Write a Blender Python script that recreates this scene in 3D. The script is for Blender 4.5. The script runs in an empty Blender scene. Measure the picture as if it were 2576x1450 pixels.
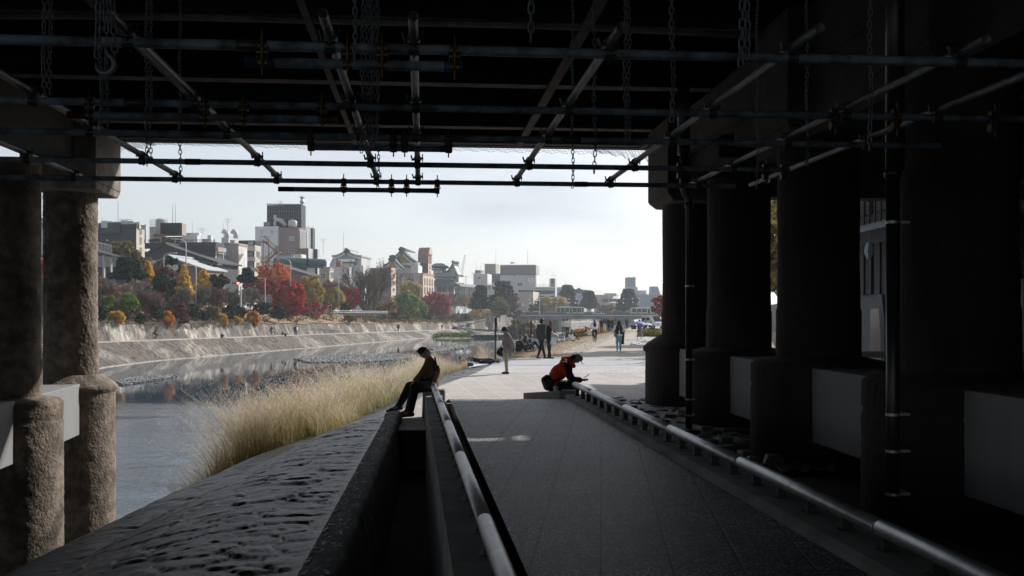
import bpy, math, random
import numpy as np
from mathutils import Vector, Matrix
random.seed(7); RNG = np.random.default_rng(7)
SC = bpy.context.scene; COL = SC.collection
rad = math.radians
# ---- the camera stands at X=0, Y=0, Z=2.2; P / G turn a direction of view and a real distance / ground height into a place
F, CX, HY, CZ = 2504.0, 1288.0, 796.0, 2.2
def P(x, y, d): return Vector(((x - CX) / F * d, d, CZ - (y - HY) / F * d))
def G(x, y, z=.25):
    d = (CZ - z) * F / (y - HY)
    return Vector(((x - CX) / F * d, d, z))
GZ = .25          # level of the west promenade
WZ = -3.3         # river level
SUN_AZ, SUN_EL = 43.0, 31.0

# ------------------------------------------------------------------ materials
MATS = {}
def nd(t, typ, **kw):
    n = t.nodes.new(typ)
    for k, v in kw.items(): setattr(n, k, v)
    return n
def base_mat(name):
    m = bpy.data.materials.new(name); m.use_nodes = True
    t = m.node_tree; b = t.nodes['Principled BSDF']
    MATS[name] = m
    return m, t, b
def M(name, col=None, rough=.8, var=.18, scale=3., bump=0., bscale=None, metal=0., island=0., stretch=None, spec=None, dirt=None, dscale=.6):
    if name in MATS: return MATS[name]
    m, t, b = base_mat(name); L = t.links.new
    tc = nd(t, 'ShaderNodeTexCoord'); mp = nd(t, 'ShaderNodeMapping')
    L(tc.outputs['Object'], mp.inputs[0])
    if stretch: mp.inputs['Scale'].default_value = stretch
    no = nd(t, 'ShaderNodeTexNoise'); no.inputs['Scale'].default_value = scale; no.inputs['Detail'].default_value = 6
    L(mp.outputs[0], no.inputs['Vector'])
    cr = nd(t, 'ShaderNodeValToRGB'); L(no.outputs['Fac'], cr.inputs[0])
    c = np.array(col[:3]); lo = c * (1 - var); hi = np.minimum(c * (1 + var), 1)
    cr.color_ramp.elements[0].position = .3; cr.color_ramp.elements[1].position = .7
    cr.color_ramp.elements[0].color = (*lo, 1); cr.color_ramp.elements[1].color = (*hi, 1)
    out = cr.outputs[0]
    if dirt is not None:
        n2 = nd(t, 'ShaderNodeTexNoise'); n2.inputs['Scale'].default_value = dscale; n2.inputs['Detail'].default_value = 8; n2.inputs['Roughness'].default_value = .65
        L(mp.outputs[0], n2.inputs['Vector'])
        r2 = nd(t, 'ShaderNodeValToRGB'); r2.color_ramp.elements[0].position = .45; r2.color_ramp.elements[1].position = .62
        L(n2.outputs['Fac'], r2.inputs[0])
        mx = nd(t, 'ShaderNodeMixRGB'); L(r2.outputs[0], mx.inputs[0]); L(out, mx.inputs[1]); mx.inputs[2].default_value = (*dirt, 1)
        out = mx.outputs[0]
    if island:
        ge = nd(t, 'ShaderNodeNewGeometry'); mr = nd(t, 'ShaderNodeMapRange')
        mr.inputs['To Min'].default_value = 1 - island; mr.inputs['To Max'].default_value = 1 + island
        L(ge.outputs['Random Per Island'], mr.inputs['Value'])
        mx = nd(t, 'ShaderNodeVectorMath', operation='SCALE'); L(out, mx.inputs[0]); L(mr.outputs[0], mx.inputs['Scale'])
        out = mx.outputs[0]
    L(out, b.inputs['Base Color'])
    b.inputs['Roughness'].default_value = rough; b.inputs['Metallic'].default_value = metal
    if spec is not None: b.inputs['Specular IOR Level'].default_value = spec
    if bump:
        n3 = nd(t, 'ShaderNodeTexNoise'); n3.inputs['Scale'].default_value = bscale or scale * 4; n3.inputs['Detail'].default_value = 8
        L(mp.outputs[0], n3.inputs['Vector'])
        bp = nd(t, 'ShaderNodeBump'); bp.inputs['Strength'].default_value = 1.0; bp.inputs['Distance'].default_value = bump
        L(n3.outputs['Fac'], bp.inputs['Height']); L(bp.outputs[0], b.inputs['Normal'])
    return m
def leafmat(name, cols, rough=.6, transl=.25, scale=.5):
    """every leaf its own tone between the given colours"""
    if name in MATS: return MATS[name]
    m, t, b = base_mat(name); L = t.links.new
    ge = nd(t, 'ShaderNodeNewGeometry'); cr = nd(t, 'ShaderNodeValToRGB')
    tc = nd(t, 'ShaderNodeTexCoord'); no = nd(t, 'ShaderNodeTexNoise'); no.inputs['Scale'].default_value = scale
    L(tc.outputs['Object'], no.inputs['Vector'])
    ad = nd(t, 'ShaderNodeMath', operation='MULTIPLY_ADD'); ad.inputs[1].default_value = .5
    L(ge.outputs['Random Per Island'], ad.inputs[0])
    su = nd(t, 'ShaderNodeMath', operation='MULTIPLY'); su.inputs[1].default_value = .55; L(no.outputs['Fac'], su.inputs[0])
    L(su.outputs[0], ad.inputs[2]); L(ad.outputs[0], cr.inputs[0])
    e = cr.color_ramp.elements
    while len(e) < len(cols): e.new(.5)
    for i, c in enumerate(cols):
        e[i].position = .1 + .8 * i / max(1, len(cols) - 1); e[i].color = (*c, 1)
    L(cr.outputs[0], b.inputs['Base Color']); b.inputs['Roughness'].default_value = rough
    b.inputs['Specular IOR Level'].default_value = .25
    if transl:
        tr = nd(t, 'ShaderNodeBsdfTranslucent'); L(cr.outputs[0], tr.inputs[0])
        ms = nd(t, 'ShaderNodeMixShader'); ms.inputs[0].default_value = transl
        L(b.outputs[0], ms.inputs[1]); L(tr.outputs[0], ms.inputs[2])
        L(ms.outputs[0], t.nodes['Material Output'].inputs[0])
    return m
def emis(name, col, s):
    if name in MATS: return MATS[name]
    m, t, b = base_mat(name)
    b.inputs['Base Color'].default_value = (*col, 1); b.inputs['Emission Color'].default_value = (*col, 1); b.inputs['Emission Strength'].default_value = s
    return m

# ------------------------------------------------------------------ mesh builder
class MB:
    def __init__(s): s.v = []; s.f = []; s.m = []; s.cur = 0
    def mat(s, i): s.cur = i; return s
    def add(s, vs, fs):
        o = len(s.v); s.v += [tuple(v) for v in vs]; s.f += [tuple(i + o for i in f) for f in fs]; s.m += [s.cur] * len(fs); return s
    def box(s, x0, x1, y0, y1, z0, z1):
        return s.add([(x0,y0,z0),(x1,y0,z0),(x1,y1,z0),(x0,y1,z0),(x0,y0,z1),(x1,y0,z1),(x1,y1,z1),(x0,y1,z1)],
                     [(0,3,2,1),(4,5,6,7),(0,1,5,4),(1,2,6,5),(2,3,7,6),(3,0,4,7)])
    def obox(s, o, ax, ay, az, l0, l1, w0, w1, h0, h1):
        o = Vector(o); V = []
        for h in (h0, h1):
            for l, w in ((l0, w0), (l1, w0), (l1, w1), (l0, w1)): V.append(o + ax * l + ay * w + az * h)
        return s.add(V, [(0,3,2,1),(4,5,6,7),(0,1,5,4),(1,2,6,5),(2,3,7,6),(3,0,4,7)])
    def hexa(s, V): return s.add(V, [(0,3,2,1),(4,5,6,7),(0,1,5,4),(1,2,6,5),(2,3,7,6),(3,0,4,7)])
    def tube(s, pts, rs, n=8, caps=True, hollow=0):
        pts = [Vector(p) for p in pts]
        if not hasattr(rs, '__len__'): rs = [rs] * len(pts)
        V = []; prev = None
        for i, p in enumerate(pts):
            d = (pts[min(i + 1, len(pts) - 1)] - pts[max(i - 1, 0)])
            if d.length < 1e-9: d = Vector((0, 0, 1))
            d.normalize()
            a = prev if prev is not None else (Vector((0, 0, 1)) if abs(d.z) < .9 else Vector((1, 0, 0)))
            u = a - d * a.dot(d)
            if u.length < 1e-6: u = d.orthogonal()
            u.normalize(); w = d.cross(u); prev = u
            for k in range(n):
                t = 2 * math.pi * k / n
                V.append(p + (u * math.cos(t) + w * math.sin(t)) * rs[i])
        Fc = []
        for i in range(len(pts) - 1):
            for k in range(n):
                a, b = i * n + k, i * n + (k + 1) % n
                Fc.append((a, b, b + n, a + n))
        if caps:
            Fc.append(tuple(range(n))[::-1]); Fc.append(tuple(range((len(pts) - 1) * n, len(pts) * n)))
        s.add(V, Fc)
        if hollow:
            q = [r - hollow for r in rs]; o = len(s.v) - len(V)
            s.tube(pts, q, n, caps=False); o2 = len(s.v) - len(V)
            for base in (0, (len(pts) - 1) * n):
                for k in range(n):
                    a, b = base + k, base + (k + 1) % n
                    s.f.append((o + a, o + b, o2 + b, o2 + a)); s.m.append(s.cur)
        return s
    def sphere(s, c, r, nu=10, nv=7, R=None):
        if not hasattr(r, '__len__'): r = (r, r, r)
        c = Vector(c); V = []
        for j in range(nv + 1):
            ph = math.pi * j / nv
            for i in range(nu):
                th = 2 * math.pi * i / nu
                q = Vector((r[0] * math.sin(ph) * math.cos(th), r[1] * math.sin(ph) * math.sin(th), r[2] * math.cos(ph)))
                V.append(c + (R @ q if R else q))
        return s.add(V, [(j * nu + i, (j + 1) * nu + i, (j + 1) * nu + (i + 1) % nu, j * nu + (i + 1) % nu) for j in range(nv) for i in range(nu)])
    def lathe(s, c, prof, n=24, jitter=0, caps=True):
        c = Vector(c); V = []
        for r, z in prof:
            for k in range(n):
                t = 2 * math.pi * k / n; rr = r * (1 + random.uniform(-jitter, jitter))
                V.append(c + Vector((rr * math.cos(t), rr * math.sin(t), z)))
        m = len(prof)
        Fc = [(j * n + k, j * n + (k + 1) % n, (j + 1) * n + (k + 1) % n, (j + 1) * n + k) for j in range(m - 1) for k in range(n)]
        if caps: Fc += [tuple(range(n))[::-1], tuple(range((m - 1) * n, m * n))]
        return s.add(V, Fc)
    def prism(s, poly, d):
        """poly: list of 3d points (one plane), pushed by vector d"""
        n = len(poly); d = Vector(d); V = [Vector(p) for p in poly]; V += [p + d for p in V]
        return s.add(V, [tuple(range(n))[::-1], tuple(range(n, 2 * n))] + [(k, (k + 1) % n, n + (k + 1) % n, n + k) for k in range(n)])
    def cap(s, p0, p1, r0, r1=None, n=10):
        r1 = r0 if r1 is None else r1
        s.tube([p0, p1], [r0, r1], n); s.sphere(p0, r0, n, 6); return s.sphere(p1, r1, n, 6)
    def build(s, name, mats, parent=None, smooth=False, bevel=0):
        o = Vector(parent['_org'][:]) if parent is not None else Vector((0, 0, 0))
        me = bpy.data.meshes.new(name)
        me.from_pydata([(v[0] - o.x, v[1] - o.y, v[2] - o.z) for v in s.v], [], s.f)
        for m in (mats if isinstance(mats, (list, tuple)) else [mats]): me.materials.append(m)
        me.polygons.foreach_set('material_index', s.m)
        if smooth: me.polygons.foreach_set('use_smooth', [True] * len(s.f))
        me.update()
        ob = bpy.data.objects.new(name, me); COL.objects.link(ob)
        if parent is not None:
            ob.parent = parent
        ob['_org'] = tuple(o)
        if bevel:
            bm = ob.modifiers.new('b', 'BEVEL'); bm.width = bevel; bm.segments = 2; bm.limit_method = 'ANGLE'
        return ob
def tag(o, label, cat, group=None, kind=None):
    o['label'] = label; o['category'] = cat
    if group: o['group'] = group
    if kind: o['kind'] = kind
    return o
def struct(o): o['kind'] = 'structure'; return o
def thing(name, label, cat, loc=(0, 0, 0), group=None):
    o = bpy.data.objects.new(name, None); COL.objects.link(o); o.location = loc; o.empty_display_size = .2
    o['_org'] = tuple(loc)
    o.matrix_basis = Matrix.Translation(Vector(loc))
    return tag(o, label, cat, group)
def dup(root, loc=None, rz=None, label=None, group=None, scale=None, mats=None):
    def cp(o, par):
        c = o.copy(); COL.objects.link(c); c.parent = par
        for ch in o.children: cp(ch, c)
        return c
    kids = list(root.children)
    r = root.copy(); COL.objects.link(r)
    for k in kids: cp(k, r)
    if loc is not None: r.location = loc
    if rz is not None: r.rotation_euler = (0, 0, rz)
    if scale: r.scale = (scale,) * 3
    if label: r['label'] = label
    if group: r['group'] = group
    return r
def recolor(root, mp):
    """give a copy's named parts meshes of their own with another material"""
    def walk(o):
        for ch in o.children:
            k = ch.name.split('.')[0]
            if k in mp:
                ch.data = ch.data.copy(); ch.data.materials.clear(); ch.data.materials.append(mp[k])
            walk(ch)
    walk(root); return root

# numpy worley: distance to nearest jittered cell point, and cell id
def worley(x, y, seed=0):
    xi, yi = np.floor(x), np.floor(y); best = np.full(x.shape, 9.); sec = np.full(x.shape, 9.); cid = np.zeros(x.shape)
    def h(a, b, k): 
        v = np.sin(a * 127.1 + b * 311.7 + k * 74.7 + seed * 13.7) * 43758.5453
        return v - np.floor(v)
    for dx in (-1, 0, 1):
        for dy in (-1, 0, 1):
            a, b = xi + dx, yi + dy
            px, py = a + .1 + .8 * h(a, b, 1), b + .1 + .8 * h(a, b, 2)
            d = np.hypot(px - x, py - y); c = h(a, b, 3)
            closer = d < best
            sec = np.where(closer, best, np.minimum(sec, d)); cid = np.where(closer, c, cid); best = np.where(closer, d, best)
    return best, sec, cid
def vnoise(x, y, seed=0, oct=4):
    out = 0; amp = 1; tot = 0
    for o in range(oct):
        xi, yi = np.floor(x), np.floor(y); fx, fy = x - xi, y - yi
        fx = fx * fx * (3 - 2 * fx); fy = fy * fy * (3 - 2 * fy)
        def h(a, b):
            v = np.sin(a * 127.1 + b * 311.7 + seed * 17.3 + o * 5.1) * 43758.5453
            return v - np.floor(v)
        n = (h(xi, yi) * (1 - fx) + h(xi + 1, yi) * fx) * (1 - fy) + (h(xi, yi + 1) * (1 - fx) + h(xi + 1, yi + 1) * fx) * fy
        out = out + n * amp; tot += amp; amp *= .5; x = x * 2.03; y = y * 2.03
    return out / tot
def grid_mesh(name, Xg, Yg, Zg, mat, smooth=True):
    n, m = Xg.shape
    co = np.stack([Xg, Yg, Zg], -1).reshape(-1, 3)
    i = np.arange(n - 1)[:, None] * m + np.arange(m - 1)[None, :]
    q = np.stack([i, i + m, i + m + 1, i + 1], -1).reshape(-1, 4)
    return np_mesh(name, co, q, mat, smooth)
def vcol(ob, cols):
    a = ob.data.color_attributes.new('Col', 'FLOAT_COLOR', 'POINT'); c = np.concatenate([cols.reshape(-1, 3), np.ones((cols.size // 3, 1))], 1)
    a.data.foreach_set('color', c.astype(np.float32).ravel())
def stonemat(name, rough=.6, bump=.012, bscale=26):
    m, t, b = base_mat(name); L = t.links.new
    at = nd(t, 'ShaderNodeAttribute'); at.attribute_name = 'Col'; tc = nd(t, 'ShaderNodeTexCoord'); n = nd(t, 'ShaderNodeTexNoise'); n.inputs['Scale'].default_value = bscale; n.inputs['Detail'].default_value = 9; n.inputs['Roughness'].default_value = .65; L(tc.outputs['Object'], n.inputs[0])
    mr = nd(t, 'ShaderNodeMapRange'); mr.inputs['From Min'].default_value = .3; mr.inputs['From Max'].default_value = .7; mr.inputs['To Min'].default_value = .55; mr.inputs['To Max'].default_value = 1.45; L(n.outputs['Fac'], mr.inputs[0])
    sc = nd(t, 'ShaderNodeVectorMath', operation='SCALE'); L(at.outputs['Color'], sc.inputs[0]); L(mr.outputs[0], sc.inputs['Scale']); L(sc.outputs[0], b.inputs['Base Color']); b.inputs['Roughness'].default_value = rough; b.inputs['Specular IOR Level'].default_value = .3
    bp = nd(t, 'ShaderNodeBump'); bp.inputs['Distance'].default_value = bump; L(n.outputs['Fac'], bp.inputs['Height']); L(bp.outputs[0], b.inputs['Normal']); return m
def np_mesh(name, co, quads, mat, smooth=False, parent=None):
    me = bpy.data.meshes.new(name); me.vertices.add(len(co)); k = quads.shape[1]
    if parent is not None: co = co - np.array(parent['_org'][:])
    me.vertices.foreach_set('co', co.astype(np.float32).ravel())
    me.loops.add(quads.size); me.loops.foreach_set('vertex_index', quads.astype(np.int32).ravel())
    me.polygons.add(len(quads)); me.polygons.foreach_set('loop_start', np.arange(0, quads.size, k, dtype=np.int32))
    try: me.polygons.foreach_set('loop_total', np.full(len(quads), k, dtype=np.int32))
    except Exception: pass
    for mm in (mat if isinstance(mat, (list, tuple)) else [mat]): me.materials.append(mm)
    if smooth: me.polygons.foreach_set('use_smooth', [True] * len(quads))
    me.update(calc_edges=True); me.validate()
    ob = bpy.data.objects.new(name, me); COL.objects.link(ob)
    ob['_org'] = (0., 0., 0.) if parent is None else tuple(parent['_org'][:])
    if parent is not None: ob.parent = parent
    return ob
def interp(y, pts): return float(np.interp(y, [p[0] for p in pts], [p[1] for p in pts]))
# ------------------------------------------------------------------ camera, light, air
cam = bpy.data.objects.new('camera', bpy.data.cameras.new('camera')); COL.objects.link(cam)
cam.location = (0, 0, CZ); cam.rotation_euler = (rad(90), 0, 0)
cam.data.sensor_width = 36; cam.data.lens = 36 * F / 2576; cam.data.shift_y = (HY - 725) / 2576
cam.data.clip_start = .05; cam.data.clip_end = 6000; SC.camera = cam
w = bpy.data.worlds.new('World'); SC.world = w; w.use_nodes = True; wt = w.node_tree
sky = wt.nodes.new('ShaderNodeTexSky'); sky.sky_type = 'NISHITA'; sky.sun_disc = False
sky.sun_elevation = rad(SUN_EL); sky.sun_rotation = rad(SUN_AZ); sky.air_density = 1.0; sky.dust_density = 1.2; sky.ozone_density = 2.5
bgn = wt.nodes['Background']; hs = wt.nodes.new('ShaderNodeHueSaturation'); hs.inputs['Saturation'].default_value = .36; wt.links.new(sky.outputs[0], hs.inputs['Color'])
tcw = wt.nodes.new('ShaderNodeTexCoord'); mpw = wt.nodes.new('ShaderNodeMapping'); mpw.inputs['Scale'].default_value = (1.5, 1.5, 6); now = wt.nodes.new('ShaderNodeTexNoise'); now.inputs['Scale'].default_value = 2.2; now.inputs['Detail'].default_value = 8
wt.links.new(tcw.outputs['Generated'], mpw.inputs[0]); wt.links.new(mpw.outputs[0], now.inputs['Vector'])
rmw = wt.nodes.new('ShaderNodeMapRange'); rmw.inputs['From Min'].default_value = .42; rmw.inputs['From Max'].default_value = .75; rmw.inputs['To Max'].default_value = .8; wt.links.new(now.outputs['Fac'], rmw.inputs[0])
mxw = wt.nodes.new('ShaderNodeMixRGB'); mxw.inputs[2].default_value = (4.6, 4.95, 5.6, 1); wt.links.new(rmw.outputs[0], mxw.inputs[0]); wt.links.new(hs.outputs[0], mxw.inputs[1])
wt.links.new(mxw.outputs[0], bgn.inputs[0]); bgn.inputs[1].default_value = .108
sl = bpy.data.lights.new('sun', 'SUN'); sl.energy = 4.0; sl.angle = rad(.5); sl.color = (1, .935, .86)
so = bpy.data.objects.new('sun', sl); COL.objects.link(so)
sd = Vector((math.sin(rad(SUN_AZ)) * math.cos(rad(SUN_EL)), math.cos(rad(SUN_AZ)) * math.cos(rad(SUN_EL)), math.sin(rad(SUN_EL))))
so.rotation_euler = (-sd).to_track_quat('-Z', 'Y').to_euler(); so.location = (30, 30, 60)
vs = SC.view_settings; vs.view_transform = 'Standard'; vs.look = 'None'; vs.exposure = EXPOSURE = .42; vs.gamma = 1
cy = SC.cycles; cy.max_bounces = 6; cy.diffuse_bounces = 3; cy.glossy_bounces = 3; cy.volume_bounces = 0; cy.transparent_max_bounces = 8
cy.use_denoising = True; cy.sample_clamp_indirect = 4; cy.volume_step_rate = 5
HAZE = True
if HAZE:
    hz = MB().box(-420, 520, -60, 1700, -6, 72)
    hm = bpy.data.materials.new('haze_air'); hm.use_nodes = True; ht = hm.node_tree
    ht.nodes.remove(ht.nodes['Principled BSDF'])
    pv = ht.nodes.new('ShaderNodeVolumePrincipled'); pv.inputs['Density'].default_value = .00032
    pv.inputs['Color'].default_value = (.86, .93, 1, 1); pv.inputs['Anisotropy'].default_value = .3
    ht.links.new(pv.outputs[0], ht.nodes['Material Output'].inputs['Volume'])
    ho = hz.build('haze', hm); ho['kind'] = 'stuff'; ho['label'] = 'pale blue haze over the river and the far town'; ho['category'] = 'haze'

# ------------------------------------------------------------------ shared materials
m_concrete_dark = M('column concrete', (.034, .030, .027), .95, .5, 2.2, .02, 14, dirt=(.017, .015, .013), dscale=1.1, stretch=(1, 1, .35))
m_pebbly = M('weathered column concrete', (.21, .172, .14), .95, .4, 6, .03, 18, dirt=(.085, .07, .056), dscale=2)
m_tie = M('grey tie beam concrete', (.23, .24, .25), .8, .12, 3, .003, 30, dirt=(.24, .245, .25), dscale=1.6, stretch=(1, 1, .25))
m_soffit = M('dark soffit', (.035, .035, .036), .95, .3, 2)  # plain near-black base colour on the underside
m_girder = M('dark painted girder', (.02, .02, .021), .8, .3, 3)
m_rust = M('rusty flange', (.055, .04, .033), .9, .6, 6)
m_steel = M('galvanised tube', (.42, .44, .46), .42, .22, 7, .0008, 60, metal=.75, stretch=(1, 1, 1))
m_pipe = M('scaffold tube', (.40, .52, .62), .36, .3, 9, .0008, 60, metal=.1, dirt=(.14, .14, .14), dscale=5)
m_pipedark = M('shaded scaffold tube', (.17, .175, .185), .5, .4, 9, .0008, 60, metal=.1, dirt=(.07, .065, .06), dscale=4, stretch=(6, 1, 6))  # darker tube copy: the lengthwise tubes' shade is put into the colour
m_pipeblue = M('blue painted tube end', (.03, .08, .2), .5, .2, 9, metal=.3)
m_pipered = M('red painted tube end', (.16, .03, .02), .5, .2, 9, metal=.3)
m_brass = M('yellow zinc clamp', (.11, .08, .045), .45, .3, 20, metal=.7)
m_clampdark = M('dark clamp steel', (.06, .06, .06), .5, .3, 20, metal=.6)
m_chain = M('galvanised chain', (.17, .19, .21), .45, .2, 30, metal=.3)
m_conc = M('concrete', (.33, .33, .325), .9, .14, 2.5, .004, 25, dirt=(.22, .22, .21), dscale=1.5)
m_black = M('black paint', (.012, .012, .013), .5, .2, 5)
m_drain = M('black drain pipe', (.02, .021, .023), .35, .2, 5)
m_dark = M('dark opening', (.02, .022, .025), .5, .2, 2)
# ================================================================== NEAR: bridge overhead, ramp, slope, scaffold
ANG = .09
Rb = Vector((math.cos(ANG), math.sin(ANG), 0)); Fb = Vector((-math.sin(ANG), math.cos(ANG), 0)); Zb = Vector((0, 0, 1)); O0 = Vector((0, 0, 0))
def BL(s, t, z=0): return Rb * s + Fb * t + Zb * z
# ---------------- the road bridge we stand under
br = thing('road_bridge', 'dark road bridge overhead on two rows of round weathered concrete columns', 'bridge', (0, 12, 6.4))
mb = MB().obox(O0, Rb, Fb, Zb, -75, 13.5, -20, 20.15, 7.5, 7.8).obox(O0, Rb, Fb, Zb, -75, 13.5, 21.0, 24.7, 7.5, 7.8).obox(O0, Rb, Fb, Zb, -75, 8.9, 20.152, 20.998, 7.51, 7.79).obox(O0, Rb, Fb, Zb, 10.2, 13.5, 20.152, 20.998, 7.51, 7.79)  # gap shaped to throw sun on the ramp; back end lengthened to keep dark
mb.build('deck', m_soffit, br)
ZG = 6.43
for i, t in enumerate([-19.5, -14, -9, -5, 0, 5, 8.6, 11.4, 14.3, 18.2, 22.3]):
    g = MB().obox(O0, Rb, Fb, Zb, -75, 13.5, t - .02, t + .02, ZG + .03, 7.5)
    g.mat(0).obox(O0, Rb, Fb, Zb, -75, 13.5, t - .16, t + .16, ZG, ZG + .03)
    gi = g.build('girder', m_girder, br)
    if i >= 8: MB().obox(O0, Rb, Fb, Zb, -40, 13.4, t - .155, t + .155, ZG - .008, ZG - .003).build('rusty_flange', M('patchy rust', (.085, .055, .042), .9, .5, 8, dirt=(.015, .014, .013), dscale=1.6), gi)
fa = MB().obox(O0, Rb, Fb, Zb, -75, 13.5, 24.7, 25.0, ZG, 9.4)
fa.obox(O0, Rb, Fb, Zb, -75, 13.5, 24.4, 24.7, ZG + .02, ZG + .12)
fa.build('edge_beam', M('edge beam', (.05, .05, .05), .9), br)
cd = MB(); pts = []
for k in range(60):
    s = -9 + k * .42; pts.append(BL(s, 14.3 + .05 * math.sin(k * .4), ZG - .05 - .03 * math.sin(k * .23)))
cd.tube(pts, .055, 8); cd.build('conduit', M('pale conduit', (.22, .21, .2), .6, .3, 6, dirt=(.10, .09, .085)), br)
for (s, w_) in ((-4.35, .09), (2.35, .10), (-7.2, .07), (5.4, .08), (8.2, .08), (-1.6, .04)):
    q = MB().obox(O0, Rb, Fb, Zb, s - w_ / 2 - .03, s + w_ / 2 + .03, 10.5, 24.3, ZG - .09, ZG - .05)
    q.build('cross_bar', m_rust, br)
# soffit ribs
for k in range(16):
    t = -14 + k * 2.45
    if 19.9 < t < 21.8 or t < -13.5: continue
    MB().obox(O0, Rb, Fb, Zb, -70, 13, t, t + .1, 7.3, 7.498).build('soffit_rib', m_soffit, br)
def rough_lathe(c, prof, n, amp, seed, name, mat, parent):
    """round column with a hacked, pitted surface"""
    c = Vector(c); zs = []
    for (r0, z0), (r1, z1) in zip(prof[:-1], prof[1:]):
        k = max(1, int(math.hypot(z1 - z0, r1 - r0) / .045))
        for i in range(k): zs.append((r0 + (r1 - r0) * i / k, z0 + (z1 - z0) * i / k))
    zs.append(prof[-1]); R = np.array([q[0] for q in zs]); Z = np.array([q[1] for q in zs])
    th = np.linspace(0, 2 * math.pi, n, endpoint=False)
    TT, ZZ = np.meshgrid(th, Z); RR = np.repeat(R[:, None], n, 1)
    sx = np.cos(TT) * 9 + seed * 7; sy = np.sin(TT) * 9
    d = (vnoise(sx * 3.4 + ZZ * 12.3, sy * 3.4 + ZZ * 21.7, seed) - .5) * .75 + (vnoise(sx * .12 + 5, sy * .12 + ZZ * .5, seed) - .5) * .25
    wv, _, _ = worley(TT / (2 * math.pi) * 40 , ZZ * 9, seed)
    d2 = np.clip(.45 - wv, 0, .3)
    edge = np.minimum(1, np.minimum(np.abs(np.arange(len(Z)) - 0), np.abs(len(Z) - 1 - np.arange(len(Z)))) / 3.)[:, None]
    RR = RR + (d * amp * 1.6 - d2 * amp * 1.2) * edge
    # horizontal break line
    co = np.stack([c.x + RR * np.cos(TT), c.y + RR * np.sin(TT), c.z + ZZ], -1).reshape(-1, 3)
    m_, k_ = len(Z), n
    i = np.arange(m_ - 1)[:, None] * k_; j = np.arange(k_)[None, :]
    q = np.stack([i + j, i + (j + 1) % k_, i + k_ + (j + 1) % k_, i + k_ + j], -1).reshape(-1, 4)
    return np_mesh(name, co, q, mat, True, parent)
LROW = [(-10.02, 22.6), (-9.28, 18.3), (-8.7, 14.2), (-8.2, 10.1), (-7.8, 6.0)]
RROW = [(3.93, 22.2), (4.17, 18.3), (4.40, 14.3), (4.62, 10.3), (4.9, 6.2), (5.2, 2.1)]
m_colR = m_concrete_dark
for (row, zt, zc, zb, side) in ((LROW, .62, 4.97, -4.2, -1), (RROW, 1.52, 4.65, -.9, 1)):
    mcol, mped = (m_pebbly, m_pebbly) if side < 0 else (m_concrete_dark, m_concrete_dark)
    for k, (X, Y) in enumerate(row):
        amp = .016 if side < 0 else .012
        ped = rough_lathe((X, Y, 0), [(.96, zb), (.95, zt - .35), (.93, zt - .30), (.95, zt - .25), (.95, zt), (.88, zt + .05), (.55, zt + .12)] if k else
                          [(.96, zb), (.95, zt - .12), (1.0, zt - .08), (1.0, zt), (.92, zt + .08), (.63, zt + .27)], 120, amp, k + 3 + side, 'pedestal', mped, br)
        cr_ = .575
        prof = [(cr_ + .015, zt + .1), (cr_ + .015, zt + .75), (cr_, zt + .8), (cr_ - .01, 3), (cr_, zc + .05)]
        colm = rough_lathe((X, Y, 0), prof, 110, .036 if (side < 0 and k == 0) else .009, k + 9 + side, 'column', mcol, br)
    # tie beams between the pedestals
    for (a, b) in zip(row[:-1], row[1:]):
        A, B = Vector((*a, 0)), Vector((*b, 0)); d = (B - A).normalized(); nrm = Vector((d.y, -d.x, 0)) 
        L_ = (B - A).length
        MB().obox(A, d, nrm, Zb, .78, L_ - .78, -.40, .40, zt - 1.02, zt - .02 if side > 0 else zt + .09).build('tie_beam', m_tie, br, bevel=.015)
    # cap beam along the row
    A, B = Vector((*row[0], 0)), Vector((*row[-1], 0)); d = (B - A).normalized(); nrm = Vector((d.y, -d.x, 0)); L_ = (B - A).length
    if nrm.x < 0: nrm = -nrm
    def pt(l, w, h): return A + d * l + nrm * w + Zb * h
    c_ = .16; mcap = M('cap beam concrete', (.24, .21, .18), .95, .4, 3, .02, 12, dirt=(.11, .10, .085)) if side < 0 else M('shaded cap concrete', (.05, .045, .04), .95, .3, 3)  # dark copy for the unlit beams and caps: shade put into the colour
    MB().obox(A, d, nrm, Zb, 1.2, L_ + 1, -.42, .42, 5.6, ZG - .005).build('cap_beam', M('shaded cap concrete', (.05, .045, .04), .95, .3, 3), br)
    if side > 0: MB().obox(A, d, nrm, Zb, 6.2, L_ + 1, -.40, .40, 4.66, 5.598).build('lower_beam', M('shaded cap concrete', (.05, .045, .04), .95, .3, 3), br)
    for k, (X, Y) in enumerate(row):
        if k in (1,) or (side < 0 and k): continue
        l0 = (Vector((X, Y, 0)) - A).dot(d); w0, w1 = (-.72, .86) if side < 0 else (-.72, .78); la, lb = (-.95, 1.15) if k == 0 else (-.7, .7)
        cb = MB().obox(A, d, nrm, Zb, l0 + la, l0 + lb, w0, w1, zc + .16, ZG - .006)
        cb.hexa([pt(l0 + la + .15, w0 + c_, zc), pt(l0 + lb - .1, w0 + c_, zc), pt(l0 + lb - .1, w1 - .03, zc), pt(l0 + la + .15, w1 - .03, zc), pt(l0 + la, w0, zc + .16), pt(l0 + lb, w0, zc + .16), pt(l0 + lb, w1, zc + .16), pt(l0 + la, w1, zc + .16)])
        cb.build('column_cap', mcap if k == 0 else M('shaded cap concrete', (.05, .045, .04), .95, .3, 3), br, bevel=.03)
MB().obox(O0, Rb, Fb, Zb, 7.0, 13.4, 21.9, 22.5, 4.9, ZG - .004).build('sky_block_beam', M('shaded cap concrete', (.05, .045, .04), .95, .3, 3), br)  # added beam, blocks the bright sky gap between the columns
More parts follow.
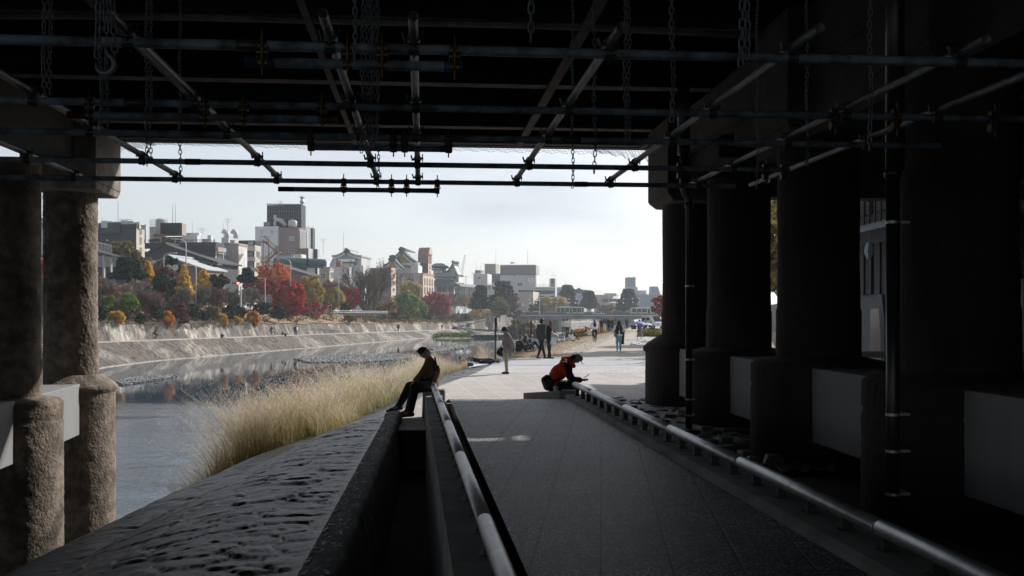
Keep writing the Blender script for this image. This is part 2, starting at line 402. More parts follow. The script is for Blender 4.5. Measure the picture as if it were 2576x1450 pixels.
# recessed infill panels high between the right-hand columns
for (a, b) in zip(RROW[:-1], RROW[1:]):
    A, B = Vector((*a, 0)), Vector((*b, 0)); d = (B - A).normalized(); nrm = Vector((d.y, -d.x, 0)); L_ = (B - A).length
    MB().obox(A, d, nrm, Zb, .5, L_ - .5, -.24, .24, 5.2, 5.59).build('haunch', m_concrete_dark, br, bevel=.05)
# abutment behind the right-hand row, near the camera
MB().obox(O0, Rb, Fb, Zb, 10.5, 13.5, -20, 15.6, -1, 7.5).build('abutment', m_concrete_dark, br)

# ---------------- safety netting along the deck edge
net = thing('safety_net', 'sagging black safety netting hung along the bridge edge', 'netting', tuple(BL(-8, 25.1, 6.4)))
nm = MB()
def netpatch(s0, s1, drop0, drop1, n, m):
    for i in range(n + 1):
        u = i / n; s = s0 + (s1 - s0) * u; dr = (drop0 + (drop1 - drop0) * u) * (.8 + .2 * math.sin(i * 1.7))
        nm.tube([BL(s, 25.06, 6.45), BL(s + .12, 25.07, 6.45 - dr)], .004, 3, False)
    for j in range(1, m + 1):
        v = j / m; pts = []
        for i in range(n + 1):
            u = i / n; s = s0 + (s1 - s0) * u; dr = (drop0 + (drop1 - drop0) * u) * (.8 + .2 * math.sin(i * 1.7))
            pts.append(BL(s + .12 * v, 25.07, 6.45 - dr * v))
        nm.tube(pts, .004, 3, False)
netpatch(-7.9, -6.6, .42, .06, 16, 7); netpatch(-6.6, -.8, .05, .14, 50, 2); netpatch(-.8, 4.4, .08, .14, 50, 2); netpatch(4.4, 5.9, .1, .42, 18, 7)
nm.build('net', m_black, net)

# ---------------- hanging pipe scaffold
sf = thing('pipe_scaffold', 'grid of hanging steel scaffold tubes clamped together beneath the dark bridge', 'scaffold', tuple(BL(0, 8, 3.62)))
ZT = 3.62; RT = .025
TR = [5.32, 6.82, 7.95, 9.38, 10.6]
def pipe(a, b, r, mat=m_pipe, n=14): return MB().tube([a, b], r, n, caps=False, hollow=.0035).build('tube', mat, sf, smooth=True)
def joined(t, z, s0, s1, r, breaks):
    ss = [s0] + breaks + [s1]
    for a, b in zip(ss[:-1], ss[1:]): pipe(BL(a, t, z), BL(b, t, z), r)
    for b in breaks: MB().tube([BL(b - .07, t, z), BL(b + .07, t, z)], r + .004, 14).build('sleeve', m_clampdark, sf, smooth=True)
joined(TR[0], ZT, -4.2, 4.6, .027, [-.9])
joined(TR[1], ZT, -4.8, 5.2, RT, [-1.9])
joined(TR[2], ZT, -5.2, 4.3, RT, [1.2])
joined(TR[3], ZT, -5.9, 3.55, RT, [-2.1])
joined(TR[4], ZT, -6.4, 3.4, RT, [1.7])
LONG = [-6.4, -4.55, -3.53, -2.49, -1.45, -1.01, .05, 1.07, 2.04, 2.72]
LS = []
for X in LONG:
    # the tube's place across the bridge, from its far end
    s = X * math.cos(ANG) + 10.7 * math.sin(ANG) ; LS.append(s)
    pipe(BL(s, 5.02 + random.uniform(-.12, .12), ZT + .056), BL(s, 10.9 + random.uniform(-.1, .1), ZT + .056), .026, m_pipedark)
def clamp_mesh():
    c = MB()
    c.tube([(-.028, 0, 0), (.028, 0, 0)], .034, 10); c.tube([(0, -.03, .056), (0, .03, .056)], .036, 10)
    c.box(-.02, .02, -.02, .02, .02, .04)
    for (x, y, z) in ((.0, .042, 0), (0, -.042, .01), (.044, 0, .06), (-.044, 0, .05)):
        c.sphere((x, y, z), .013, 6, 4)
    c.tube([(.0, .045, -.035), (.0, .045, .035)], .006, 5); c.tube([(.047, 0, .03), (.047, 0, .10)], .006, 5)
    c.tube([(-.047, .01, .04), (-.06, .01, .09)], .008, 5)
    return c
cm = clamp_mesh().build('clamp', m_clampdark, None); me0 = cm.data; bpy.data.objects.remove(cm)
def place(me, name, loc, parent, rz=0, mat=None):
    o = bpy.data.objects.new(name, me); COL.objects.link(o); o.parent = parent
    o.location = Vector(loc) - Vector(parent['_org'][:]); o.rotation_euler = (0, 0, rz); o['_org'] = (0., 0., 0.)
    return o
for t in TR:
    for s in LS:
        if s < -5.5 and t < 9: continue
        if s > 3.3 and t > 9: continue
        place(me0, 'clamp', BL(s, t, ZT), sf, ANG)
sw = MB()
for z in (0, -.088):
    sw.tube([(-.024, 0, z), (.024, 0, z)], .033, 12)
    sw.sphere((0, -.043, z), .012, 6, 4); sw.tube([(0, -.045, z - .02), (0, -.045, z + .04)], .006, 6)
sw.tube([(-.03, -.03, -.044), (.03, -.03, -.044)], .012, 6); sw.tube([(0, -.035, -.01), (0, -.035, -.08)], .011, 6)
sw.tube([(0, -.03, .03), (0, -.03, .075)], .006, 5); sw.tube([(0, -.03, -.115), (0, -.03, -.16)], .006, 5)
for s_ in (-.028, .028): sw.sphere((s_, -.036, -.02), .009, 6, 4); sw.sphere((s_, -.036, -.066), .009, 6, 4)
so_ = sw.build('swivel_clamp', m_brass, None); me1 = so_.data; bpy.data.objects.remove(so_)
def px_s(x, t, z):   # place across the bridge seen in direction x, on the line t
    k = (x - CX) / F
    return t * (k * math.cos(ANG) + math.sin(ANG)) / (math.cos(ANG) - k * math.sin(ANG))
for (ti, x0, x1, cl, dx) in ((0, 615, 1163, (662, 875, 962, 1143), (m_pipeblue, m_pipeblue)), (1, 170, 850, (228, 517, 614, 811), (m_pipered, m_pipered)),
                            (2, 774, 1138, (783, 990, 1018, 1128), (m_pipe, m_pipeblue)), (4, 700, 1105, (865, 985, 1023, 1100), (m_black, m_black))):
    t = TR[ti]; a, b = px_s(x0, t, 0), px_s(x1, t, 0)
    pipe(BL(a, t, ZT - .088), BL(b, t, ZT - .088), .0255 if ti else .027)
    for (e, d, mm) in ((a, .16, dx[0]), (b, -.1, dx[1])):
        MB().tube([BL(e, t, ZT - .088), BL(e + d, t, ZT - .088)], .0262 if ti else .0276, 14, False, .002).build('painted_end', mm, sf, smooth=True)
    for c in cl: place(me1, 'swivel_clamp', BL(px_s(c, t, 0), t, ZT), sf, ANG)
for c in (2097, 2252, 2497): place(me1, 'swivel_clamp', BL(px_s(c, TR[1], 0), TR[1], ZT + .02), sf, ANG)
for c in (1710, 1925, 1970): place(me1, 'swivel_clamp', BL(px_s(c, TR[3], 0), TR[3], ZT + .02), sf, ANG)

# ---------------- hanging chains
def chain(x, d, y0, y1, label, link=.055, wire=.0046, strands=1, hook=False, top=None, slack=0):
    a = P(x, y0, d); b = P(x, y1, d)
    zt = a.z if top is None else top
    root = thing('hanging_chain', label, 'chain', tuple(b), 'steel chains hanging from the bridge')
    for sidx in range(strands):
        mb = MB(); z = zt; k = 0; ox = (sidx - (strands - 1) / 2) * .03 * (1 if strands < 4 else .8); oy = ((sidx * 37) % 5 - 2) * .012
        zb = b.z + (random.uniform(0, .12) if sidx else 0)
        while z > zb:
            R = Matrix.Rotation(rad(90 * (k % 2) + 25 * math.sin(sidx + k * .3)), 3, 'Z')
            pts = []; hl = link / 2; w_ = link * .26
            for i in range(13):
                t = 2 * math.pi * i / 12
                q = Vector((w_ * math.cos(t), 0, (hl - w_) * (1 if math.sin(t) > 0 else -1) * (abs(math.sin(t)) > .01) + w_ * math.sin(t)))
                pts.append(Vector((a.x + ox + .006 * math.sin(z * 9 + sidx), a.y + oy, z - hl)) + R @ q)
            mb.tube(pts, wire, 5, False)
            z -= link - wire * 2.1; k += 1
        mb.build('links', m_chain, root, smooth=True)
    if hook:
        c = Vector((a.x, a.y, b.z)); pts = []
        for i in range(11):
            t = rad(70 - i * 26); pts.append(c + Vector((.045 * math.cos(t), 0, .045 * math.sin(t) - .06)))
        MB().tube([c + Vector((0, 0, .02))] + pts, [.009] + [.010, .013, .015, .016, .016, .015, .013, .011, .009, .007, .004], 8).build('hook', m_chain, root, smooth=True)
    return root
chain(265, 4.75, 0, 130, 'heavy looped chain with an open hook near the top left', .052, .0044, 3, True, 4.2)
chain(263, 6.6, 150, 352, 'slender double chain with a small shackle below the hooked chain', .042, .004, 2, top=6.4)
chain(375, 9.0, 150, 415, 'faint double chain beside the left sloping scaffold tubes', .05, .0045, 2, top=6.4)
chain(455, 9.6, 300, 462, 'single chain ending over the grey building roof', .05, .0045, 1, top=6.4)
chain(893, 5.0, 0, 138, 'single short chain just left of the chain bundle', .04, .004, 1, top=6.4)
chain(930, 6.9, 0, 372, 'thick bundle of four chains near the blue painted tube end', .045, .0034, 5, top=6.4)
chain(952, 9.4, 340, 470, 'thin chain reaching the lowest tube beneath the chain bundle', .045, .0042, 1, top=6.4)
chain(1333, 4.8, 0, 96, 'short shiny chain at the top centre of the opening', .055, .0048, 1, top=6.4)
chain(1577, 7.4, 60, 356, 'double chain between the two sloping tubes right of centre', .05, .0042, 2, top=6.4)
chain(1690, 6.0, 0, 296, 'rust dulled chain crossing the second scaffold tube', .05, .0046, 1, top=6.4)
chain(1495, 8.2, 190, 430, 'chain with long links ending over the pale sky right of centre', .055, .0044, 1, top=6.4)
chain(1440, 9.6, 290, 472, 'chain whose last links reach the lowest tube', .05, .0045, 1, top=6.4)
chain(1870, 4.75, 0, 158, 'heavy double chain hanging in front of the nearest tube', .055, .0048, 2, top=6.4)
chain(2028, 8.2, 150, 418, 'dim chain in front of the dark right hand columns', .045, .004, 1, top=6.4)
chain(2186, 6.4, 100, 368, 'dim chain beside the fat black drain pipe', .05, .0042, 1, top=6.4)
chain(1903, 8.8, 280, 470, 'dim chain above the second dark column', .045, .004, 1, top=6.4)
chain(120, 6.8, 0, 250, 'dim chain with a yellow tag at the top left', .05, .0045, 2, top=6.4)

# ---------------- drain pipes
dp = thing('drain_pipe', 'fat black drain pipe with three steel bands on the big right column', 'drain pipe', (4.15, 10.85 - 1.6, 0), 'black drain pipes')
d0 = 9.25; X0 = (2246 - CX) / F * d0
MB().tube([(X0, d0, -.6), (X0, d0, 3.5)], .062, 18).tube([(X0, d0, 3.49), (X0, d0, 3.56)], .078, 18).tube([(X0 + .02, d0, 3.55), (X0 + .02, d0, 6.9)], .085, 18).build('pipe', m_drain, dp, smooth=True)
for y in (1043, 1135, 1243, 560):
    z = CZ - (y - HY) / F * d0
    MB().tube([(X0, d0, z - .012), (X0, d0, z + .012)], .066, 18).box(X0 + .06, X0 + .16, d0 - .01, d0 + .3, z - .012, z + .012).build('band', m_steel, dp)
d1 = 17.2; X1 = (1733 - CX) / F * d1
dp2 = thing('drain_pipe', 'slim black drain pipe with an elbow on the far right column', 'drain pipe', (X1, d1, 0), 'black drain pipes')
zj = CZ - (490 - HY) / F * d1
MB().tube([(X1, d1, -.5), (X1, d1, zj - .1), (X1 - .06, d1, zj + .02), (X1 - .09, d1, zj + .1), (X1 - .09, d1, 5.0)], [.06, .06, .065, .07, .07], 14)\
    .tube([(X1 - .09, d1, 4.99), (X1 - .09, d1, 6.6)], .11, 14).tube([(X1, d1, zj - .22), (X1, d1, zj - .14)], .075, 14).build('pipe', m_drain, dp2, smooth=True)
for y in (905, 1005, 1045, 720):
    z = CZ - (y - HY) / F * d1
    MB().tube([(X1, d1, z - .015), (X1, d1, z + .015)], .066, 14).box(X1 + .06, X1 + .1, d1, d1 + .7, z - .01, z + .01).build('band', m_steel, dp2)

# ---------------- ramp, its walls and rails
def RAMPL(Y): return -1.2 + (19 - Y) * .1            # ramp's left edge
def RAMPR(Y): return 1.05 + (19 - Y) * .0865          # ramp's right edge
RZ = .63
def speckle(name, col, amt, tile=(.3, .3), joint=.012, rough=.75, ang=ANG, jcol=None, bump=.002, spk=(.55, .55, .55), spks=190, thr=.73, jvar=.0, big=.12):
    m, t, b = base_mat(name); L = t.links.new
    tc = nd(t, 'ShaderNodeTexCoord'); mp = nd(t, 'ShaderNodeMapping'); mp.inputs['Rotation'].default_value = (0, 0, ang)
    L(tc.outputs['Object'], mp.inputs[0])
    vo = nd(t, 'ShaderNodeTexVoronoi'); vo.inputs['Scale'].default_value = spks; L(tc.outputs['Object'], vo.inputs[0])
    sp = nd(t, 'ShaderNodeSeparateColor'); L(vo.outputs['Color'], sp.inputs[0])
    r = nd(t, 'ShaderNodeValToRGB'); r.color_ramp.elements[0].position = 0; r.color_ramp.elements[1].position = 1
    e = r.color_ramp.elements; e[0].color = (*[c * .6 for c in col], 1); e[1].color = (*spk, 1)
    q = e.new(thr); q.color = (*[c * 1.15 for c in col], 1); q = e.new(min(.99, thr + .06)); q.color = (*[(a + b_) / 2 for a, b_ in zip(col, spk)], 1)
    L(sp.outputs[0], r.inputs[0])
    n = nd(t, 'ShaderNodeTexNoise'); n.inputs['Scale'].default_value = .9; n.inputs['Detail'].default_value = 7; L(tc.outputs['Object'], n.inputs[0])
    mr = nd(t, 'ShaderNodeMapRange'); mr.inputs['From Min'].default_value = .3; mr.inputs['From Max'].default_value = .7; mr.inputs['To Min'].default_value = 1 - big; mr.inputs['To Max'].default_value = 1 + big
    L(n.outputs['Fac'], mr.inputs[0]); sc = nd(t, 'ShaderNodeVectorMath', operation='SCALE'); L(r.outputs[0], sc.inputs[0]); L(mr.outputs[0], sc.inputs['Scale'])
    out = sc.outputs[0]
    if tile:
        bt = nd(t, 'ShaderNodeTexBrick'); bt.inputs['Scale'].default_value = 1; bt.inputs['Brick Width'].default_value = tile[0]; bt.inputs['Row Height'].default_value = tile[1]
        bt.offset = 0 if not jvar else .5; bt.inputs['Mortar Size'].default_value = joint; bt.inputs['Mortar Smooth'].default_value = .2
        bt.inputs['Color1'].default_value = (1, 1, 1, 1); bt.inputs['Color2'].default_value = (.86, .86, .86, 1); bt.inputs['Mortar'].default_value = (*(jcol or (.45, .45, .45)), 1)
        L(mp.outputs[0], bt.inputs[0])
        mx = nd(t, 'ShaderNodeMixRGB', blend_type='MULTIPLY'); mx.inputs[0].default_value = 1; L(out, mx.inputs[1]); L(bt.outputs[0], mx.inputs[2]); out = mx.outputs[0]
        bp = nd(t, 'ShaderNodeBump'); bp.inputs['Distance'].default_value = bump; bp.invert = True; L(bt.outputs['Fac'], bp.inputs['Height']); L(bp.outputs[0], b.inputs['Normal'])
    L(out, b.inputs['Base Color']); b.inputs['Roughness'].default_value = rough
    return m
m_ramp = speckle('ramp tiles', (.105, .11, .122), 1, (.44, .30), .010, .55, ANG, (.25, .25, .25), .006, (.85, .82, .80), 80, .72, 0, .28)
rp = MB(); Ys = [-6, 0, 6, 12, 18.4, 19.0, 19.5, 22.2]; Zs = [RZ] * 5 + [RZ - .01, RZ - .06, .26]
for (ya, yb, za, zb) in zip(Ys[:-1], Ys[1:], Zs[:-1], Zs[1:]):
    rp.add([(RAMPL(ya), ya, za), (RAMPR(ya), ya, za), (RAMPR(yb), yb, zb), (RAMPL(yb), yb, zb)], [(0, 1, 2, 3)])
struct(rp.build('ramp', m_ramp))
# left parapet: low wall with posts and a pipe rail
lw = thing('ramp_wall', 'low concrete wall under the left pipe handrail of the ramp', 'wall', (RAMPL(10) - .4, 10, 0))
def LWX(Y): return RAMPL(Y)
v = []
for Y in (-6, 19.0):
    x = RAMPL(Y); v.append([(x - .52, Y, -1.2), (x - .13, Y, -1.2), (x - .13, Y, RZ + .06), (x - .46, Y, RZ + .06)])
a_, b_ = v
MB().add(a_ + b_, [(0, 1, 2, 3), (7, 6, 5, 4), (0, 4, 5, 1), (1, 5, 6, 2), (2, 6, 7, 3), (3, 7, 4, 0)]).build('wall', m_conc, lw)
gt = MB(); 
for Y in (-6, 19.0): pass
gt.add([(RAMPL(-6) - .13, -6, .5), (RAMPL(-6), -6, .5), (RAMPL(19), 19, .5), (RAMPL(19) - .13, 19, .5)], [(0, 1, 2, 3)])
gt.build('gutter', M('dark gutter', (.035, .035, .025), .95, .5, 6, .01, 30), lw)  # near-black strip along the gap between wall and ramp
MB().hexa([(-1.72, 18.95, .25), (-1.28, 19.0, .25), (-1.28, 19.35, .25), (-1.72, 19.35, .25), (-1.70, 18.95, .80), (-1.28, 19.0, .80), (-1.28, 19.35, .80), (-1.70, 19.35, .80)]).build('end_block', m_conc, lw, bevel=.03)
def rail(name, label, p0, p1, posts, base_z, joints, rr=.056):
    r = thing(name, label, 'handrail', tuple((p0 + p1) / 2), 'steel pipe handrails of the ramp')
    d = (p1 - p0).normalized()
    js = [0] + joints + [(p1 - p0).length]
    for a, b in zip(js[:-1], js[1:]):
        MB().tube([p0 + d * (a + .012), p0 + d * (a + .02), p0 + d * (b - .02), p0 + d * (b - .012)], [rr - .006, rr, rr, rr - .006], 20).build('rail_tube', m_steel, r, smooth=True)
    for j in joints:
        MB().tube([p0 + d * (j - .013), p0 + d * (j + .013)], rr - .007, 20).build('joint_ring', m_black, r)
    for q in posts:
        c = p0 + d * q; ww = .045
        side = Vector((-d.y, d.x, 0)).normalized()
        MB().obox(Vector((c.x, c.y, 0)), Vector((d.x, d.y, 0)).normalized(), side, Zb, -ww * .55, ww * .55, -.035, .035, base_z, c.z - .03)\
            .obox(Vector((c.x, c.y, 0)), Vector((d.x, d.y, 0)).normalized(), side, Zb, -.05, .05, -.055, .055, base_z, base_z + .008).build('post', m_clampdark, r)
    return r
pl0 = Vector((-1.50, 19.0, .88)); pl1 = Vector((.55, -.2, .80))
pl = [0.35 + .62 * k for k in range(30)]
rail('pipe_handrail', 'left steel pipe handrail with dark joints running down beside the ramp', pl0, pl1, pl, RZ + .06, [1.9, 4.15, 6.6, 9.4, 12.4, 15.6])
pr0 = Vector((1.20, 19.0, .895)); pr1 = Vector((2.98, 0.2, .80))
rail('pipe_handrail', 'right steel pipe handrail on short posts beside the dark columns', pr0, pr1, [0.3 + .62 * k for k in range(29)], RZ + .075, [1.9, 4.6, 7.2, 9.8, 12.6, 15.4])
rk = thing('ramp_kerb', 'rounded concrete kerb along the right edge of the ramp', 'kerb', (2, 10, 0))
v = []
for Y in (-4, 6, 12, 16, 19.1):
    x = RAMPR(Y) + (.0 if Y < 18 else -.02)
    v.append([(x, Y, .1), (x + .55, Y, .1), (x + .50, Y, RZ + .075), (x + .05, Y, RZ + .075), (x + .0, Y, RZ + .045)])
kb = MB()
for a, b in zip(v[:-1], v[1:]):
    kb.add(a + b, [(k, (k + 1) % 5, 5 + (k + 1) % 5, 5 + k) for k in range(5)])
kb.add(v[0], [(4, 3, 2, 1, 0)]); kb.add(v[-1], [(0, 1, 2, 3, 4)])
kb.build('kerb', m_conc, rk)
ew = thing('bench_wall', 'low concrete bench wall across the top end of the ramp', 'wall', (.7, 19.6, .25))
q0, q1, q2 = P(1316, 1010, 20.4), P(1408, 1010, 19.3), P(1446, 1010, 19.25)
def wallseg(a, b, th, z0, za, zb):
    d = (b - a); d.z = 0; d.normalize(); n = Vector((-d.y, d.x, 0)) * th
    return [(a.x, a.y, z0), (b.x, b.y, z0), (b.x + n.x, b.y + n.y, z0), (a.x + n.x, a.y + n.y, z0), (a.x, a.y, za), (b.x, b.y, zb), (b.x + n.x, b.y + n.y, zb), (a.x + n.x, a.y + n.y, za)]
MB().hexa(wallseg(q0, q1, .42, .2, .63, .755)).build('wall', m_conc, ew, bevel=.015)
MB().hexa(wallseg(q1 + Vector((.004, 0, 0)), q2, .42, .2, .757, .757)).build('end_block', m_conc, ew, bevel=.015)

# ---------------- cobbled river slope, stone kerb, ditch
EDGE = [(-6, -4.4), (12, -4.35), (15, -4.1), (18, -3.75), (21, -3.25), (24.5, -2.85), (32.5, -2.45), (36.4, -2.15), (39, -1.75), (42, -1.0), (50, .3), (74, 3.6), (100, 7.6), (122, 11.8), (200, 25), (380, 56), (1200, 195)]
PB = [(-6, -.75), (6.9, -1.50), (18.7, -2.34), (20, -2.3), (24, -2.2), (28, -2.03), (34, -1.27), (40.7, -.8), (44, .0), (48, .5), (50, .8), (74, 4.2), (100, 8.2), (122, 12.4), (200, 25.8), (380, 57), (1200, 196)]
def slope_grid(Y0, Y1, ny, widths):
    Yg = np.linspace(Y0, Y1, ny) if Y0 < 40 else np.geomspace(Y0, Y1, ny)
    return Yg
ny, nx = 1080, 330
Yg = (-2 + 52 * np.linspace(0, 1, ny) ** 1.1)[:, None] * np.ones((1, nx)); u = np.linspace(0, 1, nx)[None, :] * np.ones((ny, 1))
Xr = np.interp(Yg, [p[0] for p in PB], [p[1] for p in PB]); Xe = np.interp(Yg, [p[0] for p in EDGE], [p[1] for p in EDGE])
us = .7      # up to us: the top face; beyond: the bank falling to the river
topx = Xr + (Xe - Xr) * np.clip(u / us, 0, 1)
over = np.clip((u - us) / (1 - us), 0, 1) * 7.6
Xg = topx - over
Zr = np.interp(Yg, [-2, 17.5, 19.5, 50], [.34, .34, .25, .255]); Ze = np.interp(Yg, [-2, 12, 20, 26, 50], [-.28, -.25, -.05, .1, .2])
s_ = np.clip(u / us, 0, 1)
def bankdrop(o): return 3.6 * (1 - np.cos(np.clip(o / 7.0, 0, 1) * math.pi)) / 2 + o * .09
Zg = Zr + (Ze - Zr) * s_ ** 2.4 - bankdrop(over)
wx = Xg * 1.9 + vnoise(Xg * 1.7, Yg * 1.7, 5) * .8; wy = Yg * 3.3 + vnoise(Xg * 1.7, Yg * 1.7, 8) * .8 + Xg * .3
d1_, d2_, cid = worley(wx, wy, 3); e = np.clip((d2_ - d1_) / .24, 0, 1)
til = vnoise(wx * 1.1 + cid * 31, wy * 1.1 + cid * 17, 9, 2) - .5
st = e ** .5 * (.010 + .018 * cid) + til * .03 * e + (vnoise(Xg * 11, Yg * 19, 6) - .5) * .018
Zg = Zg + (st - .04) * np.clip(u * 22, 0, 1)
tone = .035 + .085 * cid + .07 * (vnoise(Xg * 3, Yg * 5, 12) - .5); tone = np.where(e < .36, .028, tone)[..., None] * np.array([1, 1.01, 1.05])
m_cob = M('river stones', (.22, .22, .23), .6, .35, 5, .010, 30, dirt=(.12, .12, .11), dscale=1.4)
sl_ = grid_mesh('cobble_slope', Xg, Yg, Zg, stonemat('sloped stone paving', .36, .012, 24)); vcol(sl_, tone); struct(sl_)
sk = thing('stone_kerb', 'long pebble studded concrete kerb between the cobbled slope and the ditch', 'kerb', (-1.9, 12, .3))
ny, nx = 260, 20; Yk = np.linspace(-2, 18.65, ny)[:, None] * np.ones((1, nx))
prof = np.array([(-.02, -.12), (0, .0), (.0, .04), (.03, .075), (.08, .085), (.12, .088), (.16, .088), (.20, .085), (.235, .07), (.26, .04), (.265, 0), (.27, -.1), (.29, -.25), (.30, -.4), (.32, -.55), (.34, -.7), (.36, -.8), (.38, -.9), (.40, -1.0), (.42, -1.1)])
Xk = np.interp(Yk, [p[0] for p in PB], [p[1] for p in PB]) + prof[None, :, 0] * 1.02; Zk = .34 + prof[None, :, 1] * np.ones((ny, 1))
nn = vnoise(Xk * 9, Yk * 9 + Zk * 9, 4) - .5
Xk = Xk + nn * .05 * (np.arange(nx) > 8)[None, :]; Zk = Zk + nn * .018 
kk = grid_mesh('kerb', Xk - (-1.9), Yk - 12, Zk - .3, m_cob); kk.parent = sk; kk.data.materials[0] = M('kerb concrete', (.085, .085, .088), .8, .45, 5, .015, 25, dirt=(.03, .03, .028), dscale=3)
kk['_org'] = (-1.9, 12, .3)
pb_ = MB()
for i in range(520):
    Y = random.uniform(5, 18.5); X = interp(Y, PB) + random.uniform(.03, .23); r = random.uniform(.008, .02)
    pb_.sphere((X, Y, .34 + .084), (r, r * random.uniform(1, 1.8), r * .5), 6, 4)
pb_.build('pebble_studs', M('white pebbles', (.42, .41, .39), .5, .25, 4, island=.4), kk)['kind'] = 'stuff'
MB().hexa([(-2.42, 18.5, -.5), (-2.14, 18.5, -.5), (-2.10, 18.8, -.5), (-2.38, 18.85, -.5), (-2.38, 18.5, .40), (-2.16, 18.5, .40), (-2.14, 18.72, .37), (-2.34, 18.76, .37)]).build('kerb_end', m_cob, sk, bevel=.04)
struct(MB().add([(-3, -6, -.75), (2, -6, -.75), (0, 17.2, -.45), (-2.4, 17.2, -.45)], [(0, 1, 2, 3)]).build('ditch', M('ditch soil', (.05, .045, .035), .95, .5, 3, .03, 14)))
# ---------------- promenade ground
m_dirt = M('bare earth', (.35, .28, .21), .95, .22, .5, .006, 4, dirt=(.30, .24, .18), dscale=.22)
gv = []; gf = []
Yl = [17.0, 20, 24, 28, 34, 40.7, 44, 48, 50, 74, 100, 122, 160, 200, 300, 380, 700, 1200]
for Y in Yl: gv += [(interp(Y, PB) - .02, Y, GZ), (900, Y, GZ)]
for k in range(len(Yl) - 1): gf.append((2 * k, 2 * k + 1, 2 * k + 3, 2 * k + 2))
struct(MB().add(gv, gf).build('promenade_ground', m_dirt))
# the earth bank of the promenade falling to the river beyond the cobbles
ny, nx = 260, 24; Yq = np.geomspace(49, 1200, ny)[:, None] * np.ones((1, nx)); uq = np.linspace(0, 1, nx)[None, :] * np.ones((ny, 1))
Xq = np.interp(Yq, [p[0] for p in PB], [p[1] for p in PB]) - uq * 6.5; Zq = GZ + .06 * np.sin(uq * 9) - 3.7 * uq ** 1.6 + (vnoise(Xq * .8, Yq * .5, 3) - .5) * .35 * np.clip(uq * 4, 0, 1)
struct(grid_mesh('riverbank_earth', Xq, Yq, Zq, M('riverbank soil', (.34, .27, .19), .95, .35, .8, .05, 6, dirt=(.22, .20, .12), dscale=.5)))
def sheet(name, Ya, Yb_, lvl, mat, right=9.0, ys=None, wob=0):
    Ys = ys or [Ya + (Yb_ - Ya) * k / 8 for k in range(9)]
    n = 24; vs_ = []; fs = []
    for j, Y in enumerate(Ys):
        xl = interp(Y, PB) + .05
        for i in range(n + 1):
            x = xl + (right - xl) * i / n; yy = Y - x * ANG * (0 if j == 0 else 0)
            if wob and j in (0, len(Ys) - 1): yy += wob * math.sin(x * 1.3) * .5
            vs_.append((x, yy, lvl))
    for j in range(len(Ys) - 1):
        for i in range(n): a = j * (n + 1) + i; fs.append((a, a + 1, a + n + 2, a + n + 1))
    return struct(MB().add(vs_, fs).build(name, mat))
m_pave = speckle('plaza slabs', (.50, .465, .45), 1, (.62, 30), .010, .8, -.14, (1.45, 1.42, 1.36), .002, (.52, .50, .49), 60, .8, 0, .10)
m_brick = speckle('plaza bricks', (.48, .465, .47), 1, (.42, .36), .03, .8, ANG, (1.14, 1.14, 1.14), .003, (.54, .53, .53), 60, .8, 1, .12)
m_asph = M('pale path asphalt', (.38, .40, .42), .9, .12, 1.2, .004, 60)
sheet('plaza_paving', 17.0, 33.9, GZ + .004, m_pave)
sheet('brick_band', 33.9, 39.2, GZ + .008, m_brick)
sheet('path_asphalt', 39.2, 45.5, GZ + .012, m_asph, wob=.3)
# worn pale track through the earth
tk = MB(); tv = []; Yt = [45.5, 52, 60, 74, 90, 110, 140, 180, 260]
for Y in Yt:
    c = 4.3 + (Y - 45) * .165; hw = 3.1 + (Y - 45) * .01; tv += [(c - hw + .3 * math.sin(Y), Y, GZ + .004), (c + hw, Y, GZ + .004)]
tk.add(tv, [(2 * k, 2 * k + 1, 2 * k + 3, 2 * k + 2) for k in range(len(Yt) - 1)])
struct(tk.build('worn_track', M('sandy track', (.38, .345, .30), .95, .15, .7)))
# cobbles right of the ramp
ny, nx = 240, 200; Yc = np.linspace(13, 23.6, ny)[:, None] * np.ones((1, nx)); Xc = np.linspace(1.3, 7.5, nx)[None, :] * np.ones((ny, 1))
Xc = Xc + (19 - Yc) * .09
d1_, d2_, cid = worley(Xc * 3.4, Yc * 3.4, 5); e = np.clip((d2_ - d1_) / .35, 0, 1)
Zc = .12 + (1 - (1 - e) ** 2) * .13 * (.5 + cid) + (vnoise(Xc * 9, Yc * 9) - .5) * .05
struct(grid_mesh('cobble_ground', Xc, Yc, Zc, m_cob))

# fallen leaves and grit on the ramp and in the gutter
def litter():
    n = 90; Y = 6 + 13 * RNG.random(n) ** .8; u = RNG.random(n); u = np.where(RNG.random(n) < .97, np.where(u < .5, u * .16, 1 - (1 - u) * .16), u)
    X = (-1.2 + (19 - Y) * .1) * (1 - u) + (1.05 + (19 - Y) * .0865) * u; a = RNG.random(n) * 6.28; s = .007 + .008 * RNG.random(n); z = np.full(n, RZ + .004)
    p = np.stack([X, Y, z], -1); d = np.stack([np.cos(a) * s, np.sin(a) * s, s * .3], -1); e = np.stack([-np.sin(a) * s * .6, np.cos(a) * s * .6, s * .2], -1)
    co = np.stack([p - d, p + e, p + d, p - e], 1).reshape(-1, 3)
    tag(np_mesh('fallen_leaves', co, np.arange(4 * n).reshape(-1, 4), M('dead leaves', (.22, .14, .07), .9, .4, 3, island=.5)), 'small fallen leaves scattered along the edges of the ramp', 'leaves', kind='stuff')
litter()

struct(MB().add([(1.3, -6, .12), (12, -6, .12), (12, 23.6, .12), (1.2, 23.6, .12)], [(0, 1, 2, 3)]).build('dark_ground', M('dark shaded ground', (.045, .04, .035), .95, .4, 3, .02, 12)))  # near-black sheet; the deep shade by the columns is put into its colour
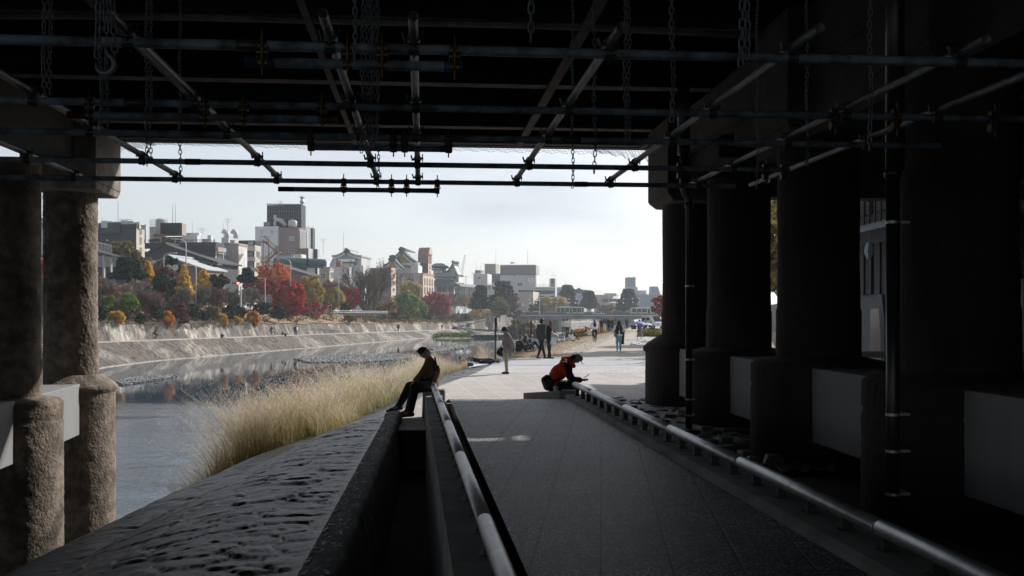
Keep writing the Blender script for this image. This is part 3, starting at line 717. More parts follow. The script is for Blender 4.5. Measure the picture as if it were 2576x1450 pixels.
# ================================================================== WATER AND FAR BANK
def water_mat():
    m, t, b = base_mat('river water'); L = t.links.new
    b.inputs['Base Color'].default_value = (.03, .06, .09, 1); b.inputs['Roughness'].default_value = .03; b.inputs['IOR'].default_value = 1.33
    tc = nd(t, 'ShaderNodeTexCoord'); hs = []
    for sc, st, dist in ((2.2, (1, .45, 1), .012), (7, (1, .6, 1), .006), (.35, (1, .5, 1), .02)):
        mp = nd(t, 'ShaderNodeMapping'); mp.inputs['Scale'].default_value = st; L(tc.outputs['Object'], mp.inputs[0])
        n = nd(t, 'ShaderNodeTexNoise'); n.inputs['Scale'].default_value = sc; n.inputs['Detail'].default_value = 3; L(mp.outputs[0], n.inputs[0])
        hs.append((n, dist))
    # riffles only in the shallow near reach: strength falls with distance along the river
    sx = nd(t, 'ShaderNodeSeparateXYZ'); L(tc.outputs['Object'], sx.inputs[0])
    mr = nd(t, 'ShaderNodeMapRange'); mr.inputs['From Min'].default_value = 46; mr.inputs['From Max'].default_value = 66; mr.inputs['To Min'].default_value = 2.2; mr.inputs['To Max'].default_value = .014
    L(sx.outputs[1], mr.inputs[0])
    big = nd(t, 'ShaderNodeTexNoise'); big.inputs['Scale'].default_value = .16; mp = nd(t, 'ShaderNodeMapping'); mp.inputs['Scale'].default_value = (.5, 1.6, 1)
    L(tc.outputs['Object'], mp.inputs[0]); L(mp.outputs[0], big.inputs[0])
    br_ = nd(t, 'ShaderNodeMapRange'); br_.inputs['From Min'].default_value = .4; br_.inputs['From Max'].default_value = .6; br_.inputs['To Min'].default_value = .25; br_.inputs['To Max'].default_value = 1.4
    L(big.outputs['Fac'], br_.inputs[0]); mu = nd(t, 'ShaderNodeMath', operation='MULTIPLY'); L(mr.outputs[0], mu.inputs[0]); L(br_.outputs[0], mu.inputs[1])
    prev = None
    for n, dist in hs:
        bp = nd(t, 'ShaderNodeBump'); bp.inputs['Distance'].default_value = dist * 7; L(n.outputs['Fac'], bp.inputs['Height']); L(mu.outputs[0], bp.inputs['Strength'])
        if prev: L(prev.outputs[0], bp.inputs['Normal'])
        prev = bp
    L(prev.outputs[0], b.inputs['Normal'])
    return m
struct(MB().add([(-260, -50, WZ), (30, -50, WZ), (300, 1300, WZ), (-100, 1300, WZ)], [(0, 1, 2, 3)]).build('river_water', water_mat()))
def WL(Y): return interp(Y, [(-50, -47), (60, -47), (85, -44.5), (97, -42.2), (108, -43.6), (122, -43.7), (241, -22.9), (380, 1.2), (1300, 161)])   # far waterline
def PX(Y): return interp(Y, [(-50, -66), (60, -60), (97, -52.5), (104, -50), (113, -48.2), (122, -47.2), (241, -26.4), (380, -2.3), (1300, 158)])      # path's river edge
def PZ(Y): return interp(Y, [(-50, -.6), (100, -.82), (237, -1.52), (327, -2.0), (400, -2.2), (1300, -2.3)])
def WT(Y): return interp(Y, [(-50, 1.6), (130, 1.47), (237, .45), (300, .1), (1300, -.2)])           # wall top
def streak_mat(name, lo, hi, sh=3.0, pos=.5, dark=(.12, .115, .105)):
    m, t, b = base_mat(name); L = t.links.new
    tc = nd(t, 'ShaderNodeTexCoord')
    def noise(scale, st, rot=0, det=6):
        mp = nd(t, 'ShaderNodeMapping'); mp.inputs['Scale'].default_value = st; mp.inputs['Rotation'].default_value = (rot, 0, 0); L(tc.outputs['Object'], mp.inputs[0])
        n = nd(t, 'ShaderNodeTexNoise'); n.inputs['Scale'].default_value = scale; n.inputs['Detail'].default_value = det; n.inputs['Roughness'].default_value = .6; L(mp.outputs[0], n.inputs[0]); return n
    n1 = noise(.16, (1, .8, .35)); n2 = noise(1.6, (1, .8, .22), .5); n3 = noise(.8, (1, 1, .15))
    r1 = nd(t, 'ShaderNodeValToRGB'); L(n1.outputs['Fac'], r1.inputs[0]); r1.color_ramp.elements[0].position = pos - .06; r1.color_ramp.elements[1].position = pos + .06
    r1.color_ramp.elements[0].color = (*lo, 1); r1.color_ramp.elements[1].color = (*hi, 1)
    r2 = nd(t, 'ShaderNodeValToRGB'); L(n2.outputs['Fac'], r2.inputs[0]); r2.color_ramp.elements[0].position = .36; r2.color_ramp.elements[1].position = .56
    r2.color_ramp.elements[0].color = (.32, .31, .30, 1); r2.color_ramp.elements[1].color = (1.1, 1.1, 1.1, 1)
    mx = nd(t, 'ShaderNodeMixRGB', blend_type='MULTIPLY'); mx.inputs[0].default_value = 1; L(r1.outputs[0], mx.inputs[1]); L(r2.outputs[0], mx.inputs[2])
    r3 = nd(t, 'ShaderNodeValToRGB'); L(n3.outputs['Fac'], r3.inputs[0]); r3.color_ramp.elements[0].position = .5; r3.color_ramp.elements[1].position = .66
    mx2 = nd(t, 'ShaderNodeMixRGB'); L(r3.outputs[0], mx2.inputs[0]); L(mx.outputs[0], mx2.inputs[1]); mx2.inputs[2].default_value = (*dark, 1)
    L(mx2.outputs[0], b.inputs['Base Color']); b.inputs['Roughness'].default_value = .9
    bp = nd(t, 'ShaderNodeBump'); bp.inputs['Distance'].default_value = .5; L(n2.outputs['Fac'], bp.inputs['Height']); L(bp.outputs[0], b.inputs['Normal'])
    return m
m_rev = streak_mat('revetment stone', (.115, .095, .08), (.31, .285, .25), pos=.55)
m_wall = streak_mat('river wall stone', (.12, .10, .085), (.47, .435, .385), pos=.53)
def strip(name, Ys, fa, fb, mat, wob=0, cols=1, flip=False):
    V = []; 
    for Y in Ys:
        a, b = Vector(fa(Y)), Vector(fb(Y))
        for k in range(cols + 1): V.append(a.lerp(b, k / cols))
    n = cols + 1; Fc = []
    for j in range(len(Ys) - 1):
        for k in range(cols): a = j * n + k; Fc.append((a, a + 1, a + n + 1, a + n))
    return MB().add(V, Fc).build(name, mat)
YF = [30 + 3 * k for k in range(125)] + [410, 450, 500, 600, 800, 1300]
def jit(Y, s, a): return a * (vnoise(np.array([Y * s]), np.array([.5]))[0] - .5)
rv = thing('sloped_revetment', 'sloping stone revetment at the water on the far bank', 'wall', (-40, 150, WZ))
o = strip('stone_face', YF, lambda Y: (WL(Y) + .1, Y, WZ - .3), lambda Y: (PX(Y), Y, PZ(Y)), m_rev); o.parent = rv; o.location = (40, -150, -WZ)
o = strip('footing', YF, lambda Y: (WL(Y) + .35 + jit(Y, .3, .8), Y, WZ - .3), lambda Y: (WL(Y) - .1, Y, WZ + .10), M('pale footing', (.27, .26, .245), .9, .4, 2)); o.parent = rv; o.location = (40, -150, -WZ)
struct(strip('riverside_path', YF, lambda Y: (PX(Y), Y, PZ(Y)), lambda Y: (PX(Y) - 3.6, Y, PZ(Y) + .05), M('far path', (.42, .40, .38), .9, .15, .5, dirt=(.36, .28, .22), dscale=.12)))
rw = thing('retaining_wall', 'tall stained retaining wall behind the far riverside path', 'wall', (-50, 150, -1))
def wtop(Y): return WT(Y) + jit(Y, .21, .9)
o = strip('wall_face', YF, lambda Y: (PX(Y) - 3.5, Y, PZ(Y) - .1), lambda Y: (PX(Y) - 4.6 + jit(Y, .15, 1.0), Y, wtop(Y)), m_wall); o.parent = rw; o.location = (50, -150, 1)
m_leaflitter = M('leaf litter slope', (.30, .19, .12), .95, .35, 1.2, .05, 6, dirt=(.12, .13, .05), dscale=.35)
def ST(Y): return interp(Y, [(-50, 4.2), (145, 3.9), (200, 3.1), (300, 2.6), (1300, 2.4)])   # street level
struct(strip('planted_slope', YF, lambda Y: (PX(Y) - 4.4 + jit(Y, .15, 1.0), Y, wtop(Y) - .05), lambda Y: (PX(Y) - 13, Y, ST(Y)), m_leaflitter))
struct(strip('street', YF, lambda Y: (PX(Y) - 12.9, Y, ST(Y)), lambda Y: (PX(Y) - 420, Y, ST(Y) + .02), M('street asphalt', (.16, .16, .16), .9, .1, 1)))
# gravel bars, islet, weir
def bar(name, pts, z, n, r, mat, label):
    pts = [G(x, y, WZ) for x, y in pts]; c = sum(pts, Vector()) / len(pts)
    mb = MB(); k = len(pts); V = [Vector((c.x, c.y, z + .13))] + [Vector((p.x, p.y, WZ - .02)) for p in pts] + [Vector((c.x + (p.x - c.x) * .75, c.y + (p.y - c.y) * .75, z + .1)) for p in pts]
    mb.add(V, [(1 + i, 1 + (i + 1) % k, 1 + k + (i + 1) % k, 1 + k + i) for i in range(k)] + [(1 + k + i, 1 + k + (i + 1) % k, 0) for i in range(k)])
    for _ in range(n):
        i = random.randrange(k); a, b = pts[i], pts[(i + 1) % k]; u, v = random.random(), random.random() ** .5 * 1.02
        q = a.lerp(b, u); q = Vector((c.x + (q.x - c.x) * v, c.y + (q.y - c.y) * v, z + .06 + .06 * (1 - v))); s = random.uniform(.4, 1.4) * r
        mb.sphere(q, (s, s * random.uniform(.7, 1.5), s * .7), 5, 3)
    o = mb.build(name, mat); return tag(o, label, 'gravel bar', kind='stuff')
m_grav = M('river gravel', (.20, .20, .20), .8, .3, 3, island=.5)
bar('gravel_bar', [(742, 905), (800, 896), (900, 893), (1005, 893), (1060, 897), (990, 908), (900, 913), (780, 913)], WZ, 1900, .2, m_grav, 'long pale gravel bar in mid river behind the seated man')
bar('gravel_bar', [(1050, 884), (1090, 873), (1150, 869), (1185, 870), (1175, 876), (1120, 884), (1075, 890)], WZ, 700, .24, m_grav, 'smaller gravel spit in the river nearer the signpost')
bar('gravel_bar', [(290, 962), (340, 952), (440, 945), (445, 949), (380, 960), (310, 970)], WZ, 500, .15, m_grav, 'small gravel bar beside the left stone column')
bar('grass_islet', [(1088, 852), (1130, 846), (1185, 846), (1200, 851), (1140, 855)], WZ, 30, .3, M('islet soil', (.12, .13, .06), .9), 'flat green grass islet at the foot of the far revetment')
wr = MB(); a, b, c_, d_ = G(1192, 842, WZ + .9), G(1420, 838, WZ + .9), G(1420, 846, WZ), G(1185, 849, WZ)
wr.add([a, b, c_, d_], [(0, 1, 2, 3)])
for _ in range(900):
    u, v = random.random(), random.random(); q = a.lerp(b, u).lerp(d_.lerp(c_, u), v); s = random.uniform(.2, .7); wr.sphere(q, (s, s * 2, s * .25), 5, 3)
tag(wr.build('white_water', M('white water', (.72, .75, .78), .6, .2, .4)), 'white foaming water of the low weir', 'weir', kind='stuff')

# ================================================================== PLANTS
def leaves(name, clumps, per, size, mat, parent, flat=.0, elong=1.0, hollow=.35, seed=0, wide=.62):
    """clumps: (cx,cy,cz,r) ; per leaves in each; quads of random tilt"""
    C = np.array(clumps, dtype=float); n = len(C) * per
    idx = np.repeat(np.arange(len(C)), per)
    d = RNG.normal(size=(n, 3)); d /= np.linalg.norm(d, axis=1)[:, None] + 1e-9
    rr = (hollow + (1 - hollow) * RNG.random(n)) ** .7
    pos = C[idx, :3] + d * (C[idx, 3] * rr)[:, None] * np.array([1, 1, .8])
    a = RNG.normal(size=(n, 3)); a[:, 2] *= (1 - flat); a /= np.linalg.norm(a, axis=1)[:, None]
    b = RNG.normal(size=(n, 3)); b -= a * (a * b).sum(1)[:, None]; b /= np.linalg.norm(b, axis=1)[:, None]
    s = size * (.55 + .9 * RNG.random(n))[:, None]
    a = a * s * elong; b = b * s * wide
    co = np.stack([pos - a, pos + b, pos + a, pos - b], 1).reshape(-1, 3)
    return np_mesh(name, co, np.arange(n * 4).reshape(-1, 4), mat, False, parent)
def branches(mb, p, d, L, r, depth, spread=.55, up=.15, droop=0, n=5, kids=(2, 3), tips=None, shrink=.72, seg=2):
    d = d.normalized(); q = p; pts = [p]; rs = [r]
    for k in range(seg):
        d = (d + Vector((random.gauss(0, .12), random.gauss(0, .12), random.gauss(0, .1) + up * .3 - droop * .4))).normalized()
        q = q + d * (L / seg); pts.append(q); rs.append(r * (1 - .35 * (k + 1) / seg))
    mb.tube(pts, rs, max(3, n), False)
    if depth == 0:
        if tips is not None: tips.append(q)
        return
    for k in range(random.randint(*kids)):
        v = Vector((random.gauss(0, spread), random.gauss(0, spread), random.gauss(0, spread * .6) + up - droop))
        branches(mb, q if k < 2 else pts[1], d + v, L * shrink * random.uniform(.8, 1.15), r * .62, depth - 1, spread, up, droop, n - 1, kids, tips, shrink, seg)
m_bark = M('bark', (.11, .085, .065), .95, .3, 4, .02, 20)
m_barkgrey = M('grey bark', (.20, .17, .15), .95, .3, 4)
m_barkpurple = M('reddish twigs', (.19, .10, .085), .95, .3, 4)
TREES = {}
def tree(label, x, ytop, ybot, width, Y, mat, group=None, cat='tree', kind='broad', n=34, per=70, size=.16, name='tree', bark=None, seed=None, trunk=.18, squash=1., depth_ratio=.8, lean=0, base=None, hollow=.35, tshow=True, elong=1., flat=0, gap=0):
    """crown between pixel rows ytop..ybot, `width` px wide, at distance Y"""
    if seed is not None: random.seed(seed)
    if Y > 60: per = int(per * 1.9); size *= 1.25; n = int(n * 1.6)
    s = Y / F; ztop = CZ - (ytop - HY) * s; zbot = CZ - (ybot - HY) * s; cx = (x - CX) * s; W = width * s; H = ztop - zbot
    zb = base if base is not None else zbot - H * trunk
    root = thing(name, label, cat, (cx, Y, zb), group); cl = []
    Rw, Rd, Rh = W / 2, W / 2 * depth_ratio, H / 2; cz = (ztop + zbot) / 2
    for i in range(n):
        while True:
            u = Vector((random.uniform(-1, 1), random.uniform(-1, 1), random.uniform(-1, 1)))
            if u.length <= 1: break
        if u.length > .05: u = u.normalized() * (u.length ** .45)
        if kind == 'cone':
            h = random.random() ** 1.3; wv = (1 - h) ** .8 * .95 + .08; t = random.uniform(0, 6.28); q = Vector((math.cos(t) * wv * Rw * .8, math.sin(t) * wv * Rd * .8, zbot - cz + H * h * .94)); r = max(.18, (.34 * (1 - h) + .12) * W * .5)
        elif kind == 'dome':
            q = Vector((u.x * Rw * .85, u.y * Rd * .85, abs(u.z) * H * .85 - Rh)); r = W * .13
        elif kind == 'pine':
            lay = random.randint(0, 5); h = lay / 5; wv = (1 - .62 * h); t = random.uniform(0, 6.28); k = random.uniform(.35, 1)
            q = Vector((math.cos(t) * k * wv * Rw * .95 + lean * h, math.sin(t) * k * wv * Rd * .9, -Rh + .12 * H + h * H * .84 + (k - .6) * .08 * H + random.uniform(-.03, .03) * H)); r = W * random.uniform(.055, .12)
        else:
            q = Vector((u.x * Rw * .9, u.y * Rd * .9, u.z * Rh * .88)); r = min(W, H * 1.3) * random.uniform(.07, .19)
        if gap and random.random() < gap: r *= .6
        cl.append((cx + q.x, Y + q.y, cz + q.z * squash, r))
    leaves('crown', cl, per, size, mat, root, hollow=hollow, elong=elong, flat=flat)
    if tshow:
        mb = MB(); b0 = Vector((cx, Y, zb)); top = Vector((cx + lean * .5, Y, zbot + H * .35)); tr = max(.05, W * .022)
        mb.tube([b0, b0.lerp(top, .5) + Vector((random.uniform(-.1, .1) * W * .2, 0, 0)), top], [tr * 1.3, tr, tr * .75], 7, False)
        for c in random.sample(cl, min(len(cl), 12)):
            c = Vector(c[:3]); s0 = b0.lerp(top, random.uniform(.45, 1)); mid = s0.lerp(c, .5) + Vector((0, 0, -.04 * W)); mb.tube([s0, mid, c], [tr * .6, tr * .4, tr * .15], 4, False)
        mb.build('trunk', bark or m_bark, root)
    return root
def bare(label, x, ytop, ybase, width, Y, mat=None, group=None, depth=5, name='bare_tree', leafm=None, nl=0, droop=0, stems=3, lr=.02, spread=.5, per=10, lsize=.12, cat='tree', kids=(2, 3), twn=16, tws=1.):
    s = Y / F; ztop = CZ - (ytop - HY) * s; zb = CZ - (ybase - HY) * s; cx = (x - CX) * s; W = width * s; H = ztop - zb
    root = thing(name, label, cat, (cx, Y, zb), group); mb = MB(); tips = []
    for k in range(stems):
        a = random.uniform(0, 6.28) if stems < 5 else 6.28 * k / stems + .4; d = Vector((math.cos(a) * W / H * .6, math.sin(a) * W / H * .4, 1)) if stems > 1 else Vector((0, 0, 1))
        branches(mb, Vector((cx, Y, zb)), d, H * .27, H * lr, depth, spread * min(1.6, max(.6, W / H)), .16, droop, 6, kids, tips, .74)
    # fit to the given box
    V = np.array(mb.v); z1 = V[:, 2].max(); xr = max(.1, (np.percentile(V[:, 0], 99) - np.percentile(V[:, 0], 1)))
    kz = H / (z1 - zb); kx = W / xr; xm = (np.percentile(V[:, 0], 99) + np.percentile(V[:, 0], 1)) / 2
    f = np.clip((V[:, 2] - zb) / (H * .35), 0, 1)
    V[:, 0] = cx + (V[:, 0] - cx) * (1 + (kx - 1) * f) - (xm - cx) * kx * f; V[:, 1] = Y + (V[:, 1] - Y) * kx; V[:, 2] = zb + (V[:, 2] - zb) * kz
    mb.v = [tuple(v) for v in V]
    mb.build('branches', mat or m_barkgrey, root)
    if tips:
        T0 = [(cx + (t.x - cx) * kx - (xm - cx) * kx, Y + (t.y - Y) * kx, zb + (t.z - zb) * kz, W * .045) for t in tips]
        T0 = random.sample(T0, min(len(T0), 420)); leaves('twigs', T0, twn, .42 * tws, mat or m_barkgrey, root, elong=1., wide=.045, hollow=.1)
    if leafm and tips:
        T = [(cx + (t.x - cx) * kx - (xm - cx) * kx, Y + (t.y - Y) * kx, zb + (t.z - zb) * kz, W * .05) for t in tips]
        T = random.sample(T, min(nl or len(T), len(T))); leaves('leaves', T, per, lsize, leafm, root)
    return root
L_red = leafmat('scarlet maple leaves', [(.16, .008, .012), (.50, .03, .03), (.68, .10, .07)])
L_orange = leafmat('orange maple leaves', [(.32, .06, .02), (.66, .18, .06), (.72, .32, .12)])
L_dkred = leafmat('crimson leaves', [(.11, .012, .018), (.34, .035, .04), (.46, .09, .06)])
L_yel = leafmat('ginkgo leaves', [(.52, .30, .05), (.80, .52, .10), (.88, .66, .20)])
L_ochre = leafmat('ochre leaves', [(.16, .12, .035), (.50, .36, .10), (.70, .54, .19)])
L_olive = leafmat('olive leaves', [(.06, .06, .025), (.20, .17, .07), (.34, .26, .10)])
L_green = leafmat('evergreen leaves', [(.012, .022, .012), (.035, .06, .03), (.07, .10, .045)])
L_bright = leafmat('light green leaves', [(.06, .12, .025), (.17, .26, .06), (.34, .42, .12)])
L_pine = leafmat('pine needles', [(.010, .022, .018), (.025, .05, .04), (.05, .08, .055)])
L_maroon = leafmat('maroon leaves', [(.05, .018, .018), (.14, .05, .05), (.24, .10, .08)])
L_spirea = leafmat('golden shrub leaves', [(.36, .20, .03), (.70, .42, .06), (.80, .56, .12)])
L_rusty = leafmat('rusty shrub leaves', [(.40, .14, .03), (.68, .32, .07), (.76, .46, .14)])
L_grey = leafmat('grey shrub leaves', [(.08, .06, .05), (.18, .14, .12), (.26, .20, .17)])
def bankY(x, off=8.0, lead=4.4):
    """distance at which direction x meets the planted slope, `off` metres behind the wall"""
    k = (x - CX) / F; lo, hi = 60., 1200.
    for _ in range(40):
        m = (lo + hi) / 2
        if PX(m) - lead - off - k * m < 0: lo = m
        else: hi = m
    return lo
# ---- background trees and thickets, left to right
gT = 'autumn trees on the far bank'
tree('crimson maple glimpsed between the two left stone columns', 106, 655, 700, 40, 118, L_red, gT, n=20, per=60)
tree('olive bush glimpsed between the two left stone columns', 108, 700, 730, 34, 114, L_bright, gT, n=14, per=50, name='bush', cat='bush')
tree('dark bush low between the two left stone columns', 106, 728, 800, 44, 113, L_maroon, gT, n=22, per=60, name='bush', cat='bush')
tree('ochre tree behind the low pavilion roofs at the left', 312, 606, 668, 84, 160, L_olive, gT, n=36, per=60, size=.2, gap=.4)
tree('dark pine spreading below the grey apartment roofs', 322, 652, 702, 104, 140, L_pine, gT, kind='pine', n=44, per=80, size=.2)
tree('olive tree leaning right of the dark pine', 360, 640, 700, 52, 166, L_olive, gT, n=26, per=50, gap=.4)
for i, (x, yt, yb, wd) in enumerate(((372, 654, 716, 40), (463, 664, 738, 44), (512, 675, 722, 40))):
    tree(('yellow ginkgo left of the round sign backs', 'tallest yellow ginkgo beside the curved street lamp', 'yellow ginkgo right of the street lamps')[i], x, yt, yb, wd, bankY(x, 4), L_yel, 'yellow ginkgos', kind='cone', n=40, per=60, size=.14, gap=.6, name='ginkgo_tree', trunk=.4)
tree('small dark pine behind the round sign backs', 432, 650, 682, 52, 158, L_pine, gT, kind='pine', n=24, per=60, size=.2)
tree('dark pine below the white faced block', 622, 678, 712, 52, 168, L_pine, gT, kind='pine', n=30, per=70, size=.2)
tree('dark evergreen beneath the slatted balconies', 545, 690, 728, 62, 160, L_green, gT, n=26, per=60, size=.2)
for i, (x, yt, yb, wd, mt) in enumerate(((258, 690, 800, 64, m_barkgrey), (300, 700, 800, 70, m_barkgrey), (345, 705, 795, 70, m_barkgrey), (372, 730, 800, 70, m_barkpurple), (455, 720, 790, 60, m_barkgrey),
                                      (500, 716, 780, 60, m_barkgrey), (540, 722, 790, 62, m_barkpurple), (585, 726, 790, 62, m_barkgrey), (630, 722, 780, 44, m_barkgrey))):
    bare('leafless grey brown tree in the thicket, number %d from the stone column' % (i + 1) if False else
         ('bare grey tree with orange scraps beside the stone column', 'bare brown tree over the green fan leaved shrub', 'bare grey tree under the first ginkgo', 'bare reddish tree left of the dark green crown',
          'bare brown tree below the tallest ginkgo', 'bare grey tree between the two right ginkgos', 'bare reddish tree under the slatted block', 'bare weeping tree left of the red maple', 'bare tree against the red maple')[i],
         x, yt, yb, wd, bankY(x, 2 + (i % 3) * .7), mt, 'leafless trees on the far bank', 5, stems=4, droop=.12 if i % 2 == 0 else 0, lr=.012, leafm=(L_orange, L_rusty, L_olive, L_maroon, L_rusty, L_olive, L_maroon, L_olive, L_olive)[i], nl=140, per=5, lsize=.12, kids=(3, 4))
tree('dark green round tree in the middle of the thicket', 408, 690, 762, 66, bankY(408, 2), L_green, gT, n=40, per=80, size=.14)
tree('reddish bare topped tree behind the dark green crown', 415, 672, 720, 80, bankY(415, 3), L_maroon, gT, n=30, per=40, size=.1)
tree('light green fan leaved shrub near the stone column', 316, 738, 785, 56, bankY(316, .6), L_bright, gT, n=26, per=70, size=.15, name='shrub', cat='shrub')
tree('small light green shrub left of the fan leaved one', 272, 742, 775, 34, bankY(272, .6), L_bright, gT, n=16, per=60, size=.12, name='shrub', cat='shrub')
gB = 'bushes along the top of the retaining wall'
bush = [(252, 770, 805, 34, L_green, 'dark green bush touching the stone column'), (293, 783, 822, 40, L_spirea, 'golden drooping bush nearest the stone column'), (326, 786, 806, 26, L_grey, 'grey green bush right of the golden bush'),
        (352, 790, 815, 36, L_green, 'low green bush hanging over the wall'), (395, 770, 806, 36, L_green, 'round dark green bush before the tall golden one'), (419, 783, 828, 34, L_rusty, 'tall golden orange bush spilling down the wall'),
        (456, 762, 819, 44, L_maroon, 'large dark maroon bush'), (487, 764, 802, 32, L_green, 'green bush right of the maroon bush'), (513, 782, 806, 32, L_green, 'clipped dark bush above the wall'), (537, 768, 800, 30, L_olive, 'olive bush behind the small golden bush'),
        (560, 790, 822, 26, L_spirea, 'small golden bush on the wall edge'), (594, 798, 816, 24, L_spirea, 'lowest golden bush beside the orange one'), (576, 766, 806, 34, L_green, 'dark bush between the small golden bushes'), (605, 764, 806, 30, L_green, 'grey green bush left of the orange bush'),
        (637, 784, 820, 30, L_rusty, 'orange bush just left of the bare rock face'), (700, 768, 806, 40, L_green, 'dark evergreen bush under the red maple'), (662, 760, 790, 50, L_green, 'dark hedge in the shade of the maple'),
        (880, 790, 810, 36, L_olive, 'round olive bush on the leaf strewn bank'), (868, 760, 790, 30, L_green, 'dark bush below the second red maple')]
for (x, yt, yb, wd, mt, lb) in bush:
    tree(lb, x, yt, yb, wd, bankY(x, .2), mt, gB, kind='broad', n=22, per=90, size=.12, name='bush', cat='bush', trunk=.15, elong=1.4 if mt in (L_spirea, L_rusty) else 1, hollow=.2)
R = tree('brilliant scarlet maple over the leaf strewn bank', 728, 700, 800, 82, bankY(720, 5), L_red, gT, n=64, per=110, size=.15, trunk=.12, gap=.2)
tree('dark red spreading maple left of the scarlet one', 655, 700, 742, 94, bankY(655, 8), L_dkred, gT, n=46, per=90, size=.15, trunk=1.2)
tree('tall thin orange topped maple behind the scarlet maple', 690, 662, 716, 92, bankY(690, 9), L_orange, gT, n=30, per=60, size=.15, gap=.6, trunk=1.2)
tree('low crimson maple branches reaching right above the fallen leaves', 786, 760, 802, 90, bankY(786, 5), L_dkred, gT, n=34, per=50, size=.13, gap=.5)
tree('tall yellow brown tree right of the scarlet maple', 782, 690, 778, 62, bankY(782, 8), L_ochre, gT, n=50, per=90, size=.18)
tree('yellow leaved tree left of the second red maple', 838, 722, 782, 60, bankY(838, 8), L_ochre, gT, n=32, per=60, size=.17, gap=.5)
bare('purple twigged tree between the yellow tree and the red maple', 838, 704, 790, 74, bankY(838, 9), m_barkpurple, gT, 5, stems=4, lr=.012)
tree('vivid red maple left of the great bare tree', 876, 722, 778, 62, bankY(876, 8), L_red, gT, n=40, per=100, size=.16)
bare('great bare spreading tree with a forked trunk', 928, 652, 812, 128, bankY(928, 5), M('zelkova bark', (.11, .085, .075), .95, .3), gT, 6, stems=5, lr=.022, leafm=L_olive, nl=150, per=6, lsize=.17, twn=7, spread=.5, kids=(3, 3))
tree('thin yellow green tree behind the great bare tree', 952, 740, 800, 96, bankY(952, 8), L_olive, gT, n=36, per=44, size=.17, gap=.5)
tree('low orange red maple right of the great bare tree', 972, 762, 792, 60, bankY(972, 6), L_orange, gT, n=22, per=50, size=.17, gap=.5)
tree('glossy light green tree before the brick restaurant', 1024, 732, 792, 64, bankY(1015, 6), L_bright, gT, n=44, per=110, size=.2)
tree('green tree low beside the crimson maple', 1052, 758, 800, 46, bankY(1052, 5), L_bright, gT, n=26, per=80, size=.2)
tree('yellowish tree above the glossy green tree', 1034, 708, 752, 56, bankY(1034, 10), L_ochre, gT, n=30, per=60, size=.22, gap=.3)
tree('crimson maple with drooping right side', 1096, 735, 806, 78, bankY(1090, 7), L_dkred, gT, n=48, per=100, size=.2)
for i, (x, yt, yb, wd) in enumerate(((1132, 728, 800, 56), (1160, 738, 805, 60), (1196, 750, 806, 50))):
    bare(('bare tree right of the crimson maple', 'bare tree in front of the long arcade', 'bare tree left of the pines')[i], x, yt, yb, wd, bankY(x, 9), m_barkgrey, 'leafless trees on the far bank', 5, stems=4, lr=.012, leafm=L_grey, nl=90, per=4, lsize=.2)
tree('small golden tree left of the first pine', 1188, 748, 780, 36, bankY(1188, 7), L_yel, gT, n=22, per=50, size=.22, gap=.4)
tree('straggling golden tree low on the bank', 1210, 775, 808, 66, bankY(1205, 4), L_ochre, gT, n=26, per=46, size=.22, gap=.5)
gP = 'dark pines near the far bridge'
for i, (x, yt, yb, wd, Y) in enumerate(((1209, 723, 778, 56, 330), (1265, 714, 782, 84, 345), (1427, 722, 776, 58, 415), (1481, 736, 776, 48, 420), (1580, 732, 780, 62, 405))):
    tree(('pine left of the biggest pine', 'biggest dark pine before the pale grey building', 'tall pine just left of the moving bus', 'pine above the moving bus', 'pine at the right end of the far bridge')[i], x, yt, yb, wd, Y, L_pine, gP, kind='pine', n=70, per=70, size=.42, name='pine_tree', trunk=.1)
tree('pale green weeping willow beside the bridge head', 1258, 745, 800, 46, 320, leafmat('willow leaves', [(.10, .12, .04), (.20, .22, .08), (.3, .3, .12)]), gT, n=26, per=60, size=.3, name='willow_tree')
tree('purple brown bare crown left of the bridge kiosk', 1292, 736, 806, 40, 325, L_grey, gT, n=26, per=40, size=.25)
tree('golden brown willow behind the bridge parapet', 1392, 744, 790, 76, 405, L_ochre, gT, n=46, per=80, size=.3)
tree('dark bush on the bridge side of the golden willow', 1350, 758, 790, 40, 400, L_green, gT, n=24, per=60, size=.3)
tree('low pale tree between the bus and the kiosk', 1530, 766, 792, 60, 410, L_olive, gT, n=26, per=50, size=.3)
tree('red leaved tree beside the far right column', 1664, 740, 796, 54, 190, L_dkred, gT, n=30, per=60, size=.16, gap=.4, trunk=.5, base=3)
for i, (x, yt, yb, wd, mt) in enumerate(((970, 782, 806, 26, L_olive), (995, 786, 808, 26, L_green), (1018, 786, 808, 30, L_olive), (1075, 790, 808, 28, L_green), (1110, 792, 810, 30, L_olive), (1140, 794, 812, 26, L_olive), (1225, 788, 816, 36, L_maroon), (1250, 782, 812, 26, L_green), (1270, 786, 808, 24, L_maroon), (1170, 790, 812, 30, L_green))):
    tree(('olive bush right of the great bare tree', 'dark bush below the orange maple', 'olive bush below the glossy green tree', 'dark bush below the crimson maple', 'olive bush right of the crimson maple', 'olive bush above the distant walkers', 'maroon bush above the wall end', 'green bush left of the stone face', 'maroon bush on top of the stone face', 'dark bush behind the signpost')[i],
         x, yt, yb, wd, bankY(x, 2.0), mt, gB, n=14, per=50, size=.2, name='bush', cat='bush', trunk=.15)
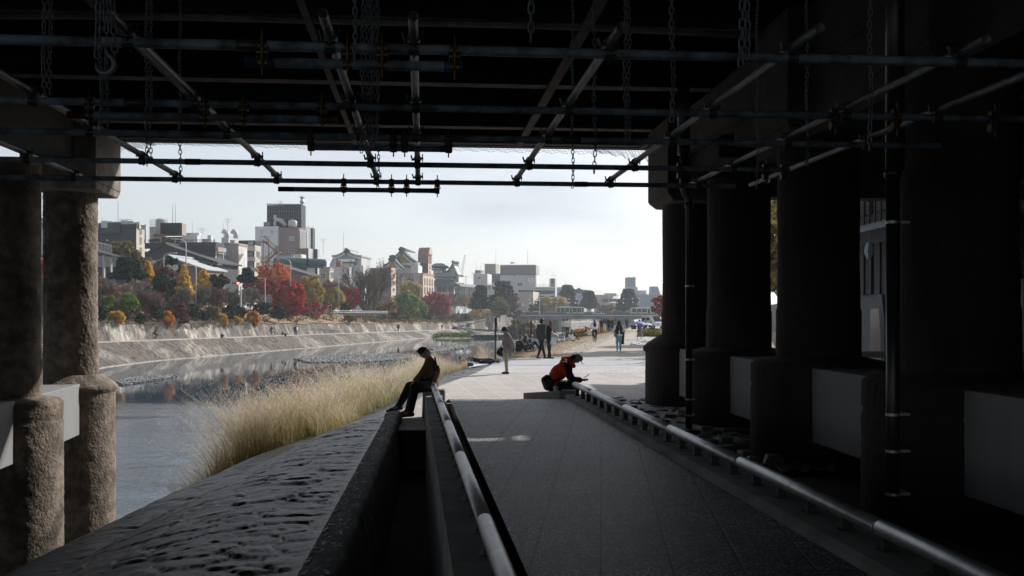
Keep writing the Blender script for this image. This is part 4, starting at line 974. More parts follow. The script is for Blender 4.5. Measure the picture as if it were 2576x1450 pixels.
# scrub on the river shoal before the bridge
for i, (x, yt, yb, wd, mt, Y) in enumerate(((1300, 804, 838, 34, L_olive, 225), (1325, 812, 846, 46, L_olive, 205), (1290, 822, 850, 40, L_grey, 215), (1370, 815, 846, 40, L_grey, 200), (1345, 826, 850, 50, L_olive, 180), (1500, 826, 842, 60, L_rusty, 150), (1465, 830, 846, 50, L_rusty, 135))):
    tree(('olive scrub left of the distant bridge pier', 'broad olive scrub behind the couple', 'grey scrub at the weir', 'grey scrub behind the rusty post', 'low olive scrub behind the seated group', 'reddish dry scrub behind the cyclist', 'reddish dry scrub behind the picnickers')[i],
         x, yt, yb, wd, Y, mt, 'scrub on the river shoal', n=22, per=60, size=.16, name='scrub', cat='bush', trunk=.1, squash=1)
# shade trees standing on the right embankment, behind the columns
for i, (X, Y, H_) in enumerate(((15.5, 62, 9), (19, 74, 8), (24, 88, 9), (29, 104, 8), (17, 54, 8))):
    s = F / Y
    tree(('tall shade tree on the right embankment by the traditional building', 'second shade tree along the right embankment', 'third shade tree along the right embankment', 'farthest shade tree along the right embankment', 'nearest shade tree on the right embankment')[i],
         CX + X * s, HY - (H_ + 1) * s, HY - 1.6 * s, 6.5 * s, Y, L_olive, 'trees on the right embankment', n=40, per=50, size=.18, base=0)
def hillgreen():
    cl = []
    for _ in range(900):
        Y = random.uniform(400, 900); X = PX(Y) - 4.5 - random.uniform(0, 9); cl.append((X, Y, -.5 + (PX(Y) - 4.5 - X) * .38 + random.uniform(-.4, .6), random.uniform(1, 2.2)))
    o = leaves('undergrowth', cl, 26, .55, leafmat('pale undergrowth', [(.10, .11, .06), (.2, .2, .12), (.3, .29, .2)]), None); tag(o, 'grey green undergrowth covering the slope beyond the far bridge', 'undergrowth', kind='stuff')
    cl = []
    for _ in range(2600):
        Y = random.uniform(100, 380); off = random.uniform(.0, 9); X = PX(Y) - 4.8 - off
        if 165 < Y < 235 and random.random() < .85: continue
        z = WT(Y) + (ST(Y) - WT(Y)) * off / 9; cl.append((X, Y, z + random.uniform(0, .5), random.uniform(.4, 1.1)))
    o = leaves('ground_cover', cl, 30, .18, leafmat('bank undergrowth', [(.05, .045, .025), (.14, .11, .06), (.22, .13, .07)]), None); tag(o, 'brown and green ground cover between the bushes on the far bank', 'ground cover', kind='stuff')
    cl = []
    for _ in range(260):
        Y = random.uniform(112, 168); cl.append((PX(Y) - 4.5 + random.uniform(-.5, .5), Y, wtop(Y) + random.uniform(-.9, .25), random.uniform(.25, .55)))
    o = leaves('ivy', cl, 60, .07, leafmat('dusty ivy', [(.10, .11, .09), (.2, .2, .16), (.34, .33, .28)]), None); tag(o, 'dusty ivy hanging over the far retaining wall', 'ivy', kind='stuff')
    cl = [(G(x, 849, WZ).x, G(x, 849, WZ).y + random.uniform(-6, 6), WZ + .3, 1.2) for x in [random.uniform(1100, 1190) for _ in range(60)]]
    o = leaves('islet_grass', cl, 60, .22, leafmat('islet grass', [(.06, .11, .02), (.14, .2, .05)]), None, elong=1.6); tag(o, 'green grass growing on the river islet', 'grass', kind='stuff')
hillgreen()

# ---- tall dry grass on the near bank
def grassfield():
    n = 52000
    Y = 16.4 + (46 - 16.4) * RNG.random(n) ** 1.1
    Xe = np.interp(Y, [p[0] for p in EDGE], [p[1] for p in EDGE])
    off = .1 + RNG.random(n) ** .8 * np.interp(Y, [16.4, 20, 24, 29, 34, 46], [1.2, 3.4, 4.6, 6.4, 3.8, 2.0])
    X = Xe - off
    clump = vnoise(X * .8, Y * .45, 21)
    keep = (clump > .41) & (vnoise(X * 2.2, Y * 1.3, 77, 2) > .36) & ~((Y < 19.2) & (off < 3.2)) & ~((off > 4.4) & (RNG.random(n) < .35))
    X, Y, off, clump = X[keep], Y[keep], off[keep], clump[keep]; n = len(X)
    Z = np.interp(Y, [-2, 12, 20, 26, 50], [-.28, -.25, -.05, .1, .2]) - bankdrop(off) - .03
    H = (.3 + 1.1 * np.clip((clump - .40) * 4, 0, 1)) * (.6 + .8 * vnoise(X * 1.6, Y * .9, 55, 2)) * (.5 + .75 * RNG.random(n)) * np.interp(Y, [16.4, 18, 20, 24, 30, 38, 46], [.3, .5, .85, .76, .60, .60, .72]) * np.interp(off, [0, .5, 1.6, 3.5, 4.8, 6.4], [.4, .75, 1.2, 1.3, 1.1, .6])
    az = RNG.random(n) * 6.28; lean = H * (.15 + .5 * RNG.random(n) ** 1.5)
    lx, ly = np.cos(az) * lean - .12 * H, np.sin(az) * lean
    wd = .0055 + .004 * RNG.random(n); wx, wy = np.sin(az + 1.3) * wd, np.cos(az) * wd * .3 + .001
    wx = np.where(np.abs(wx) < .004, .004, wx)
    rows = []
    for k, u in enumerate((0, .35, .7, 1)):
        px = X + lx * u ** 2; py = Y + ly * u ** 2; pz = Z + H * (u - .12 * u * u); s = 1 - .75 * u
        rows += [np.stack([px - wx * s, py - wy * s, pz], -1), np.stack([px + wx * s, py + wy * s, pz], -1)]
    co = np.stack(rows, 1).reshape(-1, 3); b = np.arange(n)[:, None] * 8
    q = np.concatenate([b + np.array([[0, 1, 3, 2]]), b + np.array([[2, 3, 5, 4]]), b + np.array([[4, 5, 7, 6]])], 1).reshape(-1, 4)
    mg, t, b_ = base_mat('dry grass blades'); at = nd(t, 'ShaderNodeAttribute'); at.attribute_name = 'Col'; t.links.new(at.outputs['Color'], b_.inputs['Base Color']); b_.inputs['Roughness'].default_value = .6
    tr = nd(t, 'ShaderNodeBsdfTranslucent'); t.links.new(at.outputs['Color'], tr.inputs[0]); ms = nd(t, 'ShaderNodeMixShader'); ms.inputs[0].default_value = .35; t.links.new(b_.outputs[0], ms.inputs[1]); t.links.new(tr.outputs[0], ms.inputs[2]); t.links.new(ms.outputs[0], t.nodes['Material Output'].inputs[0])
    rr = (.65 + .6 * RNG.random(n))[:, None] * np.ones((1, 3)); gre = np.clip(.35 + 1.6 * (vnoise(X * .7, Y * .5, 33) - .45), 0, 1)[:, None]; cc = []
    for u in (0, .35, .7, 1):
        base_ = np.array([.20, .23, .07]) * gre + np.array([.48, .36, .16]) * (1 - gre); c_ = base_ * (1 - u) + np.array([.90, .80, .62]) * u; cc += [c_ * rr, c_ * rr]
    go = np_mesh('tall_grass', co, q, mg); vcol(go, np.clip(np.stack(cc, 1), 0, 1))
    tag(go, 'tall straw coloured grass fringing the cobbled slope by the water', 'grass', kind='stuff')
    # feathery seed heads
    tall = np.where((H > .75) & (RNG.random(n) < .7) & (Y > 17))[0]; m = 12; T = np.repeat(tall, m)
    u = .72 + .42 * RNG.random(len(T)); hx = X[T] + lx[T] * u ** 2 + RNG.normal(0, .05, len(T)); hy = Y[T] + ly[T] * u ** 2 + RNG.normal(0, .05, len(T)); hz_ = Z[T] + H[T] * (u - .12 * u * u) + RNG.normal(0, .03, len(T))
    L_ = .03 + .05 * RNG.random(len(T)); d = RNG.normal(size=(len(T), 3)); d[:, 2] = np.abs(d[:, 2]) + .5; d /= np.linalg.norm(d, axis=1)[:, None]; p = np.stack([hx, hy, hz_], -1)
    sd_ = np.cross(d, RNG.normal(size=d.shape)); sd_ /= np.linalg.norm(sd_, axis=1)[:, None]; sd_ *= .0035
    co = np.stack([p, p + d * L_[:, None] * .5 + sd_, p + d * L_[:, None], p + d * L_[:, None] * .5 - sd_], 1).reshape(-1, 3)
    ms = leafmat('seed heads', [(.70, .58, .46), (.86, .75, .62), (.93, .86, .76)], transl=.4, scale=.7)
    tag(np_mesh('grass_plumes', co, np.arange(len(co)).reshape(-1, 4), ms), 'pale feathery seed heads above the tall riverside grass', 'grass', kind='stuff')
    # dark sedge at the slope foot
    n = 5200; Y = 19 + 8 * RNG.random(n); off = 5.2 + 2.3 * RNG.random(n); X = np.interp(Y, [p[0] for p in EDGE], [p[1] for p in EDGE]) - off
    Z = np.interp(Y, [12, 20, 26], [-.25, -.05, .1]) - bankdrop(off)
    az = RNG.random(n) * 6.28; H = .35 + .5 * RNG.random(n); lx, ly = np.cos(az) * H * .5, np.sin(az) * H * .5; rows = []
    for u in (0, .4, .75, 1):
        px = X + lx * u ** 2; py = Y + ly * u ** 2; pz = Z + H * (u - .35 * u * u); s = .006 * (1 - .8 * u); rows += [np.stack([px - s, py, pz], -1), np.stack([px + s, py, pz], -1)]
    co = np.stack(rows, 1).reshape(-1, 3); b = np.arange(n)[:, None] * 8
    q = np.concatenate([b + np.array([[0, 1, 3, 2]]), b + np.array([[2, 3, 5, 4]]), b + np.array([[4, 5, 7, 6]])], 1).reshape(-1, 4)
    tag(np_mesh('sedge_grass', co, q, leafmat('dark sedge', [(.04, .06, .035), (.10, .12, .07), (.34, .24, .12)], scale=1.2)), 'dark green sedge tufts at the foot of the cobbled slope', 'grass', kind='stuff')
    # short dry grass and litter over the earth
    n = 16000; Y = 46 + 90 * RNG.random(n) ** 1.3; X = np.interp(Y, [p[0] for p in PB], [p[1] for p in PB]) - .6 + 3.2 * RNG.random(n) ** 2
    H = .02 + .05 * RNG.random(n); az = RNG.random(n) * 6.28; dx, dy = np.cos(az) * .03, np.sin(az) * .03
    p = np.stack([X, Y, np.full(n, GZ + .0)], -1); s = np.stack([np.full(n, .006), 0 * X, 0 * X], -1); t = np.stack([dx, dy, H], -1)
    co = np.stack([p - s, p + s, p + t + s * .2, p + t - s * .2], 1).reshape(-1, 3)
    tag(np_mesh('short_grass', co, np.arange(len(co)).reshape(-1, 4), leafmat('short dry grass', [(.22, .17, .09), (.38, .29, .18)], scale=.3)), 'short dry grass on the earth edge of the promenade', 'grass', kind='stuff')
grassfield()
# ================================================================== TOWN
def C(name, col, **k):
    k.setdefault('rough', .85); k.setdefault('var', .06); k.setdefault('scale', .6)
    return M(name, col, **k)
c_dgrey = C('dark grey render', (.065, .07, .078)); c_lgrey = C('light concrete render', (.46, .44, .42), dirt=(.36, .34, .32)); c_white = C('white render', (.72, .73, .74)); c_cream = C('cream render', (.60, .53, .44))
c_beige = C('beige panel', (.42, .36, .32)); c_brown = C('brown brick', (.24, .14, .115), var=.2, scale=3); c_mauve = C('mauve tile', (.30, .22, .21)); c_black = C('black net cloth', (.02, .025, .032), var=.25)
c_roof = C('grey roof tile', (.06, .065, .075), var=.2, scale=4, stretch=(6, 1, 1)); c_roofl = C('silver roof', (.45, .47, .5), var=.1); c_green = C('green copper roof', (.06, .12, .12)); c_tgreen = C('verdigris roof', (.06, .10, .105), var=.3, scale=3)
c_gold = C('gilded gable', (.52, .40, .20), var=.25, scale=2); c_glass = M('window glass', (.05, .06, .075), .12, .3, .8); c_glassl = M('pale window glass', (.30, .34, .38), .15, .3, .8)
c_peach = C('peach stone', (.60, .46, .37)); c_brickw = C('brown tiled wall', (.34, .25, .20), var=.15, scale=2); c_metal = M('grey machine paint', (.50, .52, .52), .5, .1, 3); c_blue = C('blue grey render', (.30, .36, .42))
c_wood = C('dark timber', (.06, .05, .045)); c_steelbrown = M('brown painted steel', (.28, .18, .13), .6, .2, 3); c_pale = C('pale grey render', (.56, .56, .56), dirt=(.46, .46, .46), dscale=.15); c_pink = C('pinkish render', (.42, .34, .33))
c_slate = C('slate blue cladding', (.07, .085, .105)); c_mark = C('white stone with stains', (.76, .75, .73), var=.1, dirt=(.55, .53, .5), dscale=.5)
UP = Vector((0, 0, 1))
class Bld:
    """a building: its front seen between x0..x1, its sunlit side between x1..x2, top/bottom rows, at distance Y (front right corner)"""
    def __init__(s, name, label, x0, x1, x2, yt, yb, Y, front, side=None, roof=None, rot=-10, group=None, cat='building', base=None, wall='wall', parapet=0, depth=None, root=None):
        s.Y = Y; s.r = rot; a = rad(rot); s.f = Vector((math.cos(a), math.sin(a), 0)); s.b = Vector((-math.sin(a), math.cos(a), 0))
        zt = CZ - (yt - HY) / F * Y; zb = (CZ - (yb - HY) / F * Y) if base is None else base
        s.c = Vector(((x1 - CX) / F * Y, Y, 0)); s.zt, s.zb = zt, zb
        k0 = (x0 - CX) / F; k2 = (x2 - CX) / F
        # front width: c - f*w on the direction k0
        s.w = (s.c.x - k0 * s.c.y) / (s.f.x - k0 * s.f.y)
        den = (s.b.x - k2 * s.b.y)
        s.d = depth if depth is not None else ((k2 * s.c.y - s.c.x) / den if x2 > x1 + .01 and abs(den) > 1e-4 else 9.)
        s.d = max(1.0, min(60, s.d))
        s.root = root or thing(name, label, cat, (s.c.x - s.w / 2, Y, zb), group)
        mb = MB(); o = s.c - s.f * s.w; A = [o, s.c, s.c + s.b * s.d, o + s.b * s.d]
        mats = [front, side or front, roof or c_lgrey]  # side is usually a lighter tone: sunlit and shaded faces put into the colour
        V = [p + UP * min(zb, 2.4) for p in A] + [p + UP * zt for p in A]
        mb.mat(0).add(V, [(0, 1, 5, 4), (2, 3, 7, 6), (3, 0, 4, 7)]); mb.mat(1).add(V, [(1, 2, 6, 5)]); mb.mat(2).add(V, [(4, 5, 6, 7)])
        s.wall = mb.build(wall, mats, s.root)
        if parapet:
            p = MB().obox(o + UP * 0, s.f, s.b, UP, -.12, s.w + .12, -.12, .25, zt - parapet, zt + .12).obox(s.c, s.b, -s.f, UP, .26, s.d, -.12, .25, zt - parapet, zt + .12)
            p.build('parapet', front, s.root)
    def z(s, v): return s.zb + (s.zt - s.zb) * v
    def fx(s, x):   # metres along the front for direction x
        k = (x - CX) / F; o = s.c - s.f * s.w
        return (k * o.y - o.x) / (s.f.x - k * s.f.y)
    def sx(s, x):
        k = (x - CX) / F; return (k * s.c.y - s.c.x) / (s.b.x - k * s.b.y)
    def zy(s, y): return CZ - (y - HY) / F * s.Y
    def fr(s, a, b, z0, z1, name, mat, out=.06, inn=-.02, parent=None):
        o = s.c - s.f * s.w
        return MB().obox(o, s.f, s.b, UP, a, b, -out, -inn, z0, z1).build(name, mat, parent or s.root)
    def sd(s, a, b, z0, z1, name, mat, out=.06, inn=-.02, parent=None):
        return MB().obox(s.c, s.b, -s.f, UP, a, b, -out, -inn, z0, z1).build(name, mat, parent or s.root)
    def win(s, face, a, b, z0, z1, frame=None, glass=None):
        fn = s.fr if face == 'f' else s.sd
        g = fn(a, b, z0, z1, 'window', glass or c_glass, .03)
        m = frame or c_white; t = .1; o = MB(); org, ax, ay = ((s.c - s.f * s.w), s.f, s.b) if face == 'f' else (s.c, s.b, -s.f)
        for (p, q, r_, t_) in ((a - t, b + t, z0 - t, z0), (a - t, b + t, z1, z1 + t), (a - t, a, z0, z1), (b, b + t, z0, z1), ((a + b) / 2 - .04, (a + b) / 2 + .04, z0, z1)):
            o.obox(org, ax, ay, UP, p, q, -.10, 0, r_, t_)
        o.build('frame', m, g); return g
    def wins(s, face, cols, rows, u0=.1, u1=.9, v0=.15, v1=.9, fill=.5, hf=.45, **k):
        L_ = s.w if face == 'f' else s.d; H = s.zt - s.zb
        for i in range(cols):
            for j in range(rows):
                a = L_ * (u0 + (u1 - u0) * (i + .5 - fill / 2) / cols); b = L_ * (u0 + (u1 - u0) * (i + .5 + fill / 2) / cols)
                z0 = s.zb + H * (v0 + (v1 - v0) * (j + .5 - hf / 2) / rows); z1 = s.zb + H * (v0 + (v1 - v0) * (j + .5 + hf / 2) / rows)
                s.win(face, a, b, z0, z1, **k)
    def roofbox(s, x0, x1, x2, yt, name, mat, side=None, back=1.0, yb=None, d=None):
        Y = s.Y + back; f, b = s.f, s.b; k1 = (x1 - CX) / F; c = Vector((k1 * Y, Y, 0)); k0 = (x0 - CX) / F; w_ = (c.x - k0 * c.y) / (f.x - k0 * f.y)
        k2 = (x2 - CX) / F; den = b.x - k2 * b.y; dd = d or (max(.6, min(20, (k2 * c.y - c.x) / den)) if x2 > x1 else 2.)
        z1 = CZ - (yt - HY) / F * Y; z0 = s.zt - .02 if yb is None else CZ - (yb - HY) / F * Y
        mb = MB(); o = c - f * w_; A = [o, c, c + b * dd, o + b * dd]; V = [p + UP * z0 for p in A] + [p + UP * z1 for p in A]
        mb.mat(0).add(V, [(0, 1, 5, 4), (2, 3, 7, 6), (3, 0, 4, 7), (4, 5, 6, 7), (0, 3, 2, 1)]); mb.mat(1).add(V, [(1, 2, 6, 5)])
        return mb.build(name, [mat, side or mat], s.root)  # as on the walls, a lighter side material paints in the sunlit face
    def mast(s, x, yt, yb=None, back=2, r=.05, arms=False):
        Y = s.Y + back; p = P(x, yt, Y); z0 = s.zt if yb is None else CZ - (yb - HY) / F * Y
        m = MB().tube([(p.x, p.y, z0), tuple(p)], [r * 1.3, r * .7], 5)
        if arms:
            for k in range(3): m.tube([(p.x - .9 + .2 * k, p.y, p.z - .3 - .35 * k), (p.x + .9 - .2 * k, p.y, p.z - .3 - .35 * k)], .03, 4)
        return m.build('antenna', c_metal, s.root)
    def ac(s, x, ytop, size=1.0, back=.6):
        Y = s.Y + back; p = P(x, ytop, Y); h = size; o = Vector((p.x, p.y, p.z - h))
        a = MB().obox(o, s.f, s.b, UP, -.5 * h, .5 * h, 0, .45 * h, 0, h).build('air_conditioner', c_metal, s.root)
        MB().lathe((0, 0, 0), [(.34 * h, 0), (.34 * h, .02)], 14).build('fan_grille', c_glass, a)
        g = a.children[0]; w_ = o + s.f * 0 - s.b * .015 + UP * (h * .52)
        g.rotation_euler = (rad(90), 0, rad(s.r)); g.location = w_ - Vector(s.root['_org'][:]); return a
    def railing(s, x0, x1, ytop, ybot, back=.3, n=10, mat=None, face='f'):
        Y = s.Y + back; a, b = P(x0, ytop, Y), P(x1, ytop, Y); z0 = CZ - (ybot - HY) / F * Y; m = MB()
        m.tube([a, b], .05, 4)
        for i in range(n + 1): q = a.lerp(b, i / n); m.tube([q, (q.x, q.y, z0)], .03, 4)
        return m.build('railing', mat or c_metal, s.root)
def gable(root, x0, xr, x1, yr, y0, y1, Y, depth, wallm, roofm, ybot, rot=-10, th=.25, over=.5, name='gable_wall', curve=0, bd=None):
    """gable end: ridge at (xr,yr), eaves at (x0,y0), (x1,y1); extruded back by depth"""
    a = rad(rot); f = Vector((math.cos(a), math.sin(a), 0)); b = Vector((-math.sin(a), math.cos(a), 0)); c = P(xr, yr, Y)
    def on(x, y):
        k = (x - CX) / F; t = (k * c.y - c.x) / (f.x - k * f.y); q = c + f * t; return Vector((q.x, q.y, CZ - (y - HY) / F * q.y))
    R_, A, B = on(xr, yr), on(x0, y0), on(x1, y1); zb = 2.4 if Y < 340 and ybot > 700 else on(xr, ybot).z
    poly = [A, R_, B, Vector((B.x, B.y, zb)), Vector((A.x, A.y, zb))]
    w_ = MB().prism(poly[::-1], b * depth).build(name, wallm, root)
    def slope(E):
        pts = []; n = 6
        for i in range(n + 1):
            u = i / n; q = R_.lerp(E, u * 1.06); q.z += -curve * math.sin(math.pi * min(u, 1)) ; pts.append(q)
        m = MB(); V = []
        for q in pts:
            for (l, h) in ((-over, 0), (depth + over, 0), (depth + over, th), (-over, th)): V.append(q + b * l + UP * h)
        for i in range(n): o = i * 4; m.add(V[o:o + 8], [(0, 1, 5, 4), (1, 2, 6, 5), (2, 3, 7, 6), (3, 0, 4, 7)])
        m.add(V[:4], [(0, 1, 2, 3)]); m.add(V[-4:], [(3, 2, 1, 0)]); return m
    for E in (A, B):
        r = slope(E).build('roof', roofm, root)
        if bd:
            pts = [R_.lerp(E, i / 6) - UP * (.25 + curve * math.sin(math.pi * i / 6)) for i in range(7)]
            V = []; 
            for q in pts: V += [q - b * (over - .05), q - b * (over - .15), q - b * (over - .15) - UP * bd[1], q - b * (over - .05) - UP * bd[1]]
            m = MB()
            for i in range(6): o = i * 4; m.add(V[o:o + 8], [(0, 1, 5, 4), (1, 2, 6, 5), (2, 3, 7, 6), (3, 0, 4, 7)])
            m.build('bargeboard', bd[0], r)
    MB().tube([R_ - b * (over + .1) + UP * (th + .1), R_ + b * (depth + over) + UP * (th + .1)], th * .9, 6).build('ridge', roofm, root)
    return R_, A, B, f, b
gBl = 'buildings along the far bank'
# left, seen between the stone columns
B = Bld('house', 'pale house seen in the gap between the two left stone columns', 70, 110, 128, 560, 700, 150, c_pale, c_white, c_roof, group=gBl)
B.win('s', 1, 3.4, B.zy(612), B.zy(590), frame=c_wood, glass=c_glassl)
gable(B.root, 80, 96, 122, 556, 566, 574, 149, 6, c_pale, c_roof, 600)
MB().prism([P(80, 628, 148), P(116, 646, 148), P(116, 652, 148), P(80, 636, 148)], (0, 4, 0)).build('porch_roof', c_roof, B.root)
B.mast(104, 538, 566, arms=True)
# dark grey block with rooftop machines
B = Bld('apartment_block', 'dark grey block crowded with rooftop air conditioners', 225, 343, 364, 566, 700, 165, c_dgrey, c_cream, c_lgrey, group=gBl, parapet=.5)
B.fr(B.fx(225), B.fx(304), B.zy(588), B.zt + .4, 'plant_screen', c_slate, .3)
for x, y, h in ((238, 555, 1.15), (262, 556, 1.15), (274, 557, 1.1), (288, 558, 1.), (301, 558, 1.15), (313, 555, 1.35), (326, 556, 1.35), (343, 559, 1.1)): B.ac(x, y, h)
B.railing(300, 330, 553, 566, 2.4, 6)
for i, (y0, y1) in enumerate(((588, 574), (612, 596), (640, 622))): B.win('s', 1.2, B.d - 1, B.zy(y0), B.zy(y1), frame=c_metal)
B.fr(B.fx(240), B.fx(243), B.zy(606), B.zy(602), 'vent', c_white); B.fr(B.fx(268), B.fx(271), B.zy(606), B.zy(602), 'vent', c_white)
B.mast(297, 506, back=3); B.mast(257, 548, back=2)
MB().tube([P(365, 565, 164), P(366, 566, 164), P(366, 600, 164), P(364, 612, 164)], .16, 6).build('duct', c_metal, B.root, smooth=True)
# long dark grey block
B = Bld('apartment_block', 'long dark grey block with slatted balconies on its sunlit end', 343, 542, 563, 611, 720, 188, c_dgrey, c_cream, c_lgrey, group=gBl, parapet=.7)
B.fr(0, B.w, B.zy(628), B.zy(625), 'string_course', c_slate, .1)
for (a, b) in ((622, 633), (652, 662), (680, 691), (702, 712)):
    B.sd(.1, B.d, B.zy(b), B.zy(a), 'balcony', c_beige, .5)
for (a, b) in ((634, 651), (664, 679), (692, 701)):
    w_ = B.sd(.6, B.d - .4, B.zy(b), B.zy(a), 'window', c_glass, .1)
    B.sd(.2, B.d - .1, B.zy(b) + 1.0, B.zy(b) + 1.08, 'balcony_rail', c_white, .5)
B.roofbox(376, 404, 410, 571, 'stair_house', c_beige, c_white, 12); B.roofbox(404, 458, 469, 562, 'plant_enclosure', c_slate, c_beige, 6, yb=592)
m = MB(); 
for i in range(30): p = P(404.5 + i * 1.8, 561, 193.6); m.box(p.x - .05, p.x + .05, p.y - .1, p.y, CZ - (593 - HY) / F * 193.6, p.z)
m.build('louvre_screen', c_black, B.root)
B.roofbox(404, 460, 466, 596, 'penthouse', c_black, c_slate, 8); B.roofbox(469, 500, 509, 586, 'white_penthouse', c_white, c_white, 9); B.roofbox(458, 496, 508, 593, 'white_penthouse', c_pale, c_white, 4)
B.roofbox(506, 534, 541, 601, 'roof_shed', c_lgrey, c_white, 8); B.roofbox(522, 531, 535, 592, 'roof_unit', c_metal, c_white, 4)
B.railing(372, 455, 604, 611, .5, 24, c_wood); B.railing(456, 532, 604, 611, .5, 20, c_black)
m = MB(); p = P(392, 571, 200)
m.lathe((p.x + 1, p.y, p.z), [(1.0, -.8), (1.0, 1.3), (.7, 1.6)], 14).build('water_tank', c_lgrey, B.root)
m = MB()
for i in range(12): q = P(377 + i * 4, 553, 199); m.tube([q, (q.x, q.y, q.z - 3)], .04, 4)
for k in range(5): a, b = P(377, 553 + 6 * k, 199), P(421, 553 + 6 * k, 199); m.tube([a, b], .035, 4)
m.build('roof_lattice', c_metal, B.root)
aw = MB().add([P(388, 588, 189), P(430, 592, 190), P(408, 598, 194), P(384, 596, 194)], [(0, 1, 2, 3)]).build('shade_sail', C('dusty pink canvas', (.42, .26, .26)), B.root)
cl = [(P(x, 602, 189.2).x, 189.4, P(x, 603 + random.uniform(0, 4), 189.2).z, .5) for x in range(378, 456, 4)]
leaves('roof_planting', cl, 60, .12, L_olive, B.root)
B.mast(434, 516, 562, 8); B.mast(441, 512, 562, 8); B.mast(484, 552, 590, 9, .03); B.mast(508, 572, 600, 6, .04, True); B.mast(562, 560, 611, 9, .04)
for x in (405, 441, 456, 489, 508, 528): B.mast(x, 596, 611, .4, .05)
# gabled houses
hs = thing('gabled_house', 'dark grey gabled house before the long dark block', 'house', tuple(P(460, 700, 184)), gBl)
gable(hs, 362, 418, 545, 618, 641, 662, 184, 9, c_dgrey, c_roof, 715, over=.4)
MB().prism([P(500, 655, 180), P(546, 663, 180), P(546, 667, 180), P(500, 660, 180)], (0, 3, 0)).build('porch_roof', c_roof, hs)
for x in (501, 516, 531): q = P(x, 662, 180.2); MB().box(q.x - .1, q.x + .1, q.y, q.y + .2, q.z - 4, q.z).build('post', c_white, hs)
q = P(475, 678, 182); MB().box(q.x, q.x + 2.2, q.y - 1.6, q.y, q.z, q.z + 1.3).build('window', c_glass, hs)
hs = thing('gabled_house', 'low brown gabled house behind the round sign backs', 'house', tuple(P(440, 700, 163)), gBl)
gable(hs, 388, 427, 512, 649, 662, 678, 174, 8, C('brown plaster', (.24, .19, .17)), c_roofl, 722, over=.5)
for x0, x1 in ((402, 418), (440, 470)): a, b = P(x0, 690, 173.7), P(x1, 672, 173.7); MB().box(a.x, b.x, a.y - .1 - (x1 - CX) * 0, a.y + .1, a.z, b.z).build('window', c_glass, hs)
# pavilion at the left with pillars
pv_ = thing('roadside_pavilion', 'low concrete pavilion with square pillars beside the stone column', 'pavilion', tuple(P(270, 700, 146)), gBl)
MB().hexa([P(225, 628, 146), P(309, 650, 146), P(309, 650, 154), P(225, 628, 154), P(225, 620, 146), P(310, 646, 146), P(310, 646, 154), P(225, 620, 154)]).build('roof', c_lgrey, pv_)
for x in (241, 260, 278, 294, 306): a = P(x - 2, 700, 146.3); b = P(x + 2, 640 + (x - 270) * .2, 146.3); MB().box(a.x, b.x, a.y, a.y + .4, a.z, b.z - .3).build('pillar', c_lgrey, pv_)
MB().box(P(225, 700, 152).x, P(309, 700, 152).x, 152, 153, P(0, 705, 152).z, P(0, 648, 152).z).build('back_wall', c_dgrey, pv_)
for x0, x1 in ((246, 258), (263, 276), (281, 292)): a, b = P(x0, 672, 151.9), P(x1, 645, 151.9); MB().box(a.x, b.x, a.y - .05, a.y, a.z, b.z).build('window', c_glassl, pv_)
a, b = P(225, 605, 148), P(281, 618, 148); m = MB().tube([a, b], .05, 4)
for i in range(16): q = a.lerp(b, i / 15); m.tube([q, q - UP * 1.1], .03, 4)
m.build('railing', c_metal, pv_)
rs = thing('striped_roof_house', 'low house with a striped metal roof left of the gables', 'house', tuple(P(340, 680, 168)), gBl)
MB().hexa([P(300, 652, 168), P(372, 636, 168), P(378, 630, 176), P(318, 632, 176), P(300, 649, 168), P(372, 633, 168), P(378, 628, 176), P(318, 630, 176)]).build('roof', c_roof, rs)
m = MB()
for i in range(14): m.tube([P(300 + i * 5.2, 649 - i * 1.17, 167.9), P(318 + i * 4.4, 629.5 - i * .15, 175.9)], .14, 4)
m.build('roof_battens', c_roofl, rs)
MB().box(P(303, 700, 168.5).x, P(370, 700, 168.5).x, 168.6, 175, P(0, 700, 168).z, P(0, 652, 168).z).build('wall', c_dgrey, rs)
# white faced block
B = Bld('narrow_block', 'narrow block with a white stained sunlit face beside the slatted balconies', 563, 600, 622, 614, 715, 196, c_beige, c_mark, c_lgrey, group=gBl, parapet=.3)
B.fr(0, B.fx(578), B.zb, B.zt + .3, 'blue_strip', c_blue, .12)
B.ac(566, 598, 1.5); B.mast(573, 548, 612, 3, .05, True)
for x in (570, 593): 
    q = P(x, 600, 199); MB().tube([q, q + Vector((0, 0, 1.0)), q + Vector((-.7, 0, 1.5))], [.5, .5, .55], 8).build('vent_cowl', c_metal, B.root, smooth=True)
B.roofbox(575, 590, 594, 604, 'roof_shed', c_lgrey, c_lgrey, 3)
# balconied cream building
B = Bld('apartment_block', 'cream block with stacked balconies left of the steel stair', 606, 640, 656, 612, 712, 203, c_dgrey, c_cream, c_lgrey, group=gBl)
for y in (622, 648, 674):
    B.fr(B.fx(622), B.w + .8, B.zy(y + 10), B.zy(y), 'balcony', c_pale, 1.4)
    B.fr(B.fx(624), B.w - .3, B.zy(y - 1), B.zy(y - 14), 'window', c_glassl, .05)
B.sd(0, B.d, B.zy(616), B.zy(606), 'roof_fence', c_black, .1); B.roofbox(600, 640, 655, 605, 'dark_parapet', c_black, c_black, 2)
B.sd(1, B.d - .5, B.zy(650), B.zy(632), 'window', c_glass); B.sd(1, B.d - .5, B.zy(680), B.zy(660), 'window', c_glass)
